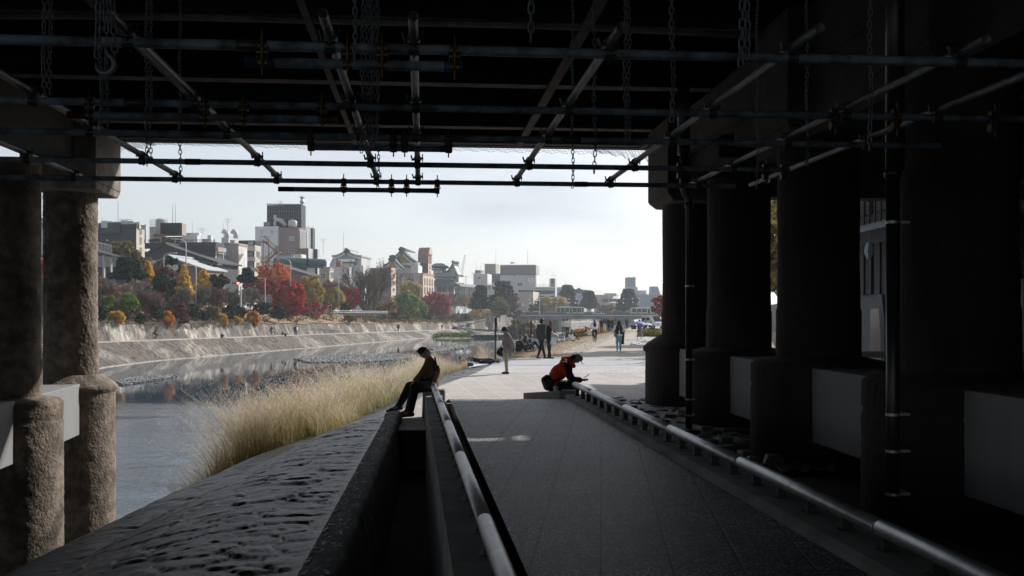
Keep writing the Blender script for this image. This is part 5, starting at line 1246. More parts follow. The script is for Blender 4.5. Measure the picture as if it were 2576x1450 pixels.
# steel stair
st = thing('steel_staircase', 'brown zigzag steel fire stair before the pale tower', 'staircase', tuple(P(680, 690, 200)))
for (x, y0, y1) in ((662, 604, 700), (676, 602, 700), (697, 620, 700), (702, 632, 700)):
    a = P(x, y0, 200); b = P(x, y1, 200); MB().tube([a, b], .12, 5).build('post', c_steelbrown, st)
for i, (xa, ya, xb, yb) in enumerate(((664, 608, 698, 634), (698, 634, 668, 660), (668, 660, 699, 684))):
    a, b = P(xa, ya, 200), P(xb, yb, 200); m = MB().tube([a, b], .2, 4).tube([a + UP * 1, b + UP * 1], .07, 4)
    for k in range(7): q = a.lerp(b, k / 6); m.tube([q, q + UP * 1], .04, 4)
    m.build('flight', c_steelbrown, st)
for (xa, xb, y) in ((655, 677, 608), (690, 704, 634), (655, 672, 660), (690, 704, 684)):
    a, b = P(xa, y, 200), P(xb, y, 200); m = MB().box(a.x, b.x, 199.6, 201.4, a.z - .15, a.z).tube([a + UP * 1.05, b + UP * 1.05], .05, 4)
    for k in range(6): q = a.lerp(b, k / 5); m.tube([q, q + UP * 1.05], .04, 4)
    m.build('landing', c_steelbrown, st)
# tower
B = Bld('tower_block', 'tall pale tower whose top is wrapped in black construction netting', 645, 752, 770, 574, 700, 270, c_mauve, c_white, c_lgrey, group=gBl, parapet=.3)
B.fr(0, B.fx(702), B.zb, B.zt + .5, 'white_wing', c_white, .8)
for x in (661, 688): a, b = B.fx(x - 3), B.fx(x + 3); B.fr(a, b, B.zy(589), B.zy(578), 'louvre', c_metal, .84)
B.win('f', B.fx(728), B.fx(740), B.zy(605), B.zy(596), glass=c_glassl); B.win('f', B.fx(728), B.fx(740), B.zy(634), B.zy(628))
for i in range(6): B.sd(B.d * (i + .2) / 6, B.d * (i + .62) / 6, B.zb + 1, B.zt - .6, 'fluted_rib', c_pale, .35)
nb = B.roofbox(672, 757, 769, 515, 'netted_floors', c_black, c_slate, 3); 
m = MB()
for i in range(15):
    q = P(672 + i * 6.1, 512, 273); m.tube([q, (q.x, q.y, CZ - (574 - HY) / F * 273)], .07, 4)
for k in range(4): m.tube([P(671, 513.5 + k * 1.2 + (0 if k < 2 else 16 * (k - 1)), 272.9), P(758, 514.5 + k * 1.2 + (0 if k < 2 else 16 * (k - 1)), 272.9)], .06, 4)
m.build('scaffold_poles', C('scaffold grey', (.16, .17, .18)), nb)
B.roofbox(663, 676, 680, 559, 'grey_annex', C('annex grey', (.2, .2, .2)), c_lgrey, 1.5)
q = P(692, 571, 272); MB().tube([q, q + UP * 1.2, q + Vector((.3, 0, 2.0)), q + Vector((1.8, 0, 1.6)), q + Vector((2.8, 0, .3))], [.5, .5, .6, .6, .5], 8).tube([q + Vector((0, 0, 1.9)), q + Vector((0, 0, 3.2))], .45, 8).build('vent_duct', c_metal, B.root, smooth=True)
q = P(736, 572, 272); MB().lathe(tuple(q), [(1.1, 0), (1.25, .5), (1.25, 1.5), (.9, 1.9), (.3, 2.1)], 14).build('water_tank', c_metal, B.root, smooth=True)
B.mast(757, 492, 516, 6, .06); q = P(760, 508, 276); MB().lathe(tuple(q - UP * 1.4), [(.5, 0), (.35, .8), (.7, 1.3), (.3, 2.2), (.8, 2.6), (.1, 3.0)], 10).build('beacon', c_metal, B.root)
B.mast(706, 504, 516, 5, .05, True)
sc = thing('stair_scaffold', 'slim scaffolded stair column on the right of the netted tower', 'scaffold', tuple(P(780, 650, 268)), gBl)
MB().box(P(781, 0, 268).x, P(787, 0, 268).x, 268, 271, P(0, 700, 268).z, P(0, 574, 268).z).build('core', c_slate, sc)
m = MB()
for x in (771, 775, 779, 787.5): a, b = P(x, 570, 267.8), P(x, 660, 267.8); m.tube([a, b], .07, 4)
for k in range(12): m.tube([P(771, 575 + 7 * k, 267.8), P(788, 575 + 7 * k, 267.8)], .05, 4)
m.build('poles', c_metal, sc)
# brown block, greenhouse, barrel roof
B = Bld('brown_block', 'plain brown block below the netted tower', 743, 776, 787, 625, 690, 262, c_brown, c_metal, c_lgrey, group=gBl)
B = Bld('dark_block', 'slim dark netted block right of the tower', 789, 799, 803, 627, 700, 266, c_slate, c_metal, c_lgrey, group=gBl)
B.mast(813, 600, 640, 2, .05, True)
B = Bld('roof_garden_house', 'house with a dark green barrel roof and a white glasshouse on top', 693, 770, 792, 655, 710, 246, c_slate, c_dgrey, c_lgrey, group=gBl)
q0, q1 = P(692, 660, 246), P(775, 662, 244); 
MB().tube([q0, q1], 1.15, 12).tube([q1, q1 + Vector((3.9, 1.5, -.1))], [1.15, 1.1], 12).box(q0.x, q1.x + 4, 243, 247, q0.z - 1.4, q0.z - 1.05).build('barrel_roof', c_green, B.root, smooth=False)
for x in (705, 722, 740, 757): B.win('f', B.fx(x), B.fx(x + 10), B.zy(684), B.zy(672))
gh = B.roofbox(692, 738, 744, 644, 'glasshouse', C('white glazing bars', (.62, .64, .66)), c_white, 4, yb=655); B.roofbox(736, 758, 770, 640, 'white_shed', c_metal, c_white, 5, yb=655)
MB().prism([P(690, 652, 249), P(700, 644, 249), P(738, 644, 249), P(733, 652, 249)], (0, 1.5, 0)).build('glass_slope', c_glassl, gh)
for x in (733, 746, 752, 760): B.mast(x, 640, 668, -1.2, .06)
hs = thing('gabled_house', 'low tiled roof house half hidden behind the orange maple', 'house', tuple(P(735, 700, 226)), gBl)
gable(hs, 690, 698, 772, 670, 674, 692, 226, 8, C('brown wall', (.18, .15, .14)), c_roof, 720)
# cream building right of tower
B = Bld('cream_building', 'cream building with sliding windows behind the yellow tree', 783, 829, 839, 676, 760, 276, c_beige, c_cream, c_roof, group=gBl, parapet=.4)
B.win('f', B.fx(806), B.fx(819), B.zy(700), B.zy(688)); B.win('f', B.fx(788), B.fx(800), B.zy(700), B.zy(689)); B.win('s', 1, 3, B.zy(700), B.zy(684)); B.win('s', 1, 3, B.zy(726), B.zy(710))
B.roofbox(805, 822, 829, 658, 'lift_house', c_metal, c_white, 3); B.ac(798, 664, 1.8); B.roofbox(786, 830, 836, 672, 'dark_deck', c_slate, c_slate, 1)
# hall with curved gable
hl = thing('temple_roof_hall', 'white hall with a curved grey gable roof and stepped wings', 'hall', tuple(P(870, 700, 320)), gBl)
R_, A, B_, f_, b_ = gable(hl, 838, 872, 909, 632, 646, 646, 320, 12, c_pale, C('pale tile roof', (.40, .42, .43)), 700, rot=-6, th=.5, over=.9, curve=.5, bd=(c_white, .5))
a, b = P(849, 663, 318), P(897, 650, 318); MB().box(a.x, b.x, 317.5, 318.2, a.z - 1.5, b.z).build('gable_shade', c_slate, hl); MB().box(a.x + .3, b.x - .3, 317.4, 317.52, b.z - 1.2, b.z - .2).build('white_band', c_white, hl)  # dark panel stands in for the shade under the gable
MB().box(a.x + .2, b.x - .8, 317.4, 317.51, a.z - 1.4, b.z - 1.7).build('lower_panel', c_pale, hl)
MB().hexa([P(826, 672, 321), P(850, 672, 321), P(850, 672, 330), P(826, 672, 330), P(836, 652, 321), P(850, 652, 321), P(850, 652, 330), P(836, 652, 330)]).build('side_roof', c_roofl, hl)
q = P(872, 632, 318); MB().sphere(q, (.9, .5, .9), 8, 6).sphere(q + Vector((-.6, 0, -.1)), .5, 6, 4).sphere(q + Vector((.7, 0, -.1)), .5, 6, 4).build('roof_ornament', c_tgreen, hl)
B = Bld('white_building', 'white building with a roof tank below the curved gable hall', 836, 878, 884, 672, 760, 292, c_pale, c_white, c_lgrey, group=gBl)
B.roofbox(845, 857, 861, 656, 'brown_tank', c_brown, c_brown, 3); B.ac(853, 700, 2.2, -.5); B.win('f', B.fx(862), B.fx(872), B.zy(700), B.zy(690)); B.mast(864, 585, 640, 4, .06)
B = Bld('white_building', 'wide white building right of the roof tank', 879, 914, 922, 668, 760, 308, c_pale, c_white, c_lgrey, group=gBl); B.wins('f', 3, 2, v0=.35, v1=.95, fill=.4, hf=.3)
B = Bld('brown_block', 'wide brown grey block behind the great bare tree', 911, 984, 996, 674, 770, 330, C('brown grey panel', (.20, .17, .165)), c_peach, c_lgrey, group=gBl)
B.wins('s', 1, 4, fill=.5, hf=.4); B.wins('f', 6, 1, v0=.7, v1=.9, fill=.3, hf=.5)
# theatre with golden gables
th = thing('gabled_theatre', 'old theatre with two golden fronted gables and green tile roofs', 'theatre', tuple(P(1010, 720, 372)), gBl)
gable(th, 968, 988, 1025, 651, 670, 684, 366, 10, c_gold, c_tgreen, 704, rot=-4, th=.7, over=1.2, curve=.7, bd=(c_white, .5))
gable(th, 980, 1011, 1058, 632, 655, 668, 376, 26, c_gold, c_tgreen, 700, rot=-4, th=.8, over=1.4, curve=.8, bd=(c_white, .55))
MB().prism([P(1012, 632, 379), P(1072, 642, 396), P(1068, 676, 390), P(1050, 672, 380)], (0, .6, 0)).build('main_roof_slope', C('pale roof slope', (.46, .48, .50)), th)
for (x, y, Y) in ((988, 648, 364.5), (1011, 629, 374.5)):
    q = P(x, y, Y); MB().sphere(q, (1.2, .6, 1.0), 8, 6).sphere(q + Vector((-.9, 0, .3)), .5, 6, 4).sphere(q + Vector((.9, 0, .3)), .5, 6, 4).box(q.x - 1, q.x + 1, q.y - .5, q.y + .5, q.z - 1.6, q.z - .4).build('roof_ornament', c_tgreen, th)
q = P(984, 676, 364.6); MB().box(q.x - 3.2, q.x + 3.6, q.y - .4, q.y, q.z - .4, q.z + .25).build('white_beam', c_white, th); q = P(1006, 664, 374); MB().box(q.x - 3.6, q.x + 4.6, q.y - .6, q.y, q.z - .5, q.z + .25).build('white_beam', c_white, th)
MB().box(P(962, 0, 368).x, P(1052, 0, 368).x, 367.5, 400, P(0, 770, 368).z, P(0, 690, 368).z).build('wall', c_pale, th)
for x in (968, 980, 992): q = P(x, 715, 367.2); MB().box(q.x, q.x + 1.0, 367.2, 367.5, q.z, q.z + 3).build('window', c_glass, th)
# brick restaurant with tower
B = Bld('brick_restaurant', 'peach and brown restaurant building with arched windows and a tower', 997, 1064, 1092, 688, 790, 346, c_brickw, c_peach, c_lgrey, group=gBl, parapet=.5)
def arch(B, face, a, b, z0, z1):
    org, ax, ay = ((B.c - B.f * B.w), B.f, B.b) if face == 'f' else (B.c, B.b, -B.f); poly = []
    r = (b - a) / 2
    for (l, z) in [(a, z0), (b, z0), (b, z1)] + [((a + b) / 2 + r * math.cos(rad(t)), z1 + r * math.sin(rad(t))) for t in (30, 60, 90, 120, 150)] + [(a, z1)]: poly.append(org + ax * l - ay * .12 + UP * z)
    MB().prism(poly, ay * .14).build('arched_window', c_glass, B.root)
for x in (1026, 1036, 1046): a = B.fx(x); arch(B, 'f', a, a + 1.1, B.zy(716), B.zy(704))
for j, y in enumerate((708, 730, 752)):
    for i in range(4): a = B.d * (.12 + .22 * i); arch(B, 's', a, a + B.d * .09, B.zy(y + 9), B.zy(y - 4))
B.fr(B.fx(1040), B.fx(1056), B.zb, B.zt, 'pale_pilaster', c_beige, .15)
for x in (1003, 1016): q = P(x, 690, 344); MB().tube([q, (q.x, q.y, B.zb)], .12, 5).build('drain_pipe', c_metal, B.root)
B.roofbox(1000, 1045, 1060, 675, 'roof_house', c_lgrey, c_white, 2); B.roofbox(1034, 1052, 1062, 668, 'white_stairhouse', c_pale, c_white, 1.5)
T = Bld('x', '', 1052, 1077, 1086, 640, 700, 357, C('dark tile tower', (.07, .075, .08)), c_peach, c_brown, root=B.root, wall='tower')
cx_ = T.c - T.f * T.w; pts = []
for i in range(9): t = math.pi * i / 8; pts.append((T.d / 2 - T.d / 2 * math.cos(t), T.zy(640) + 2.6 * math.sin(t)))
poly = [T.c + T.b * l + T.f * .05 + UP * z for l, z in [(0, T.zy(662))] + pts + [(T.d, T.zy(662))]]
MB().prism(poly, -T.f * (T.w + .1)).build('tower_roof', c_brown, B.root); MB().prism([q + T.f * .05 for q in poly[1:-1]], T.f * .3).build('tower_gable', c_peach, B.root)
for j in range(3): T.sd(T.d * .35, T.d * .65, T.zy(664 + 13 * j), T.zy(656 + 13 * j), 'window', c_glass)
B.roofbox(1043, 1052, 1058, 660, 'roof_tank', c_metal, c_metal, 6); B.railing(1000, 1046, 682, 688, .4, 14)
# tiered roof temple
tp = thing('tiered_roof_temple', 'white temple building with tiered curved green roofs', 'temple', tuple(P(1120, 740, 400)), gBl)
def tier(x0, x1, yt, yb, Y, ov, wallm=c_white, d=12, h=2.2):
    a = P(x0, yb, Y); b = P(x1, yt, Y); MB().box(a.x, b.x, Y, Y + d, a.z, b.z).build('wall', wallm, tp)
    mb = MB(); V = []
    for (e, z) in ((ov, b.z - .3), (ov + .05, b.z), (ov * .4, b.z + h * .35), (-.8, b.z + h)):
        V += [Vector((a.x - e, Y - e, z)), Vector((b.x + e, Y - e, z)), Vector((b.x + e, Y + d + e, z)), Vector((a.x - e, Y + d + e, z))]
    for i in range(3): o = 4 * i; mb.add(V[o:o + 8], [(0, 1, 5, 4), (1, 2, 6, 5), (2, 3, 7, 6), (3, 0, 4, 7)])
    mb.add(V[:4], [(3, 2, 1, 0)]); mb.add(V[-4:], [(0, 1, 2, 3)]); return mb.build('tiered_roof', c_tgreen, tp)
tier(1092, 1142, 717, 790, 385, 2.0); tier(1094, 1136, 696, 712, 388, 2.0, h=1.6); tier(1090, 1108, 678, 694, 392, .5, c_metal, h=.4)
tier(1090, 1118, 670, 690, 402, 1.4, c_slate, h=1.2)
gable(tp, 1120, 1141, 1154, 664, 686, 694, 398, 5, c_white, c_tgreen, 710, rot=-14, th=.6, over=1.3, curve=1.2)
for x in (1098, 1112, 1128): q = P(x, 735, 384.8); MB().box(q.x, q.x + 2.0, 384.7, 385, q.z, q.z + 2.2).build('window', c_glass, tp)
# long arcade
ar = thing('riverside_arcade', 'long pale arcade with two rows of white posts beside the temple', 'building', tuple(P(1165, 770, 400)), gBl)
a, b = P(1138, 770, 395), P(1204, 722, 395); MB().box(a.x, b.x, 396, 408, a.z, b.z).build('wall', c_beige, ar)
MB().hexa([P(1136, 719, 393), P(1206, 725, 393), P(1204, 725, 409), P(1138, 719, 409), P(1140, 714, 396), P(1200, 717, 396), P(1200, 717, 408), P(1140, 714, 408)]).build('roof', c_roofl, ar)
for i in range(15): q = P(1140 + i * 4.4, 752, 394); MB().box(q.x - .14, q.x + .14, 393.9, 394.2, q.z, q.z + 4.6).build('post', c_white, ar)
for y in (736, 751): q0, q1 = P(1138, y, 393.6), P(1205, y, 393.6); MB().box(q0.x, q1.x, 393.5, 394.2, q0.z - .15, q0.z + .2).build('balcony_rail', c_pale, ar)
for i in range(7): q = P(1143 + i * 8.8, 749, 395.9); MB().box(q.x, q.x + .9, 395.8, 396, q.z, q.z + 3).build('window', c_glass, ar)
cr = thing('tower_crane', 'thin distant crane jib leaning over the temple roofs', 'crane', tuple(P(1158, 710, 800)))
m = MB(); a0, a1 = P(1157.5, 712, 800), P(1170, 641, 800)
for o in (Vector((-.9, 0, 0)), Vector((.9, 0, 0))): m.tube([a0 + o, a1 + o * .5], .14, 4)
for k in range(16):
    u, v = k / 16, (k + 1) / 16; s_ = -1 if k % 2 else 1; m.tube([a0.lerp(a1, u) + Vector((.9 * s_ * (1 - u * .5), 0, 0)), a0.lerp(a1, v) - Vector((.9 * s_ * (1 - v * .5), 0, 0))], .09, 4)
m.build('jib', C('crane red', (.45, .25, .2)), cr)
MB().box(P(1152, 0, 760).x, P(1168, 0, 760).x, 758, 762, P(0, 722, 760).z, P(0, 713, 760).z).build('counterweight', c_brown, cr)
# beyond the bridge head
B = Bld('white_building', 'white building with a red brown roof tank left of the grey cube', 1191, 1226, 1237, 689, 790, 480, c_pale, c_white, c_lgrey, group=gBl)
B.roofbox(1195, 1209, 1217, 680, 'brown_tank', c_brown, c_brown, 3); B.roofbox(1191, 1212, 1218, 687, 'lift_house', c_white, c_white, 2); B.win('f', B.fx(1203), B.fx(1209), B.zy(702), B.zy(697)); B.mast(1198, 662, 680, 4, .08); B.mast(1210, 668, 680, 5, .06, True)
B.railing(1185, 1191, 685, 700, 0, 3)
B = Bld('grey_building', 'dark roofed building topped by a plain grey cube', 1219, 1262, 1270, 696, 790, 520, c_pale, c_white, c_slate, group=gBl)
B.roofbox(1219, 1247, 1256, 664, 'grey_cube', C('warm grey panel', (.24, .235, .235)), c_lgrey, 3); B.fr(0, B.w, B.zy(712), B.zt + 1.5, 'dark_band', c_slate, .3); B.mast(1247, 630, 664, 6, .08)
B = Bld('long_low_block', 'low white block with dark openings before the grey cube', 1222, 1276, 1288, 716, 790, 470, c_pale, c_white, c_lgrey, group=gBl); B.wins('f', 5, 1, v0=.8, v1=.98, fill=.6, hf=.6); B.railing(1222, 1276, 712, 716, .5, 16)
B = Bld('sign_building', 'big pale building with a dark roof band and white characters on its wall', 1258, 1348, 1357, 690, 790, 470, c_pale, c_white, c_slate, group=gBl, rot=-8)
B.roofbox(1258, 1348.4, 1357, 667, 'roof_band', C('taupe roof band', (.17, .165, .17)), c_lgrey, -.3)
B.fr(-.3, B.w + .3, B.zy(691.5), B.zy(690), 'band_edge', c_slate, .5)
for x in (1292,): B.win('f', B.fx(x), B.fx(x + 4), B.zy(695), B.zy(691.5))
for x in (1303, 1309.5): B.win('f', B.fx(x), B.fx(x + 3.5), B.zy(719), B.zy(712.5), frame=c_slate)
B.sd(1.0, 2.0, B.zy(720), B.zt, 'dark_slot', c_slate, .05)
B.mast(1327, 629, 667, 3, .09); B.mast(1295, 658, 667, 3, .06, True)
q = P(1288, 665, 472); MB().lathe(tuple(q), [(.1, 0), (.9, .7), (1.0, .9)], 10).build('satellite_dish', c_metal, B.root)
m = MB()
for i in range(18): q = P(1262 + i * 5, 667, 471); m.sphere(q, (.18, .1, .25), 5, 4)
m.build('roof_spikes', c_black, B.root)
# the characters, in strokes
def glyph(B, x0, x1, y0, y1, strokes, t=.2):
    g = MB(); a0, a1 = B.fx(x0), B.fx(x1); o = B.c - B.f * B.w; z0, z1 = B.zy(y1), B.zy(y0)
    for (ax_, ay_, bx_, by_) in strokes:
        p = o + B.f * (a0 + (a1 - a0) * ax_) - B.b * .15 + UP * (z0 + (z1 - z0) * ay_); q = o + B.f * (a0 + (a1 - a0) * bx_) - B.b * .15 + UP * (z0 + (z1 - z0) * by_)
        g.tube([p, q], t, 5)
    return g.build('lettering', C('white letters', (.85, .86, .88)), B.root)
glyph(B, 1328, 1334.6, 703.4, 711, [(.12, .86, .88, .86), (.0, .55, 1, .55), (.5, .86, .5, .55), (.5, .55, .05, 0), (.5, .55, .95, 0)], .17)
glyph(B, 1336, 1343, 703.4, 711, [(.0, .7, .3, .7), (.15, 1, .15, .15), (.0, .1, .32, .22), (.42, .95, 1, .95), (.7, 1.05, .7, .95), (.5, .8, .95, .8), (.5, .8, .5, .5), (.95, .8, .95, .5), (.5, .5, .95, .5), (.55, .38, .92, .38), (.55, .38, .55, .1), (.92, .38, .92, .1), (.55, .24, .92, .24), (.42, 0, 1, 0)], .12)
for k in range(4): glyph(B, 1328 + k * 4, 1331 + k * 4, 700.2, 702.2, [(0, 1, 1, 1), (.5, 1, .5, 0), (0, .4, 1, .4), (0, 0, 1, 0)], .08)
B = Bld('podium_building', 'low building with a verdigris roof edge and a bright sunlit side', 1305, 1341, 1357, 734, 792, 440, c_beige, c_cream, c_tgreen, group=gBl); B.fr(-.2, B.w + .2, B.zt - .1, B.zt + .7, 'roof_edge', c_tgreen, .4)
B = Bld('balcony_building', 'building with scalloped white balconies right of the character sign', 1345, 1396, 1400, 722, 790, 462, c_slate, c_pale, c_lgrey, group=gBl)
for y in (722, 728, 741, 748): B.fr(-.4, B.w + .4, B.zy(y + 3), B.zy(y), 'balcony', c_white if y != 728 else c_beige, 1.2)
m = MB(); 
for i in range(26): m.obox(B.c - B.f * B.w, B.f, B.b, UP, B.w * i / 26, B.w * (i + .55) / 26, -1.35, -1.2, B.zy(731), B.zy(726))
m.build('scallops', c_white, B.root); B.railing(1350, 1396, 716, 722, 1, 18); B.mast(1358, 714, 722, 1, .1); B.mast(1367, 714, 722, 1, .1)
B = Bld('glass_stairtower', 'dark glass stair tower with an antenna behind the balcony building', 1382, 1396, 1401, 701, 790, 500, c_glass, c_pale, c_lgrey, group=gBl, rot=-10); B.mast(1389, 674, 701, 2, .08); B.mast(1396, 690, 701, 2, .06, True); B.fr(0, .8, B.zb, B.zt, 'corner_strip', c_pale, .2)
B = Bld('pale_building', 'blank pale blue building left of the tallest pine', 1398, 1424, 1434, 723, 792, 520, c_blue, c_pale, c_lgrey, group=gBl); B.roofbox(1418, 1433, 1440, 718, 'lift_house', c_pale, c_white, 4); B.mast(1422, 706, 720, 5, .08, True)
B = Bld('roofed_house', 'low house with a dark curved roof between the two pines', 1436, 1470, 1482, 738, 792, 500, c_blue, c_pale, c_roof, group=gBl); B.roofbox(1440, 1462, 1468, 729, 'upper_storey', c_dgrey, c_pale, 4); B.wins('f', 3, 1, v0=.5, v1=.8, fill=.4)
gable(B.root, 1443, 1455, 1468, 727, 732, 731, 505, 8, c_dgrey, c_roof, 740)
B = Bld('small_gable_house', 'small white gable house behind the bridge lamps', 1476, 1488, 1494, 752, 792, 470, c_pale, c_white, c_roofl, group=gBl); gable(B.root, 1473, 1481, 1495, 744, 751, 753, 469, 6, c_pale, c_roofl, 760)
B = Bld('pink_building', 'pinkish low building above the moving bus', 1496, 1534, 1562, 742, 792, 520, c_pink, c_pale, c_lgrey, group=gBl); B.roofbox(1520, 1550, 1558, 738, 'awning_roof', c_roofl, c_roofl, 2, yb=744); B.fr(B.fx(1515), B.w + 6, B.zy(760), B.zy(752), 'dark_eaves', c_slate, .8); B.win('f', B.fx(1509), B.fx(1512), B.zy(756), B.zy(750)); B.railing(1498, 1518, 733, 742, 1, 6)
B = Bld('white_shop', 'white low shop behind the bridge between bus and pine', 1524, 1562, 1572, 762, 796, 450, c_pale, c_white, c_lgrey, group=gBl); B.win('f', B.fx(1532), B.fx(1540), B.zy(784), B.zy(774))
B = Bld('grey_office', 'blue grey office with paired windows at the right end of the bridge', 1575, 1664, 1700, 742, 798, 450, c_blue, c_pale, c_lgrey, group=gBl, rot=2, depth=14, parapet=.5)
for y in (752, 768):
    for x in (1617, 1641): B.win('f', B.fx(x), B.fx(x + 4.5), B.zy(y + 7), B.zy(y), frame=c_pale, glass=c_glassl)
B.roofbox(1577, 1599, 1602, 698, 'stair_tower', c_blue, c_pale, 5, d=6); B.roofbox(1577, 1604, 1608, 722, 'white_band_block', c_pale, c_white, 4.8, d=7); B.roofbox(1606, 1626, 1628, 731, 'roof_house', c_pale, c_white, 4, d=6)
c0 = P(1637, 742, 455); MB().prism([P(1637, 742, 455), P(1662, 742, 455), P(1655, 721, 455), P(1637, 721, 455)], (0, 6, 0)).build('slanted_roof_house', c_blue, B.root)
B.railing(1602, 1662, 738, 742, .5, 20); B.mast(1593, 678, 698, 6, .08); B.mast(1601, 690, 698, 6, .06, True); B.mast(1581, 690, 698, 6, .05)
# skyline fillers, low far roofs
for i, (x0, x1, yt, Y, mt, lb) in enumerate(((1226, 1300, 742, 700, c_pink, 'distant pinkish block behind the pines at the bridge head'), (1400, 1480, 745, 760, c_blue, 'distant blue grey block behind the tall pines'), (1490, 1600, 752, 800, c_pale, 'distant pale block behind the pink building'), (1640, 1720, 748, 700, c_pale, 'distant pale block at the right edge of the opening'))):
    Bld('distant_block', lb, x0, x1, x1 + 6, yt, 800, Y, mt, c_white, c_lgrey, group=gBl)

# ---- utility poles, street lamps, signals
def lamp(label, x, ytop, ybase, Y, reach, h=None):
    b = P(x, ybase, Y); t = P(x, ytop, Y); r = thing('street_lamp', label, 'street lamp', tuple(b), 'curved street lamps on the far bank'); d = reach / F * Y
    pts = [b, Vector((b.x, b.y, t.z - abs(d) * .6))] + [Vector((b.x + d * (1 - math.cos(rad(a))), b.y, t.z - abs(d) * .6 + abs(d) * .6 * math.sin(rad(a)))) for a in (20, 40, 60, 80, 90)]
    MB().tube(pts, [.11, .09, .08, .07, .06, .06, .05], 6).build('pole', c_metal, r, smooth=True)
    e = pts[-1]; MB().box(min(e.x, e.x + .9 * np.sign(d)), max(e.x, e.x + .9 * np.sign(d)), e.y - .15, e.y + .15, e.z - .07, e.z + .07).build('lamp_head', c_metal, r); return r
lamp('street lamp arching above the long dark block', 468, 602, 760, 158, -22); lamp('shorter street lamp left of the round sign backs', 412, 637, 760, 156, 18); lamp('low street lamp between two ginkgos', 493, 668, 760, 154, -10)
lamp('tall street lamp in the gap between the left stone columns', 119, 535, 760, 122, -20); lamp('street lamp behind the orange topped maple', 731, 650, 720, 188, -22); lamp('slim lamp beside the white building', 852, 690, 760, 225, -18)
for i, x in enumerate((424, 440.5)):
    q = P(x, 674, 152); r = thing('round_sign', ('left grey back of a pair of round road signs', 'right grey back of a pair of round road signs')[i], 'road sign', (q.x, q.y, ST(152)), 'round road signs seen from behind')
    MB().tube([q + Vector((0, .02, 0)), q + Vector((0, -.03, 0))], .47, 20).build('disc', c_metal, r); MB().tube([q + Vector((0, .07, .4)), (q.x, q.y + .07, ST(152))], .04, 6).build('post', c_metal, r)
def signal(label, x, y, Y, xp, litpos):
    q = P(x, y, Y); b = P(xp, y, Y); r = thing('traffic_signal', label, 'traffic light', (b.x, Y, ST(Y)), 'traffic lights on the far street')
    MB().tube([(b.x, Y, ST(Y)), (b.x, Y, q.z + .1)], .09, 6).tube([(b.x, Y, q.z + .1), (q.x, Y, q.z + .15)], .05, 6).build('pole', c_metal, r)
    MB().box(q.x - .65, q.x + .65, Y - .12, Y + .1, q.z - .22, q.z + .22).build('housing', c_metal, r)
    for k in range(3): MB().tube([(q.x - .4 + .4 * k, Y - .14, q.z), (q.x - .4 + .4 * k, Y - .18, q.z)], .15, 10).build('lens', emis('red signal light', (1, .12, .08), 6) if k == litpos else c_glass, r)
signal('horizontal traffic light showing red over the thicket', 593, 713, 165, 560, 2); signal('second traffic light showing red against the dark red maple', 632, 702, 172, 667, 0)
def pole(label, x, yt, Y, arms=2):
    t = P(x, yt, Y); r = thing('utility_pole', label, 'utility pole', (t.x, Y, ST(Y)), 'utility poles on the far bank'); MB().tube([(t.x, Y, ST(Y)), tuple(t)], [.16, .11], 7).build('pole', c_metal, r)
    for k in range(arms): MB().box(t.x - .9, t.x + .9, Y - .06, Y + .06, t.z - .4 - k * .8, t.z - .3 - k * .8).build('crossarm', c_metal, r)
pole('utility pole before the peach restaurant', 1013, 699, 310); pole('utility pole in front of the long arcade', 1172, 694, 380, 1); pole('white utility pole beside the bridge kiosk', 1357, 742, 375, 3); pole('utility pole behind the moving bus', 1531, 738, 440, 2); pole('utility pole among the pines near the bus', 1485, 752, 430, 1); pole('slim white post under the dark red maple', 606, 720, 160, 0)

# ---- the far bridge
YB = 380
fb = thing('far_bridge', 'long grey low bridge with a dark parapet crossing the river ahead', 'bridge', tuple(P(1480, 800, YB)))
ax0, ax1 = P(1306, 0, YB), P(1990, 0, YB + 40)
bd = (ax1 - ax0); bd.z = 0; BLn = bd.length; bd.normalize(); bn = Vector((-bd.y, bd.x, 0))
o_ = Vector((ax0.x, ax0.y, 0)); ZD = CZ + (796 - 793.6) / F * YB
MB().obox(o_, bd, bn, UP, -4, BLn, 0, 24, ZD - .35, ZD).build('deck', C('bridge deck', (.20, .21, .22)), fb)
MB().obox(o_, bd, bn, UP, -4, BLn, -.5, -.02, ZD - .25, ZD + .08).build('ledge', c_pale, fb)
g = MB(); NS = 3; span = BLn / 3.6; n = 40
def soff(l):
    u = (l / 27.5) % 1; return ZD - .35 - (.95 + 1.0 * abs(2 * u - 1) ** 2.5)
P0 = (P(1429, 0, YB).x - ax0.x) ; 
V = []
L0 = -4
def soff(l):
    u = ((l - P0) / 27.5) % 1; return ZD - .35 - (.9 + .85 * abs(2 * u - 1) ** 3)
N = 120
for i in range(N + 1):
    l = -4 + (BLn + 4) * i / N; q = o_ + bd * l; V += [q + UP * soff(l), q + bn * 22 + UP * soff(l), q + bn * 22 + UP * (ZD - .355), q + UP * (ZD - .355)]
for i in range(N): o = 4 * i; g.add(V[o:o + 8], [(0, 1, 5, 4), (1, 2, 6, 5), (2, 3, 7, 6), (3, 0, 4, 7)])
gir = g.build('girder', C('bridge girder', (.20, .21, .22), dirt=(.12, .13, .14), dscale=.3), fb)
for k in range(34):
    l = 3 + k * 2.9
    if l < BLn: MB().obox(o_ + bd * l, bd, bn, UP, -.06, .06, -.08, 0, soff(l) + .05, ZD - .36).build('stiffener', C('stiffener grey', (.14, .15, .16)), gir)
pr = MB().obox(o_, bd, bn, UP, -4, BLn, -.35, -.1, ZD + .09, ZD + 1.15); pr.build('parapet', C('dark parapet', (.085, .10, .11), var=.3, scale=2), fb)
MB().obox(o_, bd, bn, UP, -4, BLn, -.42, -.04, ZD + 1.15, ZD + 1.28).build('top_rail', C('parapet rail', (.14, .17, .18)), fb)
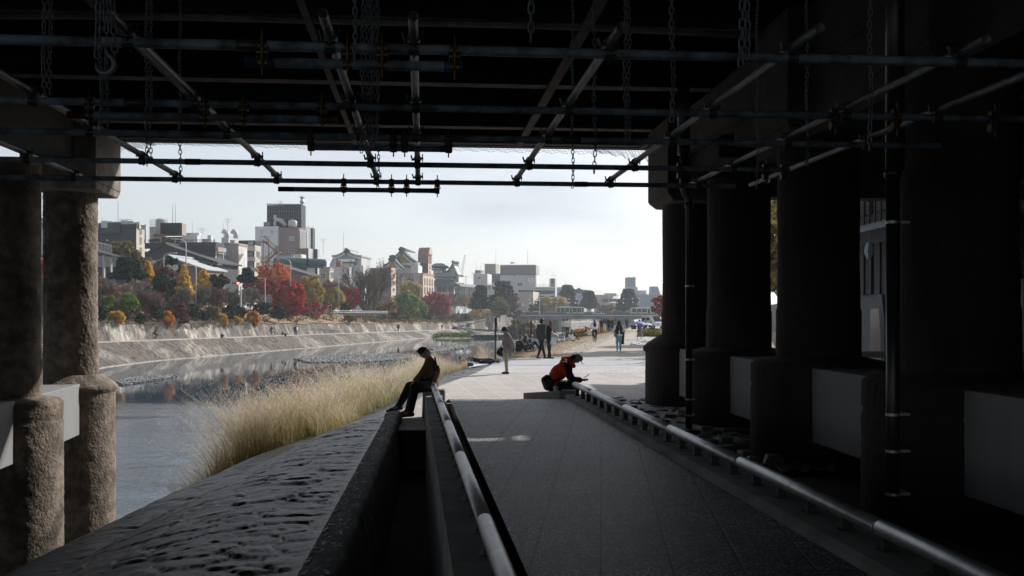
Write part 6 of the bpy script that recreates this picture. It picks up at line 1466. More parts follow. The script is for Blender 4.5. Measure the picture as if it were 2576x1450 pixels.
MB().obox(o_, bd, bn, UP, -4, BLn, 23.5, 23.7, ZD, ZD + 1.2).build('back_parapet', C('dark parapet', None), fb)
for k, l in enumerate((P0, P0 + 27.5, P0 + 55)):
    q = o_ + bd * l; z0 = WZ - .5
    MB().hexa([q + bd * -2.4 + UP * z0, q + bd * 2.5 + UP * z0, q + bd * 2.5 + bn * 20 + UP * z0, q + bd * -2.4 + bn * 20 + UP * z0,
               q + bd * -2.4 + UP * (soff(l) + .1), q + bd * 2.3 + UP * (soff(l) + .1), q + bd * 2.3 + bn * 20 + UP * (soff(l) + .1), q + bd * -2.4 + bn * 20 + UP * (soff(l) + .1)]).build('pier', C('pier stone', (.26, .27, .28), dirt=(.18, .17, .17), dscale=.2), fb)
    MB().prism([q + bd * -.6 + bn * -.1 + UP * (z0), q + bd * 2.52 + bn * -.1 + UP * z0, q + bd * 2.45 + bn * -.1 + UP * (soff(l) - .3)], -bn * .5).build('pier_lit_face', c_pale, fb)  # pale wedge puts the pier's sunlit right face into colour
MB().obox(o_, bd, bn, UP, -9, 3.2, .5, 22, WZ - .5, ZD - .36).build('abutment', C('abutment stone', (.16, .17, .18)), fb)
ws = thing('stone_wing_wall', 'tall sloping stone wing wall at the left end of the far bridge', 'wall', tuple(P(1250, 830, 330)))
MB().hexa([P(1150, 826, 300), P(1306, 833, 376), P(1306, 800, 384), P(1150, 812, 312), P(1163, 819, 304), P(1296, 786, 377), P(1303, 792, 384), P(1170, 812, 312)]).build('face', m_wall, ws)
kk_ = thing('bridge_kiosk', 'small brown kiosk standing at the left end of the far bridge', 'kiosk', tuple(P(1311, 790, 378)))
a, b = P(1300, 792, 377.5), P(1321, 785, 377.5); MB().box(a.x, b.x, 377.2, 380, a.z, b.z).build('balustrade_base', C('kiosk brown', (.36, .27, .22)), kk_); MB().box(a.x - .2, b.x + .2, 377.0, 380.2, b.z, b.z + .25).build('white_sill', c_white, kk_)
for x in (1302, 1308, 1314, 1320): q = P(x, 784.5, 377.6); MB().box(q.x - .1, q.x + .1, 377.4, 377.6, q.z, q.z + 1.9).build('post', c_wood, kk_)
q = P(1311, 772, 378); MB().lathe((q.x, 379, q.z), [(2.1, 0), (1.9, .3), (.9, 1.1), (.05, 1.5)], 4).build('roof', c_slate, kk_)
def globe_lamp(label, x, yt, l_off, n=4):
    Y = YB + 3 + l_off; t = P(x, yt, Y); r = thing('globe_lamp_post', label, 'street lamp', (t.x, Y, ZD), 'globe lamps on the far bridge')
    MB().tube([(t.x, Y, ZD), tuple(t)], .09, 6).build('post', c_black, r); m = MB().tube([t + Vector((-1.4, 0, -.3)), t + Vector((1.4, 0, -.3))], .04, 4).tube([t + Vector((-1.2, 0, -1.8)), t + Vector((1.2, 0, -1.8))], .04, 4); m.build('arms', c_black, r)
    for dx, dz in ((-1.4, -.1), (1.4, -.1), (-1.2, -1.6), (1.2, -1.6))[:n]: MB().sphere(t + Vector((dx, 0, dz)), .32, 8, 6).build('globe', c_white, r)
globe_lamp('globe lamp post left of the golden willow', 1341, 753, 0); globe_lamp('globe lamp post before the golden willow', 1394, 751, 2); globe_lamp('globe lamp post at the bridge middle', 1440, 752, 4); globe_lamp('globe lamp post right of the moving bus', 1560, 752, 8); globe_lamp('globe lamp post against the right pine', 1600, 751, 10)

# ---- vehicles
m_busg = M('pale green bus paint', (.40, .52, .42), .35, .04, 1); m_busd = M('dark green bus paint', (.07, .14, .12), .35, .04, 1); m_tyre = M('tyre rubber', (.02, .02, .02), .9); m_wpaint = M('white car paint', (.75, .76, .77), .3, .02, 1); m_silver = M('silver car paint', (.40, .42, .44), .3, .02, 1); m_gl = M('car glass', (.02, .025, .03), .08, .1, 1)
def bus(label, x0, x1, yt, off):
    Y = YB + off; a, b = P(x0, yt, Y), P(x1, yt, Y); L_ = b.x - a.x; zt = a.z; zb = ZD + .02; r = thing('city_bus', label, 'bus', ((a.x + b.x) / 2, Y, zb), 'buses on the far bridge')
    H = zt - zb; 
    MB().box(a.x, b.x, Y, Y + 2.4, zb + .3, zt - .35).build('body', m_busg, r, bevel=.12)
    MB().box(a.x + L_ * .15, a.x + L_ * .55, Y + .5, Y + 1.9, zt - .36, zt).build('roof_unit', m_busg, r, bevel=.08); MB().box(a.x + .3, b.x - .2, Y + .1, Y + 2.3, zt - .36, zt - .22).build('roof', m_wpaint, r, bevel=.05)
    MB().box(a.x + .05, b.x - .05, Y - .02, Y + .5, zb + .28, zb + .75).build('skirt', m_busd, r)
    for (u, v) in ((.04, .16), (.18, .31), (.33, .47), (.60, .74), (.76, .9), (.92, .985)): MB().box(a.x + L_ * u, a.x + L_ * v, Y - .04, Y + .05, zb + 1.15, zt - .6).build('window', m_gl, r)
    d = MB().box(a.x + L_ * .49, a.x + L_ * .58, Y - .05, Y + .05, zb + .45, zt - .55).build('door', m_busg, r); MB().box(a.x + L_ * .5, a.x + L_ * .57, Y - .08, Y - .04, zb + .7, zt - .7).build('door_glass', m_gl, d)
    for u in (.2, .76): w_ = MB().tube([(a.x + L_ * u, Y - .03, zb + .48), (a.x + L_ * u, Y + .3, zb + .48)], .48, 16).build('wheel', m_tyre, r); MB().tube([(a.x + L_ * u, Y - .05, zb + .48), (a.x + L_ * u, Y - .01, zb + .48)], .22, 12).build('rim', m_silver, w_)
    return r
bus('pale green city bus driving in the middle of the far bridge', 1398, 1469, 771, 6); bus('second pale green city bus partly hidden at the right of the far bridge', 1587, 1672, 773, 12)
def car(label, loc, rz, paint, L_=4.4, H=1.5, van=False, name='parked_car', group='cars across the river'):
    r = thing(name, label, 'van' if van else 'car', (0, 0, 0), group); W_ = 1.72; h = L_ / 2
    pr_ = [(-h, .35), (-h, .85), (-h + .15, H * .98), (h - 1.35, H), (h - .55, 1.05), (h - .05, .95), (h, .35)] if van else [(-h, .35), (-h, .85), (-h + .2, .92), (-h + .75, H), (h - 1.9, H), (h - 1.1, .95), (h - .1, .82), (h, .6), (h, .35)]
    MB().prism([Vector((x, -W_ / 2, z)) for x, z in pr_], (0, W_, 0)).build('body', paint, r, bevel=.08)
    if van: segs = [(-h + .35, -h + 1.4), (-h + 1.5, h - 1.9)]
    else: segs = [(-h + .95, -.35), (-.25, h - 1.75)]
    for a, b in segs:
        for sy in (-1, 1): MB().box(a, b, sy * W_ / 2 - .02, sy * W_ / 2 + .02, .95, H - .12).build('window', m_gl, r)
    if van: MB().box(-h - .02, -h + .12, -.65, .65, 1.0, H - .2).build('rear_window', m_gl, r)
    MB().hexa([(h - (1.3 if van else 1.85), -.7, H - .06), (h - (.6 if van else 1.12), -.75, 1.0), (h - (.6 if van else 1.12), .75, 1.0), (h - (1.3 if van else 1.85), .7, H - .06)] + [(h - (1.3 if van else 1.85) + .06, -.7, H), (h - (.6 if van else 1.12) + .06, -.75, 1.06), (h - (.6 if van else 1.12) + .06, .75, 1.06), (h - (1.3 if van else 1.85) + .06, .7, H)]).build('windscreen', m_gl, r)
    for sx in (-h + .85, h - .85):
        for sy in (-1, 1):
            w_ = MB().tube([(sx, sy * (W_ / 2 - .2), .33), (sx, sy * (W_ / 2 + .01), .33)], .33, 16).build('wheel', m_tyre, r); MB().tube([(sx, sy * (W_ / 2), .33), (sx, sy * (W_ / 2 + .025), .33)], .19, 10).build('rim', m_silver, w_)
    for sy in (-.6, .6): MB().box(h - .06, h + .02, sy - .16, sy + .16, .62, .78).build('headlight', c_glassl, r); MB().box(-h - .02, -h + .05, sy - .14, sy + .14, .75, .92).build('tail_light', M('tail light red', (.4, .02, .02), .3), r)
    r.location = loc; r.rotation_euler = (0, 0, rz); return r
car('silver car on the far bridge between the two buses', (P(1507, 0, YB + 6).x, YB + 7, ZD + .01), .05, m_silver, 4.6, 1.6, name='car'); car('white car on the far bridge left of the moving bus', (P(1352, 0, YB + 6).x, YB + 7, ZD + .01), .05, m_wpaint, 4.4, 1.5, name='car')
def van_at(x, y, Y, z, rz, label, **k): q = P(x, y, Y); car(label, (q.x, Y, z), rz, m_wpaint, van=k.get('van', True), H=k.get('H', 1.9), name='van' if k.get('van', True) else 'parked_car', group=k.get('group'))
van_at(1642, 0, 160, GZ, -1.1, 'white van parked behind the white umbrella at the right', group='vehicles on the promenade')
for i, (x, Y) in enumerate(((562, bankY(562, 9)), (618, bankY(618, 9)), (843, bankY(843, 9)), (1000, bankY(1000, 9)), (860, bankY(860, 10)), (712, bankY(712, 9)))):
    q = P(x, 0, Y); car(('white car roof glimpsed above the maroon bush', 'white car glimpsed behind the reddish bare tree', 'white car parked at the gap right of the yellow tree', 'white car glimpsed right of the great bare trunk', 'second white car behind the park fence', 'silver car glimpsed below the scarlet maple')[i], (q.x, Y, ST(Y) - .25), 1.35, m_wpaint if i < 5 else m_silver, 4.3, 1.6)
pf = thing('park_fence', 'low metal park fence near the great bare tree', 'fence', tuple(P(900, 785, 205)))
m = MB()
for j in range(2):
    a, b = P(838, 786 - 4 * j, 196), P(975, 788 - 4 * j, 226); m.tube([a, b], .05, 4)
a, b = P(838, 782, 196), P(975, 784, 226)
for i in range(34): q = a.lerp(b, i / 33); m.tube([q, q - UP * 1.1], .035, 4)
m.build('railing', c_metal, pf)
gr = thing('riverside_guard_rail', 'long white guard rail on the far path beyond the bridge', 'guard rail', tuple(P(1400, 822, 450)))
m = MB(); pts = []
for k in range(40): Y = 340 + k * 12; pts.append(Vector((PX(Y) - .2, Y, PZ(Y) + .9)))
m.tube(pts, .13, 5)
for p_ in pts: m.tube([p_, p_ - UP * .95], .12, 4)
m.build('rail', c_white, gr)
lb_ = thing('path_barrier', 'small white barrier on the far path by the dark opening', 'barrier', tuple(P(888, 825, 300)))
q0, q1 = P(1190 * .629 + 1200 * .0, 0, 1), None
a, b = P(1173, 825, 285), P(1190, 826, 285); m = MB().tube([a, b], .08, 4).tube([a - UP * .5, b - UP * .5], .06, 4)
for i in range(5): q = a.lerp(b, i / 4); m.tube([q, q - UP * .9], .06, 4)
m.build('rail', c_white, lb_)

# ---- right hand embankment, traditional building, stone fences
m_stonewall = M('dark rubble stone', (.17, .165, .16), .9, .4, 2.2, .08, 4)
em = thing('embankment_wall', 'dark rubble stone embankment wall right of the columns', 'wall', (14, 60, 0)); V = []
ep = [(11.6, 16), (11.8, 26), (12.5, 37), (14.2, 45), (19, 64), (28, 100), (40, 160), (62, 260), (95, 400)]
for X, Y in ep: V += [(X, Y, 0), (X + .9, Y, 3.9)]
MB().add(V, [(2 * i, 2 * i + 2, 2 * i + 3, 2 * i + 1) for i in range(len(ep) - 1)]).build('wall_face', m_stonewall, em)
gv = [(x + .9, y, 3.88) for x, y in ep] + [(x + 300, y, 3.88) for x, y in ep]; k = len(ep)
struct(MB().add(gv, [(i, k + i, k + i + 1, i + 1) for i in range(k - 1)]).build('upper_street', M('upper street asphalt', (.14, .14, .14), .9, .1, 1)))
tb = thing('traditional_building', 'dark timber three storey riverside building with hanging lanterns', 'building', (15, 30, 3.9))
X0_, Y0_, Y1_ = 11.0, 17.0, 37.0
def tbox(x0, x1, y0, y1, z0, z1, n_, m_): return MB().box(x0, x1, y0, y1, z0, z1).build(n_, m_, tb)
MB().box(11.6, 26, Y0_, Y1_, .3, 5.0).build('ground_storey_wall', C('blue dark plaster', (.10, .11, .12)), tb)
tbox(11.6, 26, Y0_ + .01, Y1_ - .01, 5.0, 7.7, 'middle_storey_wall', c_wood); tbox(12.2, 26, Y0_ + .01, Y1_ - .01, 7.7, 9.4, 'upper_wall', C('blue grey plaster', (.14, .17, .20)))
for z in (4.75, 7.55):
    MB().hexa([(10.6, Y0_ - .4, z), (12, Y0_ - .4, z + .35), (12, Y1_ + .4, z + .35), (10.6, Y1_ + .4, z), (10.6, Y0_ - .4, z + .1), (12, Y0_ - .4, z + .62), (12, Y1_ + .4, z + .62), (10.6, Y1_ + .4, z + .1)]).build('eaves_roof', C('blue slate eaves', (.16, .18, .20)), tb)
for k in range(14):
    y = Y0_ + .7 + k * 1.42; w_ = tbox(11.5, 11.62, y, y + 1.1, 5.5, 7.2, 'window', C('dim paper window', (.045, .05, .06))); MB().box(11.44, 11.5, y + .5, y + .58, 5.5, 7.2).build('mullion', c_wood, w_)
    w_ = tbox(11.5, 11.62, y, y + 1.1, 2.9, 4.5, 'window', C('dim paper window', None)); MB().box(11.44, 11.5, y + .5, y + .58, 2.9, 4.5).build('mullion', c_wood, w_)
for k in range(40): MB().box(11.30, 11.35, Y0_ + .3 + k * .49, Y0_ + .38 + k * .49, 5.05, 5.95).build('balcony_slat', c_wood, tb)
for y in (21.5, 28.6, 30.4, 35): 
    for z in (7.0, 4.2): q = MB().lathe((10.9, y, z), [(.05, -.26), (.13, -.13), (.15, 0), (.13, .13), (.05, .26)], 6).tube([(10.9, y, z + .3), (10.9, y, z + .6)], .01, 4).build('lantern', c_blue, tb)
bl = thing('stone_balustrade', 'row of stone posts with rounded rails beside the stair', 'balustrade', (9.6, 26, .2))
for k in range(9):
    Y = 22.5 + k * 1.25; X = .362 * Y + .35; z = 1.0 + (Y - 22) * .085
    MB().box(X - .12, X + .12, Y - .12, Y + .12, .25, z + 1.15).build('post', C('dark cap stone', (.12, .125, .13)), bl); 
    if k < 8: X2 = .362 * (Y + 1.25) + .35; MB().tube([(X, Y, z + .9), (X2, Y + 1.25, z + 1.0)], .09, 8).build('rail', C('pale stone', (.55, .55, .55)), bl); MB().box(X - .05, X + .05, Y + .3, Y + 1.0, .3, z + .75).build('panel', C('warm stone', (.32, .29, .27)), bl)
sf2 = thing('stone_fence', 'low pale stone post and rail fence between the columns', 'fence', (8, 20.5, .2))
for z in (1.35, 1.02, .55): MB().box(6.9, 8.8, 20.4, 20.6, z, z + .13).build('rail', C('pale stone', None), sf2)
for x in (7.0, 7.45, 7.9, 8.4): MB().box(x, x + .14, 20.38, 20.62, .2, 1.30).build('post', C('pale stone', None), sf2)
rt = thing('garden_wall_fence', 'stone wall topped by pale pickets at the extreme right edge', 'fence', (9, 17, 0))
MB().hexa([(8.2, 16.2, -.5), (11.4, 16.2, -.5), (11.4, 17, -.5), (8.2, 17, -.5), (8.3, 16.4, 1.6), (11.4, 16.4, 1.6), (11.4, 17, 1.6), (8.3, 17, 1.6)]).build('stone_wall', m_stonewall, rt)
for k in range(26): MB().box(8.35 + k * .12, 8.41 + k * .12, 16.5, 16.55, 1.75, 2.75).build('picket', c_pale, rt)
MB().box(8.3, 11.4, 16.48, 16.57, 2.75, 2.82).build('rail', c_pale, rt)
tree('dim leafy tree past the last big column at the right edge', 2590, 440, 640, 120, 17.5, L_bright, None, n=30, per=110, size=.07, base=1.0)
fe = thing('black_fence', 'black metal fence at the right of the promenade behind the umbrellas', 'fence', (20, 110, GZ))
m = MB(); 
for j in range(2): m.tube([P(1615, 833 - j * 6, 112), P(1700, 834 - j * 6, 106)], .04, 4)
for i in range(24): q = P(1615 + i * 3.6, 827, 110); m.tube([q, (q.x, q.y, GZ)], .03, 4)
m.build('railing', c_black, fe)
cl = []
for _ in range(70): x = random.uniform(1612, 1660); q = G(x, random.uniform(838, 848)); cl.append((q.x, q.y, GZ + .2, .4))
tag(leaves('hedge_plants', cl, 60, .1, leafmat('low hedge', [(.04, .06, .02), (.12, .14, .05), (.34, .2, .06)]), None), 'low hedge plants before the black fence', 'plants', kind='stuff')
tg = thing('rock_edging', 'rows of pale rocks edging the right side of the earth path', 'rocks', (14, 80, GZ)); m = MB()
for _ in range(110): x = random.uniform(1590, 1625); y = 852 + (1625 - x) * .45 + random.uniform(-3, 6); q = G(x, y); s = random.uniform(.08, .22); m.sphere(q, (s, s * 1.2, s * .6), 6, 4)
o = m.build('rocks', c_pale, tg); o['kind'] = 'stuff'
# signposts on the plaza
sp = thing('rusty_signpost', 'tall thin rusty post with a small edge on sign board near the water', 'post', tuple(G(1246, 909)))
b0 = G(1246, 909); tz = CZ - (799 - HY) / F * b0.y
MB().box(b0.x - .035, b0.x + .035, b0.y - .035, b0.y + .035, GZ, tz).build('post', M('rusted steel', (.09, .06, .05), .8, .4, 8), sp)
MB().hexa([(b0.x + .05, b0.y - .3, tz - .62), (b0.x + .09, b0.y - .3, tz - .62), (b0.x + .09, b0.y + .3, tz - .62), (b0.x + .05, b0.y + .3, tz - .62), (b0.x + .03, b0.y - .3, tz + .02), (b0.x + .07, b0.y - .3, tz + .02), (b0.x + .07, b0.y + .3, tz + .02), (b0.x + .03, b0.y + .3, tz + .02)]).build('board', m_black, sp)
MB().box(b0.x + .09, b0.x + .1, b0.y - .2, b0.y + .2, tz - 1.0, tz - .7).build('notice', c_pale, sp)
sp = thing('rusty_post', 'short square rusty post behind the seated group', 'post', tuple(G(1336, 868))); b0 = G(1336, 868); tz = CZ - (807 - HY) / F * b0.y
MB().box(b0.x - .055, b0.x + .055, b0.y - .05, b0.y + .05, GZ, tz).build('post', M('rusted steel', None), sp)
# ================================================================== PEOPLE
m_skin = M('skin', (.50, .31, .23), .55, .06, 8); m_skinp = M('fair skin', (.62, .42, .34), .55, .05, 8); m_skind = M('tanned skin', (.36, .21, .15), .55, .06, 8)
def cloth(name, col, **k): return M(name, col, .9, k.pop('var', .15), k.pop('scale', 6), .006, 14, **k)
k_black = cloth('black cloth', (.016, .016, .018)); k_navy = cloth('navy cloth', (.02, .025, .045)); k_brown = cloth('brown wool', (.19, .105, .055)); k_red = cloth('red nylon', (.70, .05, .04)); k_grey = cloth('grey cloth', (.30, .34, .36))
k_white = cloth('white cloth', (.74, .74, .75)); k_cream = cloth('cream cloth', (.58, .52, .44)); k_mauve = cloth('mauve grey cloth', (.20, .17, .185)); k_khaki = cloth('khaki cloth', (.33, .30, .235)); k_jean = cloth('light blue denim', (.25, .36, .46)); k_dgrey = cloth('charcoal cloth', (.045, .047, .05))
k_hair = M('black hair', (.012, .010, .010), .5, .3, 30); k_hairw = M('white hair', (.55, .53, .5), .7, .2, 30); k_hairb = M('brown hair', (.10, .05, .03), .5, .3, 30); k_leather = M('black leather', (.02, .022, .025), .4, .2, 8); k_pink = cloth('dusky pink cloth', (.40, .28, .28)); k_olive = cloth('olive cloth', (.16, .15, .09)); k_shoe = M('shoe black', (.02, .02, .022), .5); k_shoew = M('white shoe', (.7, .7, .72), .6); k_plaid = cloth('blue checked cloth', (.28, .36, .46), var=.6, scale=20)
FUSE = []
def fuse(mb, name, mat, parent, vox, sm=3):
    o = mb.build(name, mat, parent, smooth=True); r = o.modifiers.new('r', 'REMESH'); r.mode = 'VOXEL'; r.voxel_size = vox; r.use_smooth_shade = True
    if sm: s = o.modifiers.new('s', 'SMOOTH'); s.iterations = sm; s.factor = .5
    FUSE.append(o); return o
def bake():
    dg = bpy.context.evaluated_depsgraph_get(); new = [(o, bpy.data.meshes.new_from_object(o.evaluated_get(dg))) for o in FUSE]
    for o, me in new: o.modifiers.clear(); o.data = me
    FUSE.clear()
V3 = lambda *a: Vector(a)
STAND = dict(pel=V3(0, 0, .95), chest=V3(0, 0, 1.28), neck=V3(0, .005, 1.47), head=V3(0, .02, 1.61), shL=V3(-.19, 0, 1.41), shR=V3(.19, 0, 1.41), elL=V3(-.24, -.02, 1.13), elR=V3(.24, -.02, 1.13), haL=V3(-.24, .06, .88), haR=V3(.24, .06, .88),
             hiL=V3(-.09, 0, .92), hiR=V3(.09, 0, .92), knL=V3(-.1, .02, .5), knR=V3(.1, .02, .5), anL=V3(-.1, 0, .09), anR=V3(.1, 0, .09))
def pose(**k): d = dict(STAND); d.update({a: V3(*b) for a, b in k.items()}); return d
WALK = pose(knL=(-.09, .16, .52), anL=(-.08, .22, .10), knR=(.09, -.02, .50), anR=(.08, -.26, .16), elL=(-.24, -.14, 1.15), haL=(-.23, -.10, .90), elR=(.24, .08, 1.15), haR=(.22, .24, .95))
SIT = pose(pel=(0, 0, .12), chest=(0, .06, .44), neck=(0, .13, .62), head=(0, .19, .76), shL=(-.19, .08, .56), shR=(.19, .08, .56), elL=(-.24, .28, .36), elR=(.24, .28, .36), haL=(-.06, .46, .42), haR=(.06, .46, .42), hiL=(-.09, .02, .11), hiR=(.09, .02, .11), knL=(-.16, .42, .46), knR=(.16, .42, .46), anL=(-.1, .66, .09), anR=(.1, .70, .09))
SITL = pose(pel=(0, 0, .12), chest=(0, -.03, .44), neck=(0, .02, .64), head=(0, .06, .78), shL=(-.19, 0, .58), shR=(.19, 0, .58), elL=(-.24, .12, .34), elR=(.24, -.16, .34), haL=(-.1, .36, .30), haR=(.3, -.24, .06), hiL=(-.09, .02, .11), hiR=(.09, .02, .11), knL=(-.14, .46, .30), knR=(.14, .44, .32), anL=(-.1, .86, .08), anR=(.1, .82, .08))
BIKE = pose(pel=(0, -.12, .98), chest=(0, .06, 1.30), neck=(0, .16, 1.47), head=(0, .21, 1.61), shL=(-.19, .11, 1.41), shR=(.19, .11, 1.41), elL=(-.28, .26, 1.17), elR=(.28, .26, 1.17), haL=(-.25, .46, 1.05), haR=(.25, .46, 1.05), hiL=(-.09, -.1, .95), hiR=(.09, -.1, .95), knL=(-.12, .26, .78), knR=(.12, .18, .56), anL=(-.11, .10, .42), anR=(.11, .02, .2))
SQUAT = pose(pel=(0, -.1, .2), chest=(0, .08, .5), neck=(0, .16, .66), head=(0, .22, .78), shL=(-.18, .1, .6), shR=(.18, .1, .6), elL=(-.2, .34, .44), elR=(.2, .34, .44), haL=(-.05, .5, .4), haR=(.05, .5, .4), hiL=(-.09, -.1, .2), hiR=(.09, -.1, .2), knL=(-.14, .3, .46), knR=(.14, .3, .46), anL=(-.12, .18, .08), anR=(.12, .2, .08))
def person(label, J, loc, rz=0, H=1.0, top=None, bot=None, skin=None, hair=None, hairst='short', shoes=None, hat=None, vox=.028, sleeve='long', skirt=None, group=None, bag=None, dress=None, fat=1., fingers=False, coat=0., toe=None):
    root = thing('person', label, 'person', (0, 0, 0), group); skin = skin or m_skin; top = top or k_black; bot = bot or k_black; S = lambda v: v * H; J = {k: v * H for k, v in J.items()}; r = H * fat
    d_sh = (J['shR'] - J['shL']).normalized(); up = (J['neck'] - J['pel']).normalized(); fw = up.cross(d_sh).normalized()
    if toe is None: toe = lambda s: V3(0, 1, 0)
    hv = (J['head'] - J['neck']).normalized(); face = (fw - hv * fw.dot(hv)).normalized() if 'face' not in J else J['face'].normalized()
    def torso(mb, g):
        for s in (-1, 1):
            sh = J['shL'] if s < 0 else J['shR']; hi = J['hiL'] if s < 0 else J['hiR']; cc = J['chest'] + d_sh * s * .085 * r; wa = J['pel'].lerp(J['chest'], .45) + d_sh * s * .07 * r
            mb.cap(cc, sh.lerp(J['neck'], .25) - up * .03 * r, (.095 + g) * r, (.065 + g) * r); mb.cap(wa, cc, (.082 + g) * r, (.098 + g) * r); mb.cap(hi + up * .02 * r, wa, (.098 + g) * r, (.085 + g) * r)
        mb.cap(J['pel'], J['chest'], (.10 + g) * r, (.10 + g) * r)
    def arms(mb, g, short=False):
        for s in 'LR':
            mb.cap(J['sh' + s], J['el' + s] if not short else J['sh' + s].lerp(J['el' + s], .55), (.056 + g) * r, (.042 + g) * r)
            if not short: mb.cap(J['el' + s], J['el' + s].lerp(J['ha' + s], .86), (.041 + g) * r, (.031 + g) * r)
    def legs(mb, g, k=.93):
        for s in 'LR': mb.cap(J['hi' + s], J['kn' + s], (.088 + g) * r, (.058 + g) * r); mb.cap(J['kn' + s], J['kn' + s].lerp(J['an' + s], k), (.056 + g) * r, (.040 + g * .7) * r)
    b = MB(); torso(b, -.012); arms(b, -.006); legs(b, -.008, 1.)
    hc = J['head']; Rm = Matrix((hv.cross(-face).normalized() * -1, face, hv)).transposed() if False else Matrix([[d_sh.x, face.x, hv.x], [d_sh.y, face.y, hv.y], [d_sh.z, face.z, hv.z]])
    b.cap(J['neck'] - hv * .05 * H, hc - hv * .05 * H, .052 * H, .050 * H); b.sphere(hc + hv * .01 * H, (.074 * H, .092 * H, .105 * H), 14, 10, Rm)
    b.sphere(hc - hv * .062 * H + face * .028 * H, (.052 * H, .058 * H, .052 * H), 10, 8, Rm); b.cap(hc - hv * .012 * H + face * .088 * H, hc - hv * .032 * H + face * .100 * H, .009 * H, .014 * H, 6)
    b.cap(hc - hv * .060 * H + face * .078 * H - d_sh * .016 * H, hc - hv * .060 * H + face * .078 * H + d_sh * .016 * H, .010 * H, .010 * H, 6)
    for s in (-1, 1): b.sphere(hc + d_sh * s * .075 * H - hv * .01 * H - face * .005 * H, (.012 * H, .02 * H, .03 * H), 8, 6, Rm)
    for s in 'LR':
        f = (J['ha' + s] - J['el' + s]).normalized(); w_ = J['ha' + s]; sd_ = d_sh * (1 if s == 'R' else -1); b.cap(J['el' + s], w_, .034 * H, .024 * H)
        dn = f.cross(sd_).normalized(); sd2 = dn.cross(f).normalized()
        b.cap(w_ + sd2 * .016 * H, w_ + f * .07 * H + sd2 * .022 * H, .017 * H, .017 * H, 8); b.cap(w_ - sd2 * .016 * H, w_ + f * .07 * H - sd2 * .022 * H, .017 * H, .017 * H, 8)
        cl_ = J.get('curl', None); dc = (V3(0, 0, -1) if cl_ is None else cl_.normalized())
        if vox < .02 or fingers:
            for q, l_ in ((-1.5, .034), (-.5, .042), (.5, .045), (1.5, .040)):
                a = w_ + f * .078 * H + sd2 * .0185 * q * H; m_ = a + (f * .8 + dc * .35).normalized() * l_ * H; e = m_ + (f * .35 + dc * .8).normalized() * l_ * .8 * H; b.cap(a - f * .02 * H, m_, .0098 * H, .0088 * H, 6); b.cap(m_, e, .0088 * H, .0075 * H, 6)
            a = w_ + f * .02 * H - sd2 * .03 * H; m_ = a + (f * .7 - sd2 * .6 + dc * .2).normalized() * .04 * H; b.cap(w_ + f * .015 * H - sd2 * .012 * H, m_, .012 * H, .0105 * H, 6); b.cap(m_, m_ + (f * .9 + dc * .4).normalized() * .03 * H, .0105 * H, .0085 * H, 6)
        else: b.cap(w_ + f * .07 * H, w_ + f * .12 * H + dc * .03 * H, .024 * H, .014 * H, 8)
        an = J['an' + s]; b.cap(an, an + toe(s) * .12 * H - V3(0, 0, .035 * H), .036 * H, .026 * H)
    fuse(b, 'body', skin, root, max(vox * .75, .007), 2)
    g = MB(); torso(g, .016 + coat * .3); 
    if sleeve == 'long': arms(g, .012 + coat * .2)
    elif sleeve == 'short': arms(g, .012, True)
    if sleeve != 'none': g.cap(J['neck'] - up * .05 * H, J['neck'] - up * .01 * H, .085 * H, .066 * H)
    if coat:
        for s in 'LR': g.cap(J['pel'] + (J['hi' + s] - J['pel']) * .8, J['hi' + s].lerp(J['kn' + s], coat), .118 * r, .125 * r)
    TOPO = fuse(g, 'jacket' if coat else 'shirt', top, root, vox, 3)
    if dress is not None or skirt:
        k = MB(); z0, z1 = J['pel'] + up * (.10 if skirt else .3) * H, (J['anL'] + J['anR']) / 2 + V3(0, 0, (.12 if not skirt else skirt) * H)
        k.tube([z0, J['pel'], J['pel'].lerp(z1, .5), z1], [.125 * r, .17 * r, .21 * r, .25 * r], 16); fuse(k, 'skirt', dress or bot, root, vox, 2)
    else:
        l = MB(); legs(l, .016); 
        for s in (-1, 1): l.cap(J['hiL' if s < 0 else 'hiR'], J['pel'] + d_sh * s * .06 * r + up * .07 * r, .105 * r, .10 * r)
        l.cap(J['hiL'], J['hiR'], .10 * r, .10 * r); fuse(l, 'trousers', bot, root, vox, 3)
    for s in 'LR':
        an = J['an' + s]; t = toe(s); z = MB(); z.cap(an - t * .04 * H - V3(0, 0, .04 * H), an + t * .07 * H - V3(0, 0, .045 * H), .048 * H, .044 * H); z.cap(an + t * .07 * H - V3(0, 0, .045 * H), an + t * .165 * H - V3(0, 0, .055 * H), .044 * H, .032 * H); z.cap(an, an - V3(0, 0, .03 * H), .046 * H, .05 * H)
        so_ = an - V3(0, 0, .078 * H); fuse(z, 'shoe', shoes or k_shoe, root, min(vox, .02), 2)
    if hair:
        h = MB(); h.sphere(hc + hv * .028 * H - face * .016 * H, (.084 * H, .098 * H, .098 * H), 14, 10, Rm); h.sphere(hc - face * .035 * H - hv * .02 * H, (.08 * H, .075 * H, .09 * H), 12, 8, Rm)
        if hairst == 'bob':
            for s in (-1, 1): h.cap(hc + d_sh * s * .066 * H + hv * .02 * H - face * .01 * H, hc + d_sh * s * .075 * H - hv * .14 * H - face * .01 * H, .036 * H, .03 * H)
            h.cap(hc - face * .06 * H, hc - face * .06 * H - hv * .14 * H, .07 * H, .06 * H)
        if hairst == 'long':
            for s in (-1, 0, 1): h.cap(hc + d_sh * s * .05 * H - face * .045 * H, hc + d_sh * s * .07 * H - face * .11 * H - hv * .36 * H, .062 * H, .05 * H)
            for s in (-1, 1): h.cap(hc + d_sh * s * .068 * H, hc + d_sh * s * .08 * H - hv * .2 * H, .036 * H, .035 * H)
        fuse(h, 'hair', hair, root, vox * .8, 2)
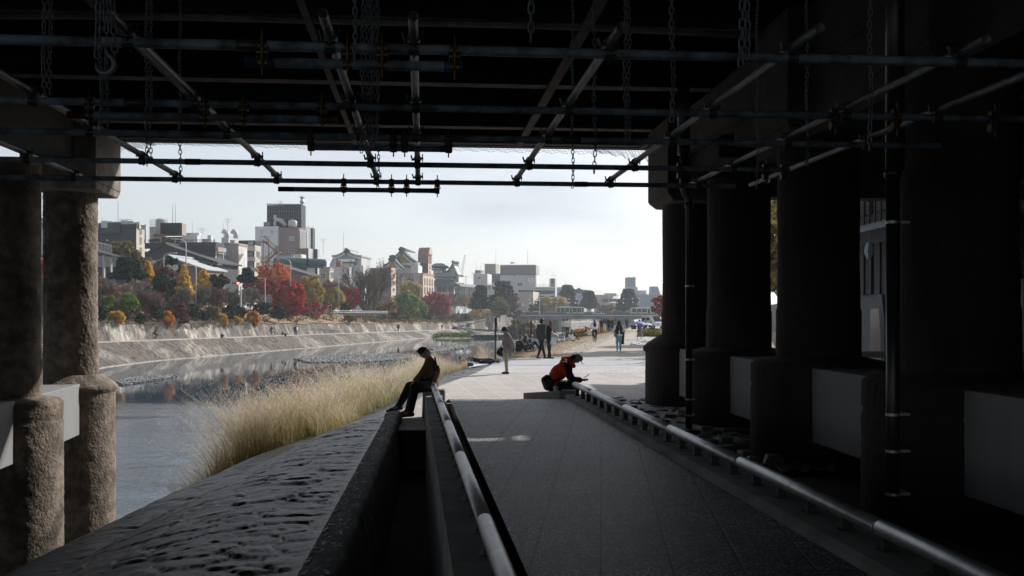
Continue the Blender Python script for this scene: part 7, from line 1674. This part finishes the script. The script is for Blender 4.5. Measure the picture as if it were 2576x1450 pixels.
    if hat:
        kind, mat = hat; h = MB(); c = hc + hv * .045 * H
        if kind == 'bucket': h.sphere(c + hv * .02 * H, (.098 * H, .108 * H, .085 * H), 14, 8, Rm); h.tube([c + hv * .02 * H, c - hv * .05 * H], [.105 * H, .155 * H], 18)
        elif kind == 'cap': h.sphere(c - face * .006 * H, (.088 * H, .106 * H, .086 * H), 14, 8, Rm); h.hexa([c + Rm @ V3(x * .06 * H, y * H, z * H) for z in (-.02, -.008) for x, y in ((-1, .07), (1, .07), (.8, .175), (-.8, .175))])
        elif kind == 'backcap': h.sphere(c - face * .004 * H, (.088 * H, .106 * H, .086 * H), 14, 8, Rm); h.hexa([c + Rm @ V3(x * .055 * H, y * H, (z + (-.03 if y < -.1 else 0)) * H) for z in (-.035, -.02) for x, y in ((1, -.07), (-1, -.07), (-.75, -.17), (.75, -.17))])
        elif kind == 'helmet': h.sphere(c, (.1 * H, .13 * H, .085 * H), 12, 8, Rm)
        fuse(h, 'hat', mat, root, vox * .7, 1)
    if bag:
        kind, mat = bag; g2 = MB()
        if kind == 'backpack': c = J['chest'] - fw * .17 * r; g2.cap(c + up * .09 * r, c - up * .14 * r, .10 * r, .115 * r); fuse(g2, 'backpack', mat, root, vox, 2); 
        if kind == 'sling':
            c = J['hiL'] - d_sh * .10 * r - fw * .03; g2.cap(c - fw * .06, c + fw * .06, .085 * r, .085 * r); fuse(g2, 'shoulder_bag', mat, root, vox, 2); st_ = MB(); st_.tube([c, J['chest'] - d_sh * .02 - fw * .14 * r, J['shR'] + up * .05 * r, J['chest'] + fw * .13 * r, c], .012, 6); st_.build('strap', mat, root)
        if kind == 'tote': c = J['haL'] + V3(0, 0, -.22 * H); g2.cap(c + V3(0, -.06, 0), c + V3(0, .06, .04), .09, .08); fuse(g2, 'tote_bag', mat, root, vox, 2)
    root.matrix_basis = Matrix.Translation(Vector(loc)) @ Matrix.Rotation(rz, 4, 'Z'); root['hair_side'] = 0; del root['hair_side']; return root
gp = 'people along the river'
FWD = 0; RGT = -math.pi / 2; LFT = math.pi / 2; BCK = math.pi     # headings: 0 looks away from us
# --- the two men seated at the ramp's end, posed joint by joint
def JP(Y, dct, base):
    return {k: P(v[0], v[1], Y + (v[2] if len(v) > 2 else 0)) - base for k, v in dct.items()}
Ym = 19.12; base = P(1075, 1048, Ym)
Jm = JP(Ym, dict(pel=(1084, 968), chest=(1087, 932), neck=(1079, 904), head=(1066.5, 888), shL=(1080, 911, .20), shR=(1083, 911, -.20), elL=(1062, 945, .20), elR=(1061, 942, -.21), haL=(1043, 959, .10), haR=(1045, 957, -.08),
                 hiL=(1083, 970, .10), hiR=(1083, 970, -.10), knL=(1031, 973, .13), knR=(1043, 977, -.10), anL=(1003, 1022, .12), anR=(1032, 1038, -.08)), base)
Jm['face'] = V3(-1, .0, -.45); Jm['curl'] = V3(-.1, 0, -1)
pm = person('old man in brown jumper and backwards black cap sitting on the rail end', Jm, base, 0, 1.0, k_brown, k_black, m_skin, k_hairw, 'short', k_shoe, ('backcap', k_black), vox=.014, toe=lambda s: V3(-1, 0, -.1), fat=1.34)
q = lambda x, y, d=0: P(x, y, Ym + d)
MB().tube([q(1094, 899, -.12), q(1097, 915, -.2), q(1095, 930, -.24), q(1089, 950, -.25), q(1078, 962, -.25)], .018, 8).build('bag_strap', k_leather, None).parent = None
o = [x for x in COL.objects if x.name.startswith('bag_strap')][0]; o.parent = pm; o.location = -Vector(base)
b = MB(); b.cap(q(1058, 962, -.24), q(1080, 960, -.26), .055, .075); b.cap(q(1064, 966, -.24), q(1080, 968, -.26), .06, .07); o = fuse(b, 'hip_bag', k_leather, None, .016); o.parent = pm; o.location = -Vector(base)
b = MB(); b.cap(q(1093, 922, -.25), q(1092, 929, -.25), .022, .022); o = b.build('buckle_pouch', k_leather, None); o.parent = pm; o.location = -Vector(base)
for an in ('anL', 'anR'):
    a = Jm[an] + base; mb = MB().cap(a + V3(.0, 0, .03), a + V3(.01, 0, .12), .045, .045); o = mb.build('sock', k_white, None, smooth=True); o.parent = pm; o.location = -Vector(base)
    mb = MB(); z = a + V3(-.07, -.047, -.035); mb.tube([z + V3(-.05, -.002, .02), z + V3(-.02, -.004, -.012), z + V3(.07, 0, .03)], [.003, .009, .002], 5); o = mb.build('shoe_mark', k_white, None); o.parent = pm; o.location = -Vector(base)
base2 = P(1060, 1046, 19.65)
J2 = JP(19.65, dict(pel=(1086, 966), chest=(1089, 935), neck=(1086, 913), head=(1081, 902), shL=(1082, 918, .18), shR=(1084, 918, -.18), elL=(1066, 948, .18), elR=(1066, 948, -.18), haL=(1048, 962, .08), haR=(1050, 962, -.08), hiL=(1083, 969, .1), hiR=(1083, 969, -.1), knL=(1030, 976, .12), knR=(1036, 978, -.1), anL=(990, 1026, .1), anR=(1020, 1034, -.1)), base2)
J2['face'] = V3(-1, 0, -.5)
person('second man in black almost hidden behind the old man, only his shoes showing', J2, base2, 0, .95, k_black, k_black, m_skin, k_hair, 'short', k_shoe, vox=.018, toe=lambda s: V3(-1, 0, -.05), fat=.8)
Yr = 20.25; baser = P(1400, 1000, Yr)
Jr = JP(Yr, dict(pel=(1388, 968), chest=(1404, 936), neck=(1431, 911), head=(1449, 903), shL=(1417, 918, .2), shR=(1416, 919, -.2), elL=(1440, 955, .2), elR=(1437, 955, -.17), haL=(1461, 955, .06), haR=(1462, 957, -.05),
                 hiL=(1390, 972, .1), hiR=(1390, 972, -.1), knL=(1442, 968, .12), knR=(1440, 970, -.12), anL=(1442, 1016, .1), anR=(1438, 1016, -.1)), baser)
Jr['face'] = V3(.75, 0, -.75); Jr['curl'] = V3(.5, 0, .2)
pr_ = person('man in red and black jacket and grey cap bent over a phone', Jr, baser, 0, 1.0, k_red, k_navy, m_skind, k_hair, 'short', k_shoe, ('cap', k_grey), vox=.014, toe=lambda s: V3(1, 0, 0), fat=1.28)
q = lambda x, y, d=0: P(x, y, Yr + d)
def addp(mb, name, mat, vox=.014, par=pr_, b_=baser):
    o = fuse(mb, name, mat, None, vox); o.parent = par; o.location = -Vector(b_); return o
b = MB(); b.cap(q(1420, 919, -.2), q(1439, 955, -.19), .085, .075); b.cap(q(1438, 955, -.19), q(1459, 957, -.07), .074, .056); b.cap(q(1419, 917, .2), q(1440, 955, .2), .09, .07); b.cap(q(1440, 955, .2), q(1458, 955, .07), .06, .046); b.cap(q(1419, 913, -.12), q(1418, 914, .1), .09, .09); b.cap(q(1418, 916, -.12), q(1430, 930, -.16), .10, .09); addp(b, 'black_yoke_and_sleeves', k_navy)
b = MB(); b.cap(q(1416, 903, .02), q(1436, 905, .02), .045, .075); b.cap(q(1432, 908, -.05), q(1443, 921, -.04), .06, .05); b.cap(q(1432, 908, .08), q(1443, 921, .08), .06, .05); addp(b, 'hood', k_red)
MBs = MB().obox(q(1412.5, 922, -.235), V3(.55, -.05, -.83).normalized(), V3(0, 1, 0), V3(.83, 0, .55).normalized(), 0, .19, 0, .02, 0, .045); o = MBs.build('grey_stripe', k_grey, None); o.parent = pr_; o.location = -Vector(baser)
b = MB(); b.cap(q(1371, 957, -.16), q(1378, 972, -.2), .085, .095); b.cap(q(1376, 951, -.16), q(1388, 966, -.2), .07, .07); addp(b, 'shoulder_bag', k_leather)
MB().tube([q(1376, 962, -.3), q(1395, 960, -.27), q(1416, 951, -.22), q(1424, 943, -.1)], .03, 8).build('bag_strap_wide', k_leather, None); o = [x for x in COL.objects if x.name.startswith('bag_strap_wide')][0]; o.parent = pr_; o.location = -Vector(baser)
ph = thing('phone', 'dark phone held in the hands of the man in the red jacket', 'phone', tuple(q(1473, 950, -.02))); ax = V3(.8, 0, .55).normalized()
MB().obox(q(1470, 951.5, -.06), ax, V3(0, 1, 0), V3(-.55, 0, .8).normalized(), -.01, .13, 0, .07, 0, .009).build('case', k_leather, ph)
cu = thing('paper_cup', 'white paper cup with lid standing on the bench wall', 'cup', tuple(P(1398, 983.2, 19.5)))
c0 = P(1398, 0, 19.5); MB().lathe((c0.x, 19.5, .70), [(.033, 0), (.043, .105)], 20).build('cup', M('white paper', (.72, .72, .74), .7), cu, smooth=False); MB().lathe((c0.x, 19.5, .803), [(.047, 0), (.047, .008), (.041, .02), (.040, .022)], 20).build('lid', M('white plastic lid', (.8, .8, .82), .4), cu)
# --- standing old lady
g0 = G(1275, 941.5)
pw = person('old woman in mauve jacket and dark bucket hat standing with hands behind her back', pose(neck=(0, .03, 1.45), head=(0, .07, 1.575), elL=(-.23, -.16, 1.16), elR=(.23, -.16, 1.16), haL=(-.05, -.25, .92), haR=(.07, -.25, .90), knL=(-.09, .03, .5), anL=(-.09, .0, .09)), g0, LFT + .1, .93, k_mauve, k_khaki, m_skinp, k_hairb, 'short', k_shoe, ('bucket', k_navy), vox=.018, coat=.16, fat=.98)
b = MB(); b.cap(V3(-.02, .2, .83), V3(0, .26, .72), .08, .10); b.cap(V3(0, .26, .72), V3(0, .2, .66), .10, .07); fuse(b, 'shoulder_bag', k_black, pw, .02); MB().tube([V3(0, .2, .86), V3(-.1, .14, 1.1), V3(-.16, .05, 1.42)], .013, 6).build('bag_strap', k_black, pw)
bo = thing('green_bottle', 'green tea bottle held behind the old woman in the bucket hat', 'bottle', tuple(P(1288, 893, g0.y))); c = P(1288.5, 893, g0.y - .02)
MB().lathe(tuple(c), [(.03, -.0), (.033, .01), (.033, .07)], 12).build('base', M('yellowish bottle base', (.5, .5, .2), .3), bo); MB().lathe((c.x, c.y, c.z + .07), [(.033, 0), (.033, .11), (.014, .15), (.014, .17)], 12).build('bottle', M('green label', (.03, .16, .05), .3), bo); bo.rotation_euler = (0, rad(18), 0)
# --- man and woman walking with the bag
g0 = G(1361, 903)
person('bearded man in dark jacket beside the woman with sunglasses', pose(head=(.03, .03, 1.62), knL=(-.09, .14, .52), anL=(-.12, .28, .09), knR=(.09, -.06, .50), anR=(.12, -.24, .12), elR=(.25, -.05, 1.14), haR=(.24, .08, .88)), g0, RGT + .55, 1.06, k_dgrey, k_black, m_skin, k_hair, 'short', k_shoe, vox=.018, coat=.12)
g0 = G(1381, 903)
ww = person('woman with sunglasses and auburn hair in a black top looking back at us', pose(head=(0, .02, 1.60), haL=(-.05, .33, 1.08), elL=(-.22, .10, 1.14), haR=(.03, .36, 1.05), elR=(.2, .14, 1.14), face=(-.5, -.9, -.05), knL=(-.07, .05, .5), knR=(.07, -.02, .5), anR=(.08, .05, .09)), g0, RGT + .1, 1.03, k_black, k_black, m_skinp, k_hairb, 'bob', k_shoe, vox=.017, sleeve='short')
h0 = V3(-.1, 0, 0)
hd = V3(0, .02, 1.60) * 1.03; fv = V3(-.5, -.9, -.05).normalized(); sv = V3(.87, -.5, 0).normalized()
MB().cap(hd + fv * .085 + sv * .035 + V3(0, 0, .018), hd + fv * .088 + sv * .03 + V3(0, 0, .014), .024, .024).cap(hd + fv * .085 - sv * .035 + V3(0, 0, .018), hd + fv * .088 - sv * .03 + V3(0, 0, .014), .024, .024).cap(hd + fv * .09 - sv * .03 + V3(0, 0, .02), hd + fv * .09 + sv * .03 + V3(0, 0, .02), .006, .006).build('sunglasses', k_leather, ww)
cb = thing('carrier_bag', 'white square carrier bag with small drawings held by the woman', 'bag', tuple(P(1396, 872, g0.y))); Yb_ = g0.y - .1
a, b_ = P(1383, 866.5, Yb_), P(1399.5, 849.5, Yb_); MB().box(a.x, b_.x, Yb_ - .05, Yb_ + .07, a.z, b_.z).build('bag', M('white paper bag', (.66, .72, .76), .7, .05), cb, bevel=.01)
m = MB()
for s_ in (-.055, .075): m.tube([V3(a.x + .06, Yb_ + s_, b_.z - .01), V3(a.x + .1, Yb_ + s_, b_.z + .08), V3(b_.x - .1, Yb_ + s_, b_.z + .08), V3(b_.x - .06, Yb_ + s_, b_.z - .01)], .006, 5)
m.build('handle', k_white, cb)
m = MB(); kx = (b_.x - a.x); kz = b_.z - a.z
def stroke(pts): m.tube([V3(a.x + kx * u, Yb_ - .053, a.z + kz * v) for u, v in pts], .007, 4)
stroke([(.2, .22), (.2, .12), (.38, .12), (.38, .22)]); stroke([(.68, .9), (.78, .92)]); stroke([(.62, .7), (.74, .74), (.74, .68)]); stroke([(.15, .85), (.22, .9)]); stroke([(.3, .82), (.38, .88)]); stroke([(.62, .45), (.78, .48)]); stroke([(.16, .55), (.18, .42)]); stroke([(.66, .27), (.76, .25)])
m.build('drawings', k_dgrey, cb)
# --- sleeping man
g0 = G(1200, 921)
sl_p = person('man lying asleep on the stones with a hat over his face', pose(pel=(0, 0, .12), chest=(0, .36, .13), neck=(0, .55, .13), head=(0, .70, .15), shL=(-.19, .48, .13), shR=(.19, .48, .13), elL=(-.28, .22, .08), elR=(.30, .24, .08), haL=(-.22, -.02, .12), haR=(.2, .0, .14), hiL=(-.09, -.04, .12), hiR=(.09, -.04, .12), knL=(-.12, -.46, .20), knR=(.1, -.44, .22), anL=(-.14, -.86, .10), anR=(.1, -.86, .10), face=(0, 0, 1)), (G(1210, 918).x, G(1210, 916).y, GZ + .0), RGT + .12, 1.0, k_navy, k_black, m_skin, k_hair, 'short', k_shoe, ('bucket', k_grey), vox=.02, toe=lambda s: V3(0, -.2, 1.6))
gs = thing('ground_sheet', 'pale blue picnic sheet under the sleeping man', 'sheet', tuple(G(1205, 921)))
a, b_, c, d_ = G(1180, 925), G(1236, 916), G(1240, 911), G(1190, 916); MB().prism([a, b_, c, d_], (0, 0, .02)).build('sheet', M('pale sheet', (.5, .6, .66), .8), gs)
bb = thing('blue_bag', 'small blue bag beside the sleeping man\'s feet', 'bag', tuple(G(1184, 923))); b = MB(); q0 = G(1184, 923); b.cap(q0 + V3(-.05, 0, .08), q0 + V3(.06, 0, .09), .09, .07); fuse(b, 'bag', M('blue nylon', (.02, .07, .3), .6), bb, .03)
# --- seated group by the river
gg = 'group sitting on the ground by the river'
def seat(label, x, y, rz, J=SIT, **k): return person(label, J, G(x, y), rz, k.pop('H', 1.0), group=k.pop('group', gg), **k)
seat('young man in black sitting at the left of the group with folded arms', 1303, 886, BCK + .9, top=k_black, hair=k_hair, bot=k_black, vox=.022)
seat('seated woman in black with grey sleeves leaning forward beside him', 1318, 884, RGT - .8, top=k_dgrey, hair=k_hair, hairst='long', vox=.022); seat('seated person in a fur collared black coat in the middle of the group', 1328, 881, RGT, top=k_navy, hair=k_hair, vox=.022)
seat('seated person in grey hood at the back of the group', 1322, 876, FWD, top=k_grey, hair=k_grey, vox=.024); seat('seated person in grey jumper next to the walking man', 1340, 880, FWD + .3, top=k_grey, bot=k_pink, hair=k_hair, vox=.024)
wb = thing('water_bottle', 'small clear bottle on the ground by the seated group', 'bottle', tuple(G(1316, 887))); q0 = G(1316, 887); MB().lathe(tuple(q0), [(.035, 0), (.035, .16), (.014, .2), (.014, .22)], 10).build('bottle', c_glassl, wb)
gm = 'people sitting along the promenade edge'
seat('seated person with white trousers nearest the woman with the bag', 1427, 858, RGT - .9, top=k_black, bot=k_white, hair=k_hair, hairst='bob', group=gm); seat('seated person in dark coat right of the white trousers', 1434, 855, RGT - .3, top=k_dgrey, hair=k_hair, group=gm); seat('seated person with a baby pram look of dark bundles far behind the bag' if False else 'seated person in grey just behind the carrier bag', 1402, 862, LFT, top=k_grey, bot=k_grey, hair=k_hair, group=gm)
seat('picnicker in cream top stretching both legs', 1479, 846, LFT, SITL, top=k_cream, bot=k_olive, hair=k_hair, group=gm); seat('picnicker in white with pale cap', 1489, 845, LFT - .4, top=k_white, bot=k_white, hair=k_cream, group=gm); seat('picnicker in black at the right of the three', 1501, 845, LFT - .1, top=k_black, hair=k_hair, group=gm)
# --- walkers and riders on the promenade
def walk(label, x, y, rz, J=WALK, **k): return person(label, J, G(x, y), rz, k.pop('H', 1.0), group=k.pop('group', gp), **k)
gl = walk('long haired woman in black vest and pale jeans walking away', 1557, 887, FWD + .1, pose(knL=(-.09, .06, .5), anL=(-.1, -.06, .12), knR=(.09, .04, .5), anR=(.1, .1, .09), elL=(-.3, -.02, 1.16), haL=(-.22, .16, 1.02), elR=(.3, -.02, 1.16), haR=(.2, .18, 1.02)), H=1.0, top=k_white, bot=k_jean, hair=k_hair, hairst='long', shoes=k_shoew, vox=.018, fat=1.0, bag=('sling', k_olive))
b = MB(); b.cap(V3(-.08, -.01, 1.36), V3(-.08, 0, 1.0), .125, .12); b.cap(V3(.08, -.01, 1.36), V3(.08, 0, 1.0), .125, .12); fuse(b, 'black_vest', k_black, gl, .02); b = MB(); b.hexa([V3(.10, -.03, .45), V3(.28, -.03, .42), V3(.28, .08, .42), V3(.10, .08, .45), V3(.16, -.04, 1.06), V3(.32, -.02, 1.1), V3(.32, .1, 1.1), V3(.16, .1, 1.06)]); fuse(b, 'draped_coat', k_black, gl, .025)
def bicycle(label, loc, rz, col, group='bicycles'):
    r = thing('bicycle', label, 'bicycle', (0, 0, 0), group)
    for y in (-.52, .55):
        pts = [V3(0, y + .33 * math.cos(t), .34 + .33 * math.sin(t)) for t in [2 * math.pi * i / 20 for i in range(21)]]; w_ = MB().tube(pts, .018, 5, False).build('wheel', m_tyre, r)
        s_ = MB()
        for i in range(8): t = math.pi * i / 4; s_.tube([(0, y, .34), (0, y + .32 * math.cos(t), .34 + .32 * math.sin(t))], .004, 3)
        s_.build('spokes', m_silver, w_)
    f = MB(); A, B_, C_, D_, E_ = V3(0, -.52, .34), V3(0, -.05, .3), V3(0, -.22, .82), V3(0, .38, .86), V3(0, .55, .34)
    for a, b in ((A, B_), (B_, C_), (C_, A), (C_, D_ - V3(0, 0, .1)), (B_, D_ - V3(0, 0, .12)), (D_, E_)): f.tube([a, b], .018, 6)
    f.build('frame', col, r); MB().tube([D_, D_ + V3(0, .02, .14)], .014, 6).tube([D_ + V3(-.28, -.04, .16), D_ + V3(0, .04, .14), D_ + V3(.28, -.04, .16)], .013, 6).build('handlebar', col, r)
    MB().cap(V3(0, -.34, .93), V3(0, -.1, .94), .06, .03).tube([C_, C_ + V3(0, -.02, .1)], .014, 6).build('saddle', k_leather, r); MB().tube([(-.12, -.02, .17), (.12, -.1, .42)], .014, 5).box(-.16, -.08, -.08, .04, .155, .175).box(.08, .16, -.16, -.04, .41, .43).build('pedals', k_leather, r)
    r.location = loc; r.rotation_euler = (0, 0, rz); return r
q0 = G(1496, 861); person('cyclist in white shirt with black backpack riding away', BIKE, q0, FWD + .05, 1.0, k_white, k_black, m_skin, k_hair, 'short', k_shoe, vox=.02, bag=('backpack', k_black), group='cyclists'); bicycle('bicycle ridden by the man with the black backpack', q0, FWD + .05, k_leather)
def umbrella(label, x, y, loc, col, R_=.55):
    q = P(x, y, loc.y); r = thing('umbrella', label, 'umbrella', tuple(q), 'umbrellas'); m = MB(); n = 16; prof = [(.02, .0), (R_ * .5, -.06), (R_ * .85, -.17), (R_, -.27)]
    m.lathe(tuple(q), prof, n, caps=False); m.lathe(tuple(q - V3(0, 0, .012)), prof, n, caps=False); m.build('canopy', col, r, smooth=True); MB().tube([q + V3(0, 0, .06), q - V3(0, 0, .8)], .012, 6).build('shaft', m_silver, r); return r
u0 = G(1609, 854.5); person('woman in long mauve dress under the blue umbrella', WALK, u0, FWD + .3, .97, k_mauve, k_mauve, m_skin, k_hair, 'bob', k_shoew, vox=.025, dress=k_mauve, bag=('tote', k_brown), group=gp); umbrella('pale blue umbrella carried by the woman in the long dress', 1606, 808.0, u0, M('lilac blue cloth', (.26, .33, .62), .7), .65)
u0 = G(1624, 837.5); walk('walker in grey under the white umbrella', 1624, 837.5, BCK, top=k_grey, bot=k_black, hair=k_hair); umbrella('white umbrella behind the blue one', 1626, 812.5, u0, k_white, .7)
walk('walker with grey top and backpack coming towards us', 1635, 836.5, BCK, top=k_grey, bot=k_black, hair=k_hair, bag=('backpack', k_dgrey))
walk('person in white shirt standing at the water edge before the bridge pier', 1427, 846, FWD, STAND, top=k_white, bot=k_dgrey, hair=k_navy, fat=1.1); walk('person in cream top standing left of the white shirt', 1418, 845, FWD + .4, STAND, top=k_cream, bot=k_olive, hair=k_hair, hairst='bob')
walk('woman in black with long pale skirt on the promenade', 1520, 836, FWD, top=k_dgrey, bot=k_cream, hair=k_hair, hairst='long', skirt=.1, dress=k_cream); walk('man in black beside the pale skirt', 1513, 837, FWD, top=k_black, hair=k_hair)
walk('man in black suit walking towards us', 1532, 835.5, BCK, top=k_black, hair=k_hair, coat=.2); walk('woman in dark dress with bare legs walking towards us', 1541, 836, BCK, top=k_navy, bot=k_navy, hair=k_hair, skirt=.35, dress=k_navy); walk('man in dark suit right of the dark dress', 1545, 836, BCK, top=k_dgrey, hair=k_hair); walk('pale dressed walker between the dark suits', 1537, 834, BCK, top=k_white, bot=k_jean, hair=k_hair)
walk('lone walker in dark clothes against the green slope', 1577, 829.5, FWD, top=k_dgrey, hair=k_hair); walk('walker half hidden left of the long haired woman', 1549, 838, FWD, top=k_mauve, hair=k_hair, hairst='bob'); walk('person sitting low left of the cyclist', 1481 + 5, 842, FWD, SIT, top=k_black, hair=k_hair, group=gm)
seat('dark figure crouching left of the cyclist', 1474, 842, LFT, SITL, top=k_black, hair=k_hair, group=gm); seat('figure sitting on the far right of the path', 1592, 829, FWD, top=k_dgrey, hair=k_hair, group=gm); seat('second figure sitting on the far right of the path', 1598, 829, FWD, top=k_navy, hair=k_hair, group=gm)
# --- far bank
gf = 'people on the far riverside path'
def far(label, x, J=STAND, rz=0, off=1.6, **k):
    Y = bankY(x, off, 0)
    loc = V3((x - CX) / F * Y, Y, PZ(Y) + .02); return person(label, J, loc, rz, k.pop('H', 1.0), group=k.pop('group', gf), vox=.035, **k), loc
_, q0 = far('cyclist in dark top and helmet on the far path', 390, BIKE, RGT + .4, top=k_dgrey, bot=k_black, hat=('helmet', k_navy), hair=k_hair, group='cyclists'); bicycle('bicycle ridden by the helmeted far cyclist', q0, RGT + .4, k_leather)
far('person sitting on the edge of the far path', 557, SIT, BCK + .8, .4, top=k_dgrey, hair=k_hair)
_, q0 = far('far cyclist in dark top with white helmet', 682, BIKE, FWD - .4, top=k_dgrey, bot=k_navy, hat=('helmet', k_white), hair=k_hair, group='cyclists'); bicycle('bicycle with a white basket ridden on the far path', q0, FWD - .4, k_white)
far('man in black vest standing on the far path', 742, STAND, FWD, top=k_dgrey, bot=k_black, hair=k_hair); far('person in white beside the man in the black vest', 747, STAND, LFT, top=k_white, bot=k_dgrey, hair=k_hair)
_, q0 = far('dark figure crouching near the left standing pair', 713, SQUAT, LFT, top=k_black, hair=k_hair)
for i, (x, tp_, bt, lb, kw) in enumerate(((1002, k_dgrey, k_dgrey, 'person in long dark coat taking a photograph on the far path', dict(coat=.45)), (1076, k_navy, k_black, 'man in navy jacket on the far path', {}), (1112, k_black, k_black, 'slim figure in black on the far path', {}), (1153, k_white, k_black, 'walker in white top of a pair on the far path', {}), (1159, k_dgrey, k_dgrey, 'walker in dark coat of a pair on the far path', dict(coat=.4)),
                                      (1196, k_pink, k_dgrey, 'walker in a dusky coat on the far path', dict(coat=.5)), (1207, k_dgrey, k_dgrey, 'walker in brown grey on the far path', {}), (1229, k_navy, k_black, 'person in navy beside a pushchair shape on the far path', {}), (1233, k_jean, k_jean, 'person in light blue on the far path', {}), (1258, k_grey, k_grey, 'grey figure right of the signpost on the far path', dict(coat=.4)), (1296, k_mauve, k_mauve, 'tiny figure beside the bridge abutment on the far path', {}))):
    far(lb, x, STAND if i % 3 else WALK, (FWD, RGT, BCK, LFT)[i % 4], top=tp_, bot=bt, hair=k_hair, **kw)
bake()
# --- the crowd on the bridge: copies of a few walkers
protos = []
for i, (t, b_) in enumerate(((k_black, k_dgrey), (k_navy, k_black), (k_cream, k_dgrey), (k_white, k_navy), (k_brown, k_black), (k_red, k_dgrey))):
    protos.append(person('walker crossing the far bridge among the crowd on its pavement', STAND if i % 2 else WALK, (0, 0, 0), 0, 1.0, t, b_, hair=k_hair, vox=.06, group='crowd walking over the far bridge'))
bake()
cx_list = [1318 + random.uniform(0, 74) for _ in range(44)] + [1400 + random.uniform(0, 75) for _ in range(12)] + [random.uniform(1476, 1590) for _ in range(12)] + [random.uniform(1590, 1660) for _ in range(10)]
for i, x in enumerate(cx_list):
    off = random.uniform(.6, 2.6); l = (x - CX) / F; t = (l * o_.y - o_.x) / (bd.x - l * bd.y); q = o_ + bd * t + bn * off
    if i < 6: r = protos[i]; r.matrix_basis = Matrix.Translation((q.x, q.y, ZD)) @ Matrix.Rotation(random.choice((LFT, RGT)), 4, 'Z')
    else: dup(protos[i % 6], (q.x, q.y, ZD), random.choice((LFT, RGT)), scale=random.uniform(.92, 1.06))
bc = thing('rucksack', 'black bag standing on the far path near the crouching figure', 'bag', (0, 0, 0))
Yq_ = 165.; Xq_ = (718 - CX) / F * Yq_; MB().cap(V3(Xq_, Yq_, PZ(Yq_) + .2), V3(Xq_, Yq_, PZ(Yq_) + .4), .2, .17).build('bag', k_black, bc, smooth=True)
for o in bpy.data.objects:
    if '_org' in o.keys(): del o['_org']
